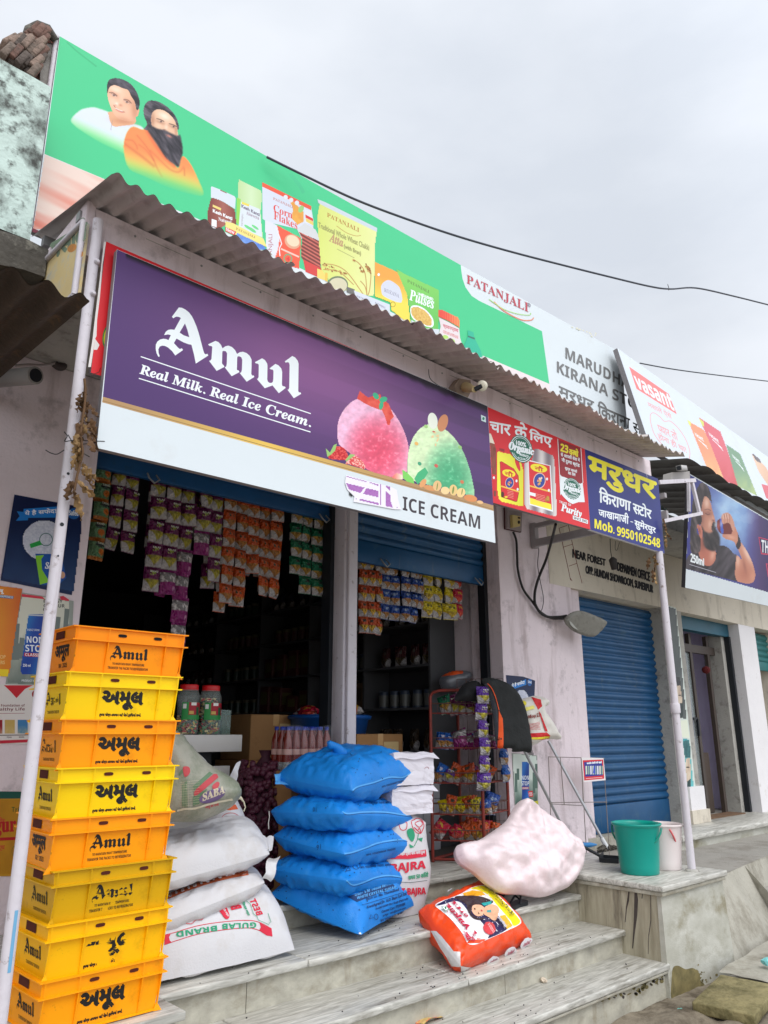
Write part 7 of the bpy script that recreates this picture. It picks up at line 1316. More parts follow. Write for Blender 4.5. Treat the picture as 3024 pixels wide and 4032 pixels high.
# wire stand with a small sign
ws = thing('wire_stand', PY(2280, 3200, 4.06), 'thin wire stand with a small red and blue notice, before the blue shutter', 'stand'); M_WS2 = mat('grey wire', (128, 118, 112), .5, .2, 20); yw = 4.06; mb = MB()
def wv(*p): mb.tube([PY(u, v, yw) for u, v in p], .0035, M_WS2, 6)
for p in (((2160, 2980), (2172, 3330)), ((2206, 2980), (2222, 3170)), ((2288, 2982), (2310, 3370)), ((2290, 2985), (2296, 3160)), ((2376, 2985), (2402, 3395)), ((2160, 2980), (2380, 2986)), ((2168, 3165), (2290, 3172)), ((2172, 3160), (2390, 3158))): wv(*p)
mb.build('frame', ws); s = onY(yw - .008); px_slab(s, [(2290, 2982), (2376, 2985), (2385, 3072), (2298, 3080)], .004, ink(226, 220, 220)).build('panel', ws); s.Z(2200, 2300, 2.011); s.poly([(190, 1395), (352, 1388), (360, 1540), (202, 1555)], ink(206, 40, 50)); s.poly([(200, 1410), (342, 1400), (350, 1515), (210, 1525)], ink(40, 50, 140)); s.text('भारतीय सेविंग की पढ़ाई', (222, 1430), (340, 1420), 20, wht, .05)
for i in range(8): x = 212 + i*18; s.poly([(x, 1440), (x + 12, 1438), (x + 14, 1505), (x + 2, 1508)], ink(*[(206, 216, 190), (140, 170, 150), (220, 220, 226)][i % 3]))
s.poly([(276, 1440), (290, 1438), (290, 1500), (270, 1500)], ink(60, 80, 190)); s.line([(214, 1540), (345, 1530)], 5, ink(240, 190, 190)); s.build('print', ws)
# buckets
def bucket(u, v, rb, rt, hh, m, mh, lab, ang, water=None):
    c = PZ(u, v, FL); c.z = FL + .001; t = thing('bucket', c, lab, 'bucket', 'plastic buckets on the right plinth'); MB().lathe([(.001, .004), (rb*.97, .0), (rb, .006), (rb*1.03, .05), (rt*.97, hh*.93), (rt*.98, hh*.94), (rt*1.06, hh*.97), (rt*1.07, hh), (rt*.99, hh + .003), (rt*.94, hh*.95), (rb*.96, .02), (.001, .012)], c, m, 48).build('shell', t)
    mb = MB(); pts = []
    for i in range(25): a = math.pi*i/24; x = rt*1.09*math.cos(a); d = -rt*1.0*math.sin(a); M = Matrix.Rotation(ang, 3, 'Z') @ Matrix.Rotation(1.05, 3, 'X'); q = M @ Vector((x, d*1.0, 0)); pts.append(c + Vector((q.x, q.y, hh*.92 + q.z)))
    mb.tube(pts, .0065, mh, 8); mb.build('handle', t)
    if water: MB().lathe([(rb*.98, .014), (rb*.98 + (rt - rb)*.3, .11), (.001, .112)], c, water, 32).build('water', t)
    return t
M_GB = mat('teal bucket plastic', (4, 146, 132), .35, .05, 4, spec=.4); M_PB = glassy('translucent pink bucket', (232, 220, 218), .88, .4)
bucket(2521, 3438, .128, .160, .325, M_GB, mat('teal handle', (6, 130, 112), .4), 'teal green plastic bucket at the front of the right plinth', -1.37)
bucket(2622, 3420, .108, .140, .30, M_PB, mat('pink handle', (216, 96, 100), .4), 'pale translucent pink bucket behind the teal bucket', .83, mat('grey water', (160, 156, 158), .2))
# bits on the floor
dp = thing('dustpan', PZ(2400, 3395, FL), 'black dustpan and brush on the floor beside the teal bucket', 'dustpan'); c = PZ(2405, 3392, FL); mb = MB(); M = Matrix.Translation(c + Vector((0, 0, .002))) @ Matrix.Rotation(.4, 4, 'Z'); mb.box(-.09, .09, -.07, .07, 0, .006, M_GUIDE, M); mb.box(-.09, .09, .064, .07, .006, .05, M_GUIDE, M); mb.box(-.09, -.084, -.07, .064, .006, .03, M_GUIDE, M); mb.box(.084, .09, -.07, .064, .006, .03, M_GUIDE, M); mb.tube([M @ Vector((0, .07, .03)), M @ Vector((0, .2, .09))], .012, M_GUIDE, 8); mb.build('pan', dp)
bo = thing('plastic_bottle', PZ(2300, 3340, FL), 'small blue plastic wrapper lying by the mop heads', 'wrapper'); c = PZ(2312, 3338, FL); MB().tube([c + Vector((-.1, .03, .02)), c + Vector((-.04, .01, .022)), c + Vector((.04, -.01, .02)), c + Vector((.1, -.03, .018))], [.008, .022, .02, .006], ink(60, 130, 190), 8).build('wrapper', bo); bo.name = 'plastic_wrapper'
for k, (u, v, an) in enumerate(((1975, 3520, .5), (2030, 3572, .25))):
    c = PZ(u, v, .516); t = thing('slipper', c, ['black rubber slipper tucked behind the orange salt sack', 'black rubber slipper on the step under the pink bag'][k], 'slipper', 'black slippers on the step'); M = Matrix.Translation(c + Vector((0, 0, .001))) @ Matrix.Rotation(an, 4, 'Z'); mb = MB()
    ol = smooth_path([(-.125, .0), (-.11, -.032), (0, -.03), (.09, -.045), (.135, -.02), (.135, .02), (.09, .04), (0, .03), (-.11, .032)], 5); vs = [M @ Vector((x, y, z)) for z in (0, .022) for x, y in ol]; n_ = len(ol); mb.add(vs, [tuple(range(n_ - 1, -1, -1)), tuple(range(n_, 2*n_))] + [(i, (i + 1) % n_, n_ + (i + 1) % n_, n_ + i) for i in range(n_)], M_GUIDE); mb.build('sole', t)
    mb = MB(); mb.tube([M @ Vector((.0, -.034, .02)), M @ Vector((.04, -.02, .06)), M @ Vector((.085, 0, .024)), M @ Vector((.04, .02, .06)), M @ Vector((0, .034, .02))], .007, M_GUIDE, 7); mb.build('strap', t)
def crumple(u, v, z, m, sc, lab, sd):
    c = PZ(u, v, z); J = random.Random(sd); bm = bmesh.new(); bmesh.ops.create_icosphere(bm, subdivisions=2, radius=sc)
    for q in bm.verts: q.co *= J.uniform(.55, 1.15); q.co.z = max(q.co.z*.7, -sc*.42)
    mb = MB(); mb.bm(bm, m, Matrix.Translation(c + Vector((0, 0, sc*.44)))); o = mb.build('litter', None, c); tag(o, lab, 'litter')
crumple(2405, 3624, .352, ink(226, 224, 226), .03, 'crumpled white paper on the second step by the plinth', 1); crumple(2140, 3868, .212, ink(206, 190, 170), .022, 'crumpled pale wrapper on the lowest step', 2); crumple(2766, 3312, .522, ink(206, 130, 70), .026, 'small orange wrapper on the cement platform', 3); crumple(3018, 3800, .13, ink(120, 190, 190), .04, 'pale teal plastic scrap on the kerb at the right edge', 4); crumple(2680, 3985, .02, ink(110, 170, 160), .02, 'tiny green plastic scrap beside the mossy slab', 5)
c = PZ(1690, 4022, .21); lt = MB(); M = Matrix.Translation((c.x, c.y, .2115)) @ Matrix.Rotation(.15, 4, 'Z'); lt.grid(lambda u, v: M @ Vector((-.09 + .18*u, -.03 + .06*v, .012 + .008*math.sin(u*5) + .004*math.sin(v*7 + u*3))), 12, 6, mat('printed scrap', (206, 176, 110), .6, .3, 30, grime=(206, 90, 60), gs=30, gp=(.5, .6))); tag(lt.build('litter', None, c), 'torn cardboard scrap with orange print on the lowest step at the bottom', 'litter')
mb = MB(); J = random.Random(9)
for i in range(170):
    k = J.choice([0, 1, 1, 1, 2, 2, 2, 3, 3]); zt, yf, yb = lev[k]; x = J.uniform(1.9, 4.8); y = J.uniform(yf + .01, min(yb, yf + .42) - .04) if k else J.uniform(3.9, 4.3); s_ = J.uniform(.0018, .0034)
    if J.random() < .6: x = 3 + abs(J.gauss(0, .8))
    if x > 4.85: continue
    bm = bmesh.new(); bmesh.ops.create_icosphere(bm, subdivisions=1, radius=s_); mb.bm(bm, SEED, Matrix.Translation((x, y, zt + s_*.8 + .001)) @ Matrix.Diagonal((1.6, 1, .9, 1)))
tag(mb.build('spilled_seeds'), kind='stuff')
# ============================================================ the neighbouring shop on the right
nb2 = thing('neighbouring_shop', (9.5, 4.4, 0), 'neighbouring shop on the right with a glass door and white pillars', 'building')
MB().box(8.19, 8.66, YW, 4.6, 0, 2.962, M_GREYP).build('pillar', nb2)
mb = MB(); mb.box(8.36, 8.70, YW - .03, YW - .002, FL + .001, 1.02, M_WHITEW); mb.box(8.33, 8.74, YW - .05, YW - .002, FL + .001, .78, M_CREAM); mb.build('skirting', nb2)
MB().box(10.22, 10.72, YW, 4.6, 0, 2.962, M_WHITEW).build('pillar', nb2); MB().box(10.05, 10.215, 4.43, 4.6, 0, 2.962, M_GREYP).build('jamb', nb2); MB().box(11.5, 15, YW, 4.6, 0, 3.62, M_CREAM).build('wall', nb2)
mb = MB(); mb.box(8.66, 10.2, 4.38, 4.5, 2.80, 2.96, mat('teal shutter housing', (22, 84, 104), .5, .15, 5)); mb.build('shutter_housing', nb2)
MB().box(10.14, 10.19, 4.36, 4.43, FL + .001, 2.80, M_GUIDE).build('shutter_guide', nb2)
M_FRM = mat('brown door frame', (70, 60, 54), .5, .1, 8); mb = MB()
for q in (((2717, 2578), (2787, 3215)), ((2807, 2494), (2856, 3195)), ((2672, 2470), (2720, 3215))):
    a, b = PY(*q[0], 4.55), PY(*q[1], 4.55); mb.box(b.x - .03, b.x + .03, 4.53, 4.58, FL + .001, 2.79, M_FRM)
mb.box(8.9, PY(2830, 2600, 4.55).x, 4.528, 4.582, PY(2760, 2575, 4.55).z, PY(2760, 2560, 4.55).z + .05, M_FRM); mb.build('door_frame', nb2)
xg0, xg1 = PY(2720, 3215, 4.55).x + .03, PY(2787, 3215, 4.55).x - .03
MB().box(xg0, xg1, 4.55, 4.556, FL + .02, 2.55, glassy('shop door glass', (170, 180, 180), .35, .03)).build('glass_door', nb2)
mb = MB(); mb.box(xg1 - .05, xg1 - .02, 4.5, 4.53, 1.55, 1.75, M_GUIDE); mb.box(xg1 - .13, xg1 - .02, 4.51, 4.525, 1.735, 1.765, M_GUIDE); mb.build('door_handle', nb2)
M_LAV = mat('lavender inner wall', (214, 206, 232), .85, .05, 3)
mb = MB(); mb.box(8.2, 13, 5.5, 5.6, 0, 3.5, M_LAV); mb.box(10.36, 10.4, 4.6, 5.9, 0, 3.5, M_LAV); mb.box(8.2, 8.24, 4.6, 5.9, 0, 3.5, M_GREYP); mb.box(8.2, 13, 4.6, 6, 3.5, 3.55, M_DARK); mb.box(8.24, 13, 4.3, 5.9, .5, FL - .002, M_CEMF); mb.build('room', nb2)
o = slats(10.73, 12.4, 2.42, 2.96, YS, mat('teal shutter paint', (40, 110, 110), .5, .15, 4), rail=.12).build('roller_shutter', nb2); MB().box(10.73, 12.4, 4.62, 4.7, FL, 2.96, M_GREYP).build('wall', nb2)
MB().bbox(7.3, 14, 3.80, 4.42, FL - .05, FL, M_MARB, .006).build('floor_slab', nb2); MB().box(7.3, 14, 3.835, 4.4, .45, FL - .051, M_MARBF).build('riser', nb2)
MB().bbox(9.1, 9.75, 4.62, 5.2, FL + .002, 1.35, mat('dark wooden chest', (74, 62, 54), .6, .15, 5, stretch=(1, 1, 6)), .01).build('cupboard', nb2)
MB().box(8.9, 9.9, 4.32, 4.52, FL + .001, FL + .012, mat('brown mat', (110, 84, 62), .9, .2, 20)).build('door_mat', nb2)
cb = thing('hanging_charm', PY(2780, 2635, 4.4), 'small round red charm hanging in the doorway of the right shop', 'charm'); c = PY(2780, 2638, 4.4); MB().lathe([(.001, -.05), (.04, -.03), (.052, 0), (.04, .03), (.001, .05)], c, mat('dark red wool', (96, 24, 26), .9, .3, 40, .6, 80), 16).build('ball', cb); MB().tube([c + Vector((0, 0, .05)), c + Vector((0, 0, .2))], .003, M_GUIDE, 5).build('string', cb)
# poster of two styled men on the pillar
mp_ = thing('barber_poster', PY(2690, 2800, YW - .004), 'tall narrow salon poster with two men on the pillar right of the blue shutter', 'poster'); s = onY(YW - .006); s.Z(2200, 2300, 2.011)
px_slab(s, [(858, 165), (930, 190), (1098, 1740), (1015, 1720)], .003, ink(206, 214, 206)).build('sheet', mp_)
s.pp([(860, 170), (930, 192), (1018, 1075), (945, 1060)], 4, lambda U, V: mixc((56, 60, 62), (100, 108, 104), fbm(U*3, V*6, 301))); s.pp([(975, 1215), (1035, 1225), (1085, 1720), (1030, 1650)], 4, lambda U, V: mixc((60, 150, 160), (110, 190, 190), U))
fc = lambda U, V: mixc((226, 214, 190), (170, 140, 120), fbm(U*4, V*4, 303)); s.pp([(925, 800), (965, 800), (980, 900), (985, 1000), (960, 1040), (935, 980)], 3, fc); s.pp([(915, 735), (960, 730), (972, 800), (930, 810)], 3, lambda U, V: mixc((30, 30, 32), (80, 80, 80), fbm(U*9, V*9, 304))); s.pp([(940, 950), (985, 930), (990, 1040), (965, 1075)], 3, lambda U, V: mixc((26, 40, 40), (60, 70, 70), fbm(U*9, V*9, 305))); s.poly([(965, 1080), (1018, 1075), (1035, 1220), (975, 1210)], ink(222, 226, 206))
s.pp([(1000, 1380), (1040, 1370), (1052, 1480), (1050, 1580), (1030, 1630), (1010, 1560)], 3, fc); s.pp([(980, 1240), (1030, 1230), (1050, 1300), (1045, 1380), (995, 1380)], 3, lambda U, V: mixc((20, 70, 76), (70, 130, 130), fbm(U*9, V*6, 306))); s.pp([(1010, 1560), (1050, 1530), (1052, 1600), (1035, 1640), (1018, 1625)], 3, lambda U, V: mixc((20, 50, 50), (50, 80, 80), fbm(U*9, V*9, 307))); s.ell(1022, 1450, 14, 5, ink(30, 30, 30)); s.poly([(1020, 1650), (1060, 1660), (1090, 1730), (1022, 1720)], ink(224, 230, 226)); s.ell(958, 880, 12, 4, ink(30, 30, 30)); s.build('print', mp_)
# its awning
na = thing('tin_awning', (7.5, 3.2, 3.9), 'darker corrugated tin awning of the neighbouring shop at the right', 'awning'); P0 = PY(2700, 1806, 2.95); P1 = PY(3024, 1985, 3.22); D_ = P1 - P0
mb = MB(); mb.grid(lambda u, v: P0 + D_*(u*2.2) + Vector((0, 1.45*v, .30*v)) + Vector((0, .01*math.sin(u*40)*(1 - v), .024*abs(math.sin(math.pi*u*2.2*6.4))**.7 + .012*math.sin(u*17)*(1 - v))), 260, 5, M_TIND); n_ = len(mb.v); mb.add([(x, y, z + .003) for x, y, z in mb.v], [tuple(reversed(q)) for q in mb.f[:]], M_TIND, True); mb.build('sheet', na)
P2, P3 = PY(2560, 1900, 4.2), PY(2760, 2130, 4.2)
mb = MB(); mb.grid(lambda u, v: Vector((5.68 + 1.0*u, 3.3 + .93*v, 3.62 + .24*v + .018*math.sin(2*math.pi*u*1.0/.11))), 200, 4, mat('dark green tin underside', (62, 74, 70), .6, .15, 5, grime=(40, 44, 40), gs=6)); mb.build('sheet', na)
# lintel lettering
s = onY(YW - .0055); s.Z(1500, 900, 1.0886); kb = mat('black wall paint', (34, 32, 36), .8)
for t_, a, b, h, hr_2 in (('NEAR FOREST', (822, 1410), (962, 1446), 36, 28), ('DEPARMEN OFFICE', (1014, 1466), (1152, 1512), 36, 38), ('OPP. HUNDAI SHOWROOM, SUMERPUR', (878, 1482), (1166, 1566), 38, 36)): s.text(t_, a, b, h, kb, .06, hr=hr_2)
s.build('painted_lettering', bld)
# ============================================================ left neighbour: mint wall, ledge, bricks, rusty sheet
M_MINT = mat('mint limewash', (190, 208, 200), .9, .1, 3, .4, 30, grime=(86, 90, 86), gs=16, gp=(.50, .64), grime2=((70, 72, 68), 4, (.50, .70), (1.5, 1.5, 1.2))); M_BLK = mat('blackened concrete', (86, 82, 76), .95, .3, 5, .8, 20, grime=(150, 146, 134), gs=8, gp=(.55, .7))
lw = thing('parapet_wall', PY(80, 600, 3.42), 'stained mint green parapet wall of the neighbouring house at upper left', 'wall'); s = onY(3.40)
px_slab(s, [(-160, 140), (0, 232), (110, 292), (202, 344), (162, 640), (118, 946), (0, 900), (-160, 840)], .12, M_MINT, M_BLK).build('wall', lw)
mb = MB(); e_ = [s.at(u, v) for u, v in ((-160, 136), (0, 230), (60, 262), (120, 300), (203, 344))]; mb.tube([p + Vector((0, .03, .0)) for p in e_], [.02, .024, .018, .026, .016], M_BLK, 7); mb.build('coping', lw)
s2 = onY(3.30); px_slab(s2, [(-160, 862), (30, 915), (120, 948), (192, 985), (182, 1040), (176, 1090), (90, 1060), (-160, 1010)], .6, M_BLK).build('ledge', lw)
MB().box(-2.5, .60, 3.9, 4.0, 1.6, 3.7, mat('plaster painted as shade', (58, 54, 50), .95, .2, 4)).build('wall', lw)  # wall coloured dark to stand for the shadow below the ledge
M_BRK = bpy.data.materials.new('worn bricks'); M_BRK.use_nodes = True; n = M_BRK.node_tree.nodes; l = M_BRK.node_tree.links; t_ = n.new('ShaderNodeTexCoord'); mpn = n.new('ShaderNodeMapping'); mpn.inputs['Rotation'].default_value = (math.radians(90), 0, .5); br_ = n.new('ShaderNodeTexBrick'); br_.inputs['Scale'].default_value = 9; br_.inputs['Color1'].default_value = (*lin((140, 84, 70)), 1); br_.inputs['Color2'].default_value = (*lin((110, 80, 70)), 1); br_.inputs['Mortar'].default_value = (*lin((80, 72, 66)), 1); br_.inputs['Mortar Size'].default_value = .03
l.new(t_.outputs['Object'], mpn.inputs[0]); l.new(mpn.outputs[0], br_.inputs[0]); l.new(br_.outputs[0], n['Principled BSDF'].inputs['Base Color']); n['Principled BSDF'].inputs['Roughness'].default_value = .95; bp_n = n.new('ShaderNodeBump'); bp_n.inputs['Distance'].default_value = .03; l.new(br_.outputs['Fac'], bp_n.inputs['Height']); bp_n.invert = True; l.new(bp_n.outputs[0], n['Principled BSDF'].inputs['Normal'])
bc = thing('brick_pier', PY(120, 250, 3.9), 'broken brick pier with a plastered edge above the mint wall', 'pier'); J = random.Random(4); mb = MB(); zb1 = zz(0, 0, 1.659)
BP = [(5, 375), (60, 262), (95, 225), (150, 255), (190, 195), (250, 175), (275, 260), (265, 420), (250, 500), (215, 495), (110, 430)]
def inpoly(x, y, p):
    r = False; j = len(p) - 1
    for i in range(len(p)):
        if (p[i][1] > y) != (p[j][1] > y) and x < (p[j][0] - p[i][0])*(y - p[i][1])/(p[j][1] - p[i][1]) + p[i][0]: r = not r
        j = i
    return r
k = 0
for x in range(-60, 300, 20):
    for y in range(160, 560, 62):
        cx, cy = x + (y - 330)*-.42 + J.uniform(-5, 5), y + (x % 40)*.7 + J.uniform(-8, 8)
        if not inpoly(cx, cy, BP): continue
        k += 1; c = PY(*zb1(cx, cy)[0], 3.60 + J.uniform(-.012, .03)); mb.bbox(-.052, .052, -.05, .05, -.017, .017, mat('brick %d' % (k % 4), [(120, 92, 82), (144, 124, 112), (122, 108, 98), (96, 86, 80)][k % 4], .95, .2, 14, .6, 40, grime=(74, 68, 62), gs=12, gp=(.5, .7)), .008, Matrix.Translation(c) @ Matrix.Rotation(-1.12 + J.uniform(-.12, .12), 4, 'Y'))
mb.build('bricks', bc)
s = onY(3.64); px_slab(s, zb1(165, 250, 190, 195, 250, 172, 315, 190, 372, 262, 362, 330, 338, 575, 215, 500, 110, 440, 20, 400, 5, 370, 60, 260, 100, 250), .3, M_BRK, mat('brick mortar', (96, 80, 72), .95, .3, 9)).build('core', bc)
px_slab(onY(3.62), zb1(268, 290, 300, 282, 365, 300, 338, 560, 262, 540), .05, mat('grey rough plaster', (150, 146, 140), .95, .12, 8, .5, 40, grime=(96, 90, 84), gs=9, gp=(.5, .7))).build('plaster', bc)
mb = MB(); mb.tube([PY(*p, 3.6) for p in zb1(165, 250, 195, 200, 250, 180, 310, 195, 365, 265)], [.02, .03, .035, .03, .02], M_BLK, 8); mb.build('cap', bc)
rs2 = thing('tin_awning', PY(200, 1250, 2.5), 'blackened rusty corrugated sheet jutting in at the left edge', 'awning'); Cc = PY(353, 1188, 2.35); Pk = PX(0, 1488, Cc.x); Dv = (Pk - Cc)*1.5
mb = MB(); mb.grid(lambda u, v: Cc + Vector((-1.4*u, 0, -.0*u)) + Dv*v + Vector((0, 0, .020*math.sin(2*math.pi*1.4*u/.11)*(1 if u > .02 else u/.02))), 120, 10, M_RUST); mb.add([(x, y, z + .003) for x, y, z in mb.v], [tuple(reversed(q)) for q in mb.f[:]], M_RUST, True); mb.build('sheet', rs2)
cc_ = thing('security_camera', PY(80, 1480, 4.0), 'grey bullet security camera on the left wall under the rusty sheet', 'camera'); a, b = PY(-40, 1495, 4.1), PY(140, 1478, 3.75); mb = MB(); mb.tube([a, a.lerp(b, .2), a.lerp(b, .2), b], [.03, .036, .045, .045], mat('grey camera shell', (150, 146, 142), .4), 16); mb.build('body', cc_); MB().tube([b, b + (b - a)*.012], .034, M_GUIDE, 16).build('lens', cc_); MB().tube([a.lerp(b, .3), a.lerp(b, .3) + Vector((0, .25, -.02))], .02, mat('grey camera shell', (150, 146, 142), .4), 8).build('bracket', cc_)
cw = thing('conduit', PY(240, 1380, 4.2), 'dark bent conduit with a thin wire on the left wall behind the white pole', 'conduit'); MB().tube(smooth_path([PY(*p, 4.2) for p in ((252, 1290), (244, 1350), (240, 1410), (250, 1440), (232, 1445), (214, 1432))], 4, False), .022, mat('dark conduit', (70, 62, 60), .7), 8).build('pipe', cw); MB().tube(smooth_path([PY(*p, 4.18) for p in ((215, 1430), (160, 1438), (110, 1436), (60, 1440))], 4, False), .007, mat('pale wire', (150, 140, 138), .6), 6).build('wire', cw)
# ============================================================ posters on the left wall
def poster(name, y, q, m, lab, fn, tr):
    t = thing(name, PY(*q[0], y), lab, 'poster'); s = onY(y); px_slab(s, q, .002, m).build('sheet', t); s.Z(*tr); s.k = 2; fn(s); s.build('print', t)
YP_ = YW - .004; navy = lambda U, V: mixc((10, 26, 66), (24, 60, 104), np.clip(V*1.1 - .2 + .5*(fbm(U*5, V*8, 311) - .5), 0, 1)); wo = ink(226, 230, 234)
def det(s):
    s.pp([(212, 912), (1195, 1095), (1180, 1500), (1075, 2330), (30, 2130), (100, 1700)], 4, navy); s.poly([(245, 1155), (340, 1165), (345, 1120), (835, 1085), (825, 1245), (410, 1250), (405, 1285), (232, 1292), (285, 1225)], ink(30, 120, 200)); s.text('ये है सफेद!', (362, 1222), (815, 1185), 80, wo, .03)
    s.ell(1072, 1190, 85, 80, ink(26, 90, 160)); s.text(sansb('Safed'), (1004, 1210), (1135, 1222), 74, wo, .02); s.pp([(640 + 318*math.cos(a), 1575 + 300*math.sin(a)*(1 if a < 3.2 else .98)) for a in [i*.157 for i in range(40)]], 3, lambda U, V: mixc((176, 182, 202), (226, 228, 236), np.clip(fbm(U*30, V*30, 313)*1.4 - .2, 0, 1))); s.ring(668, 1565, 98, 96, .12, ink(60, 110, 110)); s.poly([(430, 1630), (580, 1578), (610, 1640), (445, 1690)], ink(36, 160, 70))
    s.poly([(512, 1770), (890, 1775), (960, 2120), (850, 2230), (600, 2220)], ink(20, 80, 160)); s.poly([(515, 1800), (640, 1790), (600, 1850), (610, 2000), (720, 2180), (580, 2220)], ink(130, 200, 50)); s.text(bital('Safed'), (655, 2010), (880, 2040), 120, wo, .03); s.ell(905, 2080, 40, 50, ink(206, 160, 130))
poster('detergent_poster', YP_, [(57, 1947), (324, 1997), (283, 2343), (2, 2285)], ink(14, 34, 76), 'dark blue washing powder poster with a white powder disc, on the left wall', det, (0, 1700, 3.687))
zl_ = (0, 2250, 1.9235)
def org(s): s.pp([(-60, 100), (168, 128), (75, 780), (-60, 760)], 4, lambda U, V: mixc((206, 96, 30), (226, 150, 30), np.clip(1 - U + .3*(fbm(U*3, V*5, 317) - .5), 0, 1))); s.poly([(-60, 738), (66, 742), (60, 796), (-60, 790)], ink(236, 206, 40)); s.text('साबू', (-40, 168), (30, 172), 34, wo, .04); s.poly([(-10, 175), (104, 188), (100, 208), (-10, 198)], ink(60, 100, 150)); s.text(sansb('HAPPINESS'), (2, 195), (98, 205), 17, wo); s.text('TOP', (-20, 660), (42, 660), 26, ink(230, 190, 120), .03); s.text('OFFERS', (-60, 702), (36, 702), 26, ink(230, 190, 120), .03)
poster('orange_poster', YP_ - .003, [(-40, 2302), (88, 2318), (30, 2664), (-40, 2660)], ink(206, 110, 30), 'orange snack poster at the left edge of the left wall', org, zl_)
def nst(s, left=True):
    s.pp([(165, 165), (530, 225), (520, 450), (420, 860), (50, 850)], 4, lambda U, V: mixc((206, 206, 190), (96, 110, 104), np.clip((V - .35)*1.4 + .5*(fbm(U*9, V*5, 319) - .5), 0, 1))); s.poly([(165, 170), (320, 190), (345, 215), (330, 210), (165, 192)], ink(206, 50, 70)); s.poly([(455, 190), (480, 185), (525, 215), (520, 225), (460, 215)], ink(206, 50, 70)); s.text(sansb('ENERGY'), (330, 236), (474, 238), 24, ink(50, 52, 56)); s.text(sansb('OF YOUR'), (330, 272), (490, 274), 26, ink(50, 52, 56)); s.text(sansb('CITY'), (326, 300), (410, 302), 24, ink(50, 52, 56))
    for x, y, w_, h_ in ((410, 340, 50, 140), (490, 280, 36, 180), (110, 390, 40, 200), (70, 540, 90, 130), (150, 500, 36, 160)): s.poly([(x, y), (x + w_, y + 6), (x + w_ - 14, y + h_), (x - 14, y + h_)], ink(110, 120, 116))
    s.pp([(212, 330), (240, 318), (330, 322), (345, 345), (300, 760), (270, 785), (165, 780), (150, 755)], 3, lambda U, V: mixc((20, 60, 150), (30, 110, 180), np.clip(np.sin(U*5 + V*4)*.5 + .5, 0, 1))); s.line([(215, 330), (335, 335)], 10, ink(180, 186, 196)); s.text('ENERGY DRINK', (206, 450), (300, 452), 16, wo); s.text(sansb('NON'), (202, 540), (330, 546), 50, wo); s.text(sansb('STOP'), (192, 606), (350, 612), 52, wo); s.poly([(184, 615), (320, 622), (314, 650), (180, 642)], ink(180, 40, 70)); s.text(sansb('CLASSIC'), (190, 640), (312, 646), 22, wo); s.text('250 ml', (174, 720), (230, 722), 20, wo, .03); s.text(sansb('PRODUCT OF DELHI'), (164, 834), (330, 838), 16, wo)
poster('energy_drink_poster', YP_ - .0015, [(88, 2333), (290, 2366), (285, 2480), (225, 2700), (22, 2694)], ink(150, 156, 148), 'city themed energy drink poster with a blue can, on the left wall', nst, zl_)
def fnd(s): s.poly([(-60, 855), (275, 855), (240, 1310), (-60, 1290)], ink(216, 210, 206)); s.poly([(30, 862), (250, 862), (190, 890), (125, 960), (80, 910)], ink(190, 30, 44)); s.ell(265, 930, 24, 28, ink(150, 24, 36)); s.text(sansb('Foundation of'), (8, 1024), (188, 1024), 20, ink(110, 30, 40)); s.text(sansb('Healthy Life'), (-56, 1062), (188, 1060), 30, ink(110, 30, 40)); s.line([(-40, 1076), (186, 1074)], 3, ink(150, 40, 50)); [s.pp([(x, 1122), (x + 84, 1118), (x + 80, 1230), (x - 4, 1234)], 3, lambda U, V, c=c: mixc(c, (206, 186, 140), np.clip((V - .4)*2*fbm(U*6, V*6, 323), 0, 1))) for x, c in ((-60, (140, 30, 40)), (34, (190, 160, 90)), (132, (60, 120, 170)))]; s.line([(-60, 1242), (225, 1238)], 8, ink(120, 110, 110)); s.text(sansb('POHA'), (52, 1262), (88, 1262), 12, ink(40, 40, 44)); s.text(sansb('MAIDA'), (144, 1260), (184, 1260), 12, ink(40, 40, 44)); s.poly([(-60, 1282), (215, 1272), (205, 1295), (-60, 1306)], ink(190, 40, 60))
poster('flour_poster', YP_ - .0005, [(-40, 2694), (143, 2694), (124, 2932), (-40, 2926)], ink(210, 204, 200), 'white and red healthy food poster low on the left wall', fnd, zl_)
def gur(s): s.poly([(-60, 1665), (175, 1668), (165, 1720), (-60, 1722)], ink(26, 80, 70)); s.pp([(-60, 1722), (170, 1720), (120, 2300), (-60, 2300)], 4, lambda U, V: mixc((196, 140, 34), (160, 110, 30), fbm(U*3, V*5, 327))); s.text(sansb('Trifala'), (88, 1820), (230, 1830), 40, ink(80, 90, 40)); s.text('वीर', (-20, 1900), (36, 1905), 40, ink(190, 60, 50), .03); s.text(serif('gur'), (-40, 2010), (120, 2000), 110, ink(170, 30, 34), .03); s.line([(-40, 2030), (125, 2022)], 24, ink(170, 30, 34)); s.text('शुद्ध', (-50, 2120), (36, 2115), 40, ink(190, 60, 50), .03); s.ring(112, 2120, 24, 42, .15, ink(110, 110, 50))
poster('jaggery_poster', YP_, [(-40, 3116), (92, 3118), (60, 3450), (-40, 3450)], ink(190, 140, 40), 'mustard yellow jaggery poster low on the left wall behind the pole', gur, zl_)
zq = (1660, 2600, 2.698)
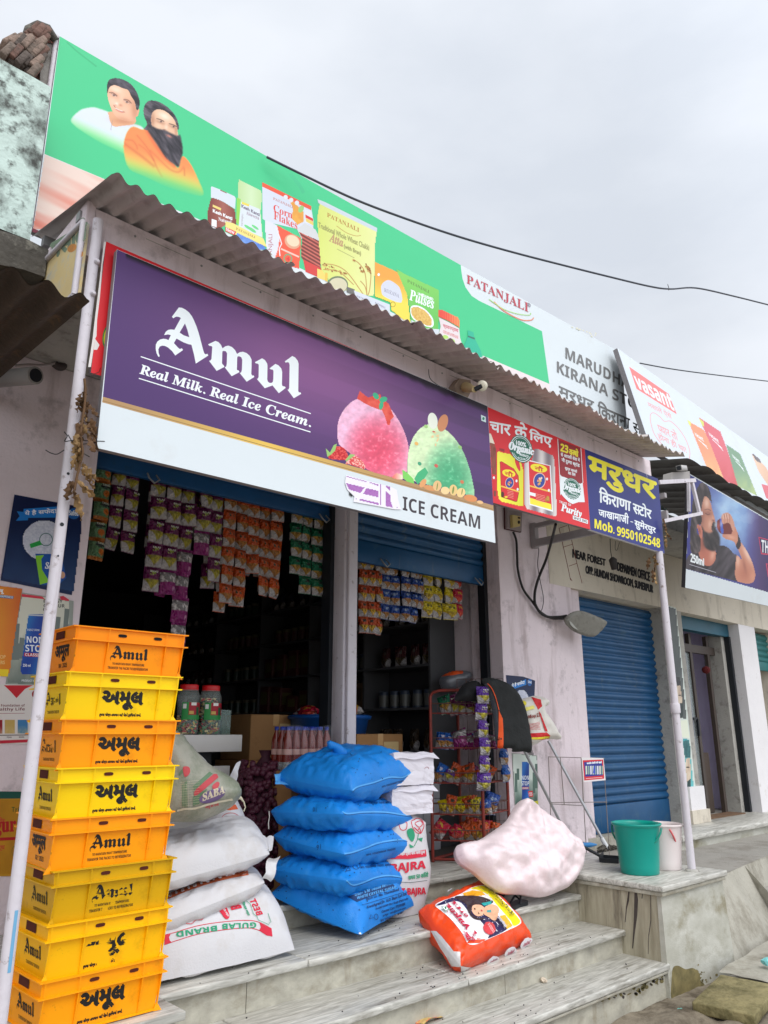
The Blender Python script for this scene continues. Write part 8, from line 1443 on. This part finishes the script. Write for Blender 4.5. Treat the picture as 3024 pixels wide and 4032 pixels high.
def det2(s): s.pp([(900, 158), (1080, 172), (1205, 215), (1190, 300), (1190, 600), (985, 560)], 4, navy); s.poly([(930, 280), (1110, 200), (1112, 260), (935, 320), (945, 300)], ink(30, 120, 200)); s.text('ये है सफेद!', (958, 290), (1092, 252), 44, wo, .04); s.ell(1148, 235, 24, 38, ink(26, 90, 160)); s.text(sansb('Safed'), (1130, 240), (1168, 248), 30, wo); s.pp([(1062 + 80*math.cos(a), 420 + 112*math.sin(a)) for a in [i*.2 for i in range(32)]], 3, lambda U, V: mixc((176, 182, 202), (226, 228, 236), fbm(U*20, V*20, 331)))
poster('detergent_poster', YP_, [(1993, 2658), (2060, 2664), (2107, 2680), (2101, 2850), (2010, 2830)], ink(14, 34, 76), 'dark blue washing powder poster curling on the right wall behind the jacket', det2, zq)
def nst2(s):
    s.pp([(962, 985), (1228, 1012), (1240, 1552), (992, 1535)], 4, lambda U, V: mixc((206, 216, 206), (60, 86, 76), np.clip((V - .4)*1.7 + .6*(fbm(U*9, V*7, 333) - .5), 0, 1))); dk2 = ink(40, 44, 44); s.text(sansb('ENERGY'), (1102, 985), (1184, 982), 28, dk2); s.text(sansb('OF YOUR'), (1104, 1012), (1192, 1008), 28, dk2); s.text(sansb('CITY'), (1110, 1040), (1150, 1038), 26, dk2); s.line([(1086, 985), (1104, 940)], 5, dk2)
    s.pp([(1058, 1080), (1080, 1070), (1130, 1074), (1142, 1090), (1150, 1490), (1135, 1506), (1072, 1500), (1060, 1480)], 3, lambda U, V: mixc((16, 60, 140), (30, 110, 190), np.clip(np.sin(U*4 + V*5)*.5 + .5, 0, 1))); s.text(sansb('NON'), (1062, 1270), (1140, 1270), 46, wo); s.text(sansb('STOP'), (1060, 1330), (1142, 1330), 46, wo); s.poly([(1068, 1345), (1140, 1343), (1140, 1370), (1068, 1372)], ink(170, 40, 60)); s.text(sansb('CLASSIC'), (1072, 1368), (1136, 1366), 20, wo); s.poly([(1130, 1390), (1182, 1385), (1185, 1450), (1140, 1452)], ink(206, 60, 60)); s.text(sansb('₹55'), (1138, 1440), (1176, 1438), 36, wo); [s.poly([(x, y), (x + 26, y), (x + 28, y + h), (x, y + h)], ink(86, 110, 100)) for x, y, h in ((990, 1200, 200), (1180, 1190, 220), (1010, 1150, 120), (1205, 1100, 260))]; s.poly([(1190, 1500), (1238, 1490), (1240, 1545), (1180, 1545)], ink(206, 200, 60))
poster('energy_drink_poster', YP_, [(2016, 2965), (2115, 2975), (2120, 3176), (2028, 3170)], ink(150, 156, 148), 'energy drink poster with a blue can and price, on the right wall by the mops', nst2, zq)
# ============================================================ fittings on the walls
sw = thing('switch_board', PY(2020, 2060, YW - .01), 'maroon board with a yellowed switch and socket under the red sign', 'switch'); yb_ = YW - .02; s = onY(yb_); zz5 = zz(1900, 1950, 3.318)
px_slab(s, zz5(295, 140, 520, 200, 505, 485, 300, 440), .018, mat('maroon board', (70, 26, 32), .6)).build('board', sw); s.k = 2; px_slab(onY(yb_ - .03), zz5(325, 150, 520, 200, 510, 470, 330, 425), .028, mat('painted box', (150, 138, 138), .7)).build('box', sw); px_slab(onY(yb_ - .06), zz5(392, 255, 498, 275, 490, 405, 400, 420), .03, mat('yellowed plastic', (206, 184, 120), .45)).build('switch', sw); s = onY(yb_ - .0605); s.poly(zz5(460, 280, 495, 288, 494, 312, 460, 304), ink(70, 34, 26)); s.ell(*zz5(475, 352)[0], 5, 7, ink(40, 30, 26)); s.build('socket', sw)
M_CBL = mat('black cable', (24, 22, 22), .5)
def cable(name, pts, y, r, lab, z=zz5, m=None, cat='cable'):
    P = [PY(u, v, yy) for (u, v), yy in zip(z(*pts), y if isinstance(y, (list, tuple)) else [y]*(len(pts)//2))]; mb = MB(); mb.tube(smooth_path(P, 6, False), r, m or M_CBL, 8); o = mb.build(name, None, P[0]); tag(o, lab, cat); return o
cable('cable', [400, 480, 440, 590, 450, 760, 460, 960, 500, 1140, 550, 1260, 650, 1390, 740, 1510, 880, 1600, 1010, 1612, 1080, 1612], 4.22, .011, 'thick black cable running from the switch board down to the flood lamp'); cable('cable', [955, 380, 900, 600, 830, 840, 740, 1060, 690, 1230, 680, 1370, 700, 1450, 760, 1540, 860, 1590, 1000, 1590, 1100, 1575], [3.6, 3.9, 4.1, 4.2, 4.2, 4.2, 4.2, 4.2, 4.2, 4.19, 4.16], .013, 'black cable looping from under the red sign to the flood lamp'); cable('wire', [715, 640, 735, 720, 720, 900, 750, 1100, 795, 1340, 780, 1480, 750, 1520], 4.22, .0035, 'thin loose wire dangling down the pinkish wall under the sign bracket', cat='wire')
fl_o = thing('flood_lamp', PY(2290, 2450, 4.12), 'grey flood lamp hanging by its cable in front of the closed blue shutter', 'lamp'); zz6 = zz(2200, 2300, 2.011); M_LMP = mat('grey lamp housing', (128, 126, 118), .6, .15, 10, grime=(90, 86, 78), gs=12); s = onY(4.10)
FO = smooth_path(zz6(50, 275, 95, 208, 160, 205, 290, 262, 308, 300, 272, 392, 240, 412, 190, 405, 110, 368, 62, 315), 4); q = inflate([s.at(u, v) for u, v in FO], (-.2, -1, -.35), .022, .03, M_LMP, .012, 3, .002, 10, smooth=0, back=1.6); q.build('housing', fl_o)
s = onY(4.074); s.poly(smooth_path(zz6(110, 225, 180, 232, 280, 275, 285, 305, 260, 375, 190, 375, 110, 340, 85, 290), 4), mat('dusty lamp glass', (150, 150, 140), .25, .12, 9)); s.ell(*zz6(195, 332)[0], 9, 10, ink(40, 38, 36)); s.ell(*zz6(255, 295)[0], 4.5, 5, ink(50, 46, 44)); s.line(zz6(215, 372, 255, 360, 272, 320), 4, ink(186, 186, 176)); s.build('glass', fl_o)
lh = thing('bulb_holder', PY(1840, 1525, 2.8), 'cream lamp holder with a round white disc on the fascia above the ice cream sign', 'lamp'); zz7 = zz(1780, 1020, 2.074)
px_slab(onY(2.83), zz7(22, 1030, 60, 975, 150, 990, 165, 1060, 130, 1130, 40, 1100), .05, mat('wooden block', (150, 132, 118), .7, .15, 12)).build('block', lh); a, b = PY(*zz7(110, 1045)[0], 2.8), PY(*zz7(185, 1065)[0], 2.66); MB().tube([a, a.lerp(b, .35), a.lerp(b, .55), b], [.032, .03, .022, .018], mat('yellowed holder', (190, 170, 124), .5), 14).build('holder', lh)
c = PY(*zz7(245, 1036)[0], 2.62); M = Matrix.Translation(c) @ Matrix.Rotation(math.radians(66), 4, 'Y') @ Matrix.Rotation(math.radians(-20), 4, 'X'); mb = MB(); mb.lathe([(.001, -.009), (.02, -.009), (.033, .0), (.032, .007), (.001, .011)], (0, 0, 0), mat('cream disc', (216, 210, 190), .4), 24, M); mb.build('disc', lh); MB().tube([b, c], [.014, .016], M_GUIDE, 8).build('neck', lh)
cable('wire', [975 - 0, 90, 985, 150, 1040, 195, 1095, 215], 2.82, .002, 'thin curled wire on the fascia above the ice cream sign', zz(1100, 1400, 1.659), cat='wire')
# sign brackets
M_BR = mat('grey painted angle', (158, 152, 154), .6, .1, 8)
br1 = thing('sign_bracket', PY(2200, 2120, 3.6), 'grey steel bracket frame behind and under the red oil sign', 'bracket'); a = PY(*zz5(640, 640)[0], 4.24); b = PX(*zz5(1510, 470)[0], a.x); mb = MB(); mb.box(a.x - .004, a.x + .03, 2.87, 4.24, a.z - .03, a.z + .04, M_BR); a2 = PY(*zz5(630, 410)[0], 4.24); mb.box(a2.x - .004, a2.x + .03, 2.87, 4.24, a2.z - .02, a2.z + .02, M_BR); mb.box(a.x - .006, a.x + .05, 4.19, 4.24, a.z - .04, a2.z + .03, M_BR); mb.build('frame', br1)
wl = thing('wire_ladder', PY(2230, 2200, 4.0), 'thin rusty wire frame hanging in front of the address lettering', 'wire frame'); mb = MB(); M_RW = mat('rusty wire', (110, 50, 40), .8)
for p in ([1000, 430, 1050, 650, 1110, 920, 1150, 1110], [1120, 385, 1165, 590, 1230, 880, 1300, 1150], [1000, 430, 1100, 395], [1050, 680, 1170, 640], [1130, 925, 1230, 890], [1145, 1080, 1170, 1120]): mb.tube([PY(u, v, 4.0) for u, v in zz5(*p)], .003, M_RW, 5)
mb.build('frame', wl)
zz8 = zz(2400, 1300, 2.211); br2 = thing('sign_bracket', PY(2690, 1900, 2.9), 'white painted square bracket joining the blue sign to the drink sign', 'bracket')
for p, ya, yb, r in (([428, 1325, 742, 1308], 2.87, 2.92, .017), ([712, 1300, 785, 1602], 2.92, 2.92, .017), ([470, 1662, 800, 1595], 2.87, 2.92, .015), ([688, 1330, 690, 1580], 3.0, 3.0, .012)):
    (u0, v0), (u1, v1) = zz8(*p); A, B = PY(u0, v0, ya), PY(u1, v1, yb); d = (B - A).normalized(); sd2 = d.cross(Vector((0, 1, 0))).normalized(); mb = MB(); q = [A - sd2*r + Vector((0, -.012, 0)), A + sd2*r + Vector((0, -.012, 0)), A + sd2*r + Vector((0, .012, 0)), A - sd2*r + Vector((0, .012, 0))]; mb.hexa(q + [x + (B - A) for x in q], M_POST); mb.build('bar', br2)
for p in ((485, 1333), (657, 1318), (747, 1548), (517, 1632)): MB().lathe([(.004, 0), (.003, .003)], PY(*zz8(*p)[0], 2.885), M_GUIDE, 8, Matrix.Rotation(math.pi/2, 4, 'X')).build('bolt', br2)
c2 = thing('security_camera', PY(2665, 1850, 2.93), 'small box camera on a junction box above the white bracket at right', 'camera'); (u0, v0), (u1, v1) = zz8(540, 1240, 700, 1305); px_slab(onY(2.93), zz8(542, 1238, 698, 1228, 700, 1298, 538, 1302), .08, mat('junction box', (150, 144, 140), .5)).build('junction_box', c2); a, b = PY(*zz8(655, 1205)[0], 2.98), PY(*zz8(605, 1200)[0], 2.86); mb = MB(); mb.tube([a, b], .032, mat('camera housing', (176, 172, 168), .4), 4); mb.build('housing', c2); MB().tube([b, b + (b - a)*.03], .026, M_GUIDE, 4).build('lens', c2)
hl = thing('hanging_socket', PY(2412, 2215, 3.9), 'dark bulb socket hanging on a cord in front of the address lettering', 'lamp'); zz9 = zz(1500, 900, 1.0886); MB().tube([PY(*p, 3.9) for p in zz9(982, 1330, 984, 1380, 990, 1415)], .004, M_CBL, 5).build('cord', hl); a, b = PY(*zz9(992, 1408)[0], 3.9), PY(*zz9(1000, 1462)[0], 3.9); MB().tube([a, a.lerp(b, .2), a.lerp(b, .6), b], [.012, .04, .034, .026], mat('dusty black socket', (54, 50, 48), .8, .2, 20), 10).build('socket', hl)
cable('wire', [1005, 1340, 1004, 1372, 1012, 1378, 1022, 1345], 3.9, .0025, 'thin wire loop hanging under the blue sign', zz9, cat='wire')
# overhead cables
cable('overhead_cable', [1050, 618, 1200, 692, 1400, 786, 1600, 862, 1800, 930, 2000, 988, 2200, 1040, 2400, 1090, 2560, 1128, 2640, 1138, 2740, 1134, 2880, 1164, 3040, 1204], [3.55, 3.5, 3.4, 3.3, 3.2, 3.1, 3.0, 2.9, 2.85, 2.82, 2.8, 2.8, 2.8], .008, 'thick dark overhead cable crossing the sky above the billboard', zz(0, 0, 1), mat('dark grey cable', (58, 62, 72), .6), 'cable'); cable('overhead_cable', [2520, 1430, 2640, 1452, 2800, 1474, 3040, 1503], [4.2, 4.15, 4.1, 4.0], .008, 'thinner overhead cable leaving the white spice billboard at right', zz(0, 0, 1), mat('dark grey cable', (58, 62, 72), .6), 'cable')
tn_ = MB(); a = PY(2632, 1132, 2.82); tn_.tube([a + Vector((-.01, 0, .03)), a + Vector((.005, 0, 0)), a + Vector((0, 0, -.03))], .003, M_CBL, 5); tag(tn_.build('wire_tie', None, a), 'small wire tie twisted round the overhead cable', 'wire tie')
# dried mango-leaf garlands
M_LEAF = mat('dry leaf', (104, 76, 50), .8, .25, 18, grime=(88, 60, 38), gs=14, gp=(.5, .7)); M_LEAF2 = mat('pale dry leaf', (150, 120, 80), .8, .2, 18)
def leaf(mb, p, d, L_, wd, m, curl, sd):
    p = Vector(p); d = Vector(d).normalized(); sdv = d.cross(Vector((.2, -1, .1))).normalized(); nn = d.cross(sdv); J = random.Random(sd); a0 = J.uniform(-.8, .8)
    def f(u, v):
        w_ = wd*math.sin(math.pi*min(1, u*.92 + .06))**.8*(v - .5)*2; q = p + d*(L_*u) + sdv*w_*math.cos(a0 + curl*u) + nn*(w_*math.sin(a0 + curl*u) + abs(v - .5)*wd*.9 + .25*L_*u*u*math.sin(a0)); return q + nn*.007*math.sin(u*17 + sd + v*5) + sdv*.005*math.sin(u*23 + sd*2)
    mb.grid(f, 10, 4, m)
gl = thing('leaf_garland', PY(325, 1600, 2.78), 'string of dry brown leaves hanging beside the white pole and the ice cream sign', 'garland'); J = random.Random(8); z2g = zz(0, 1700, 3.687); z1g = zz(0, 900, 1.8433); cord = z1g(612, 1090, 620, 1180, 612, 1300) + z2g(1180, -60, 1180, 120, 1200, 300, 1165, 450, 1140, 560, 1110, 680, 1080, 850); cp = [PY(u, v, 2.77) for u, v in cord]; MB().tube(smooth_path(cp, 3, False), .005, M_LEAF, 6).build('cord', gl)
for k, ((u, v), dx, dz, L_, wd, m) in enumerate([(z1g(620, 1180)[0], .2, -1, .09, .014, 0), (z1g(600, 1230)[0], -.1, -1, .10, .012, 0), (z1g(630, 1260)[0], .5, -1, .12, .014, 0), (z1g(615, 1350)[0], .3, -1, .11, .018, 1), (z1g(640, 1400)[0], .2, -1, .12, .018, 0), (z1g(590, 1400)[0], 0, -1, .13, .018, 0)] + [(z2g(1160, 30)[0], -.1, -1, .14, .022, 1), (z2g(1290, 40)[0], .25, -1, .13, .018, 0), (z2g(1150, 160)[0], .25, -1, .13, .022, 1), (z2g(1130, 290)[0], -.05, -1, .12, .020, 1), (z2g(1200, 460)[0], 1, -.75, .14, .012, 1), (z2g(1190, 490)[0], .8, -1, .13, .013, 1), (z2g(1125, 690)[0], .9, -.8, .14, .018, 1), (z2g(1070, 720)[0], .1, -1, .12, .018, 0), (z2g(1075, 860)[0], .5, -1.2, .16, .024, 1)]):
    for rep in range(2):
        mb = MB(); leaf(mb, PY(u + rep*J.uniform(-14, 14), v + rep*J.uniform(-20, 25), 2.77 + .015*rep), (dx + J.uniform(-.2, .3), J.uniform(-.5, .5), dz), L_*.62, wd*.72, [M_LEAF, M_LEAF2][m], J.uniform(-2.5, 2.5), k + 70*rep); mb.build('leaf', gl)
gr_ = thing('leaf_garland', PY(2620, 2080, 2.8), 'few dry leaves hanging at the right end of the blue shop sign', 'garland')
for k, ((u, v), dx, dz, L_, wd) in enumerate([(zz8(470, 1640)[0], .1, -1, .10, .012), (zz8(480, 1700)[0], .5, -1, .09, .012), (zz8(500, 1770)[0], .8, -.5, .07, .008), (zz8(490, 1790)[0], .3, -1, .10, .008), (zz8(350, 1980)[0], .1, -1, .09, .014), (zz8(385, 1960)[0], .2, -1, .08, .012), (zz8(375, 2080)[0], .3, -1, .10, .010), (zz8(395, 2110)[0], -.3, -1, .10, .009), (zz8(400, 1950)[0], 0, -1, .2, .003)]): mb = MB(); leaf(mb, PY(u, v, 2.80), (dx, J.uniform(-.2, .2), dz), L_, wd, M_LEAF2 if k % 2 else M_LEAF, J.uniform(-1.5, 1.5), 50 + k); mb.build('leaf', gr_)
tw = thing('tie_wire', PY(255, 1740, 2.8), 'thin dark wire twisted round the white pole near the sign corner', 'wire'); mb = MB()
for p in ([930, 0, 975, 60, 950, 110, 950, 140, 1100, 125, 1520, 140], [985, 40, 1080, 190, 1180, 290, 1300, 365], [660, 265, 740, 310, 830, 325, 930, 265], [1190, 180, 1380, 160]): mb.tube(smooth_path([PY(u, v, 2.79) for u, v in z2g(*p)], 4, False), .002, M_CBL, 5)
mb.build('wire', tw)
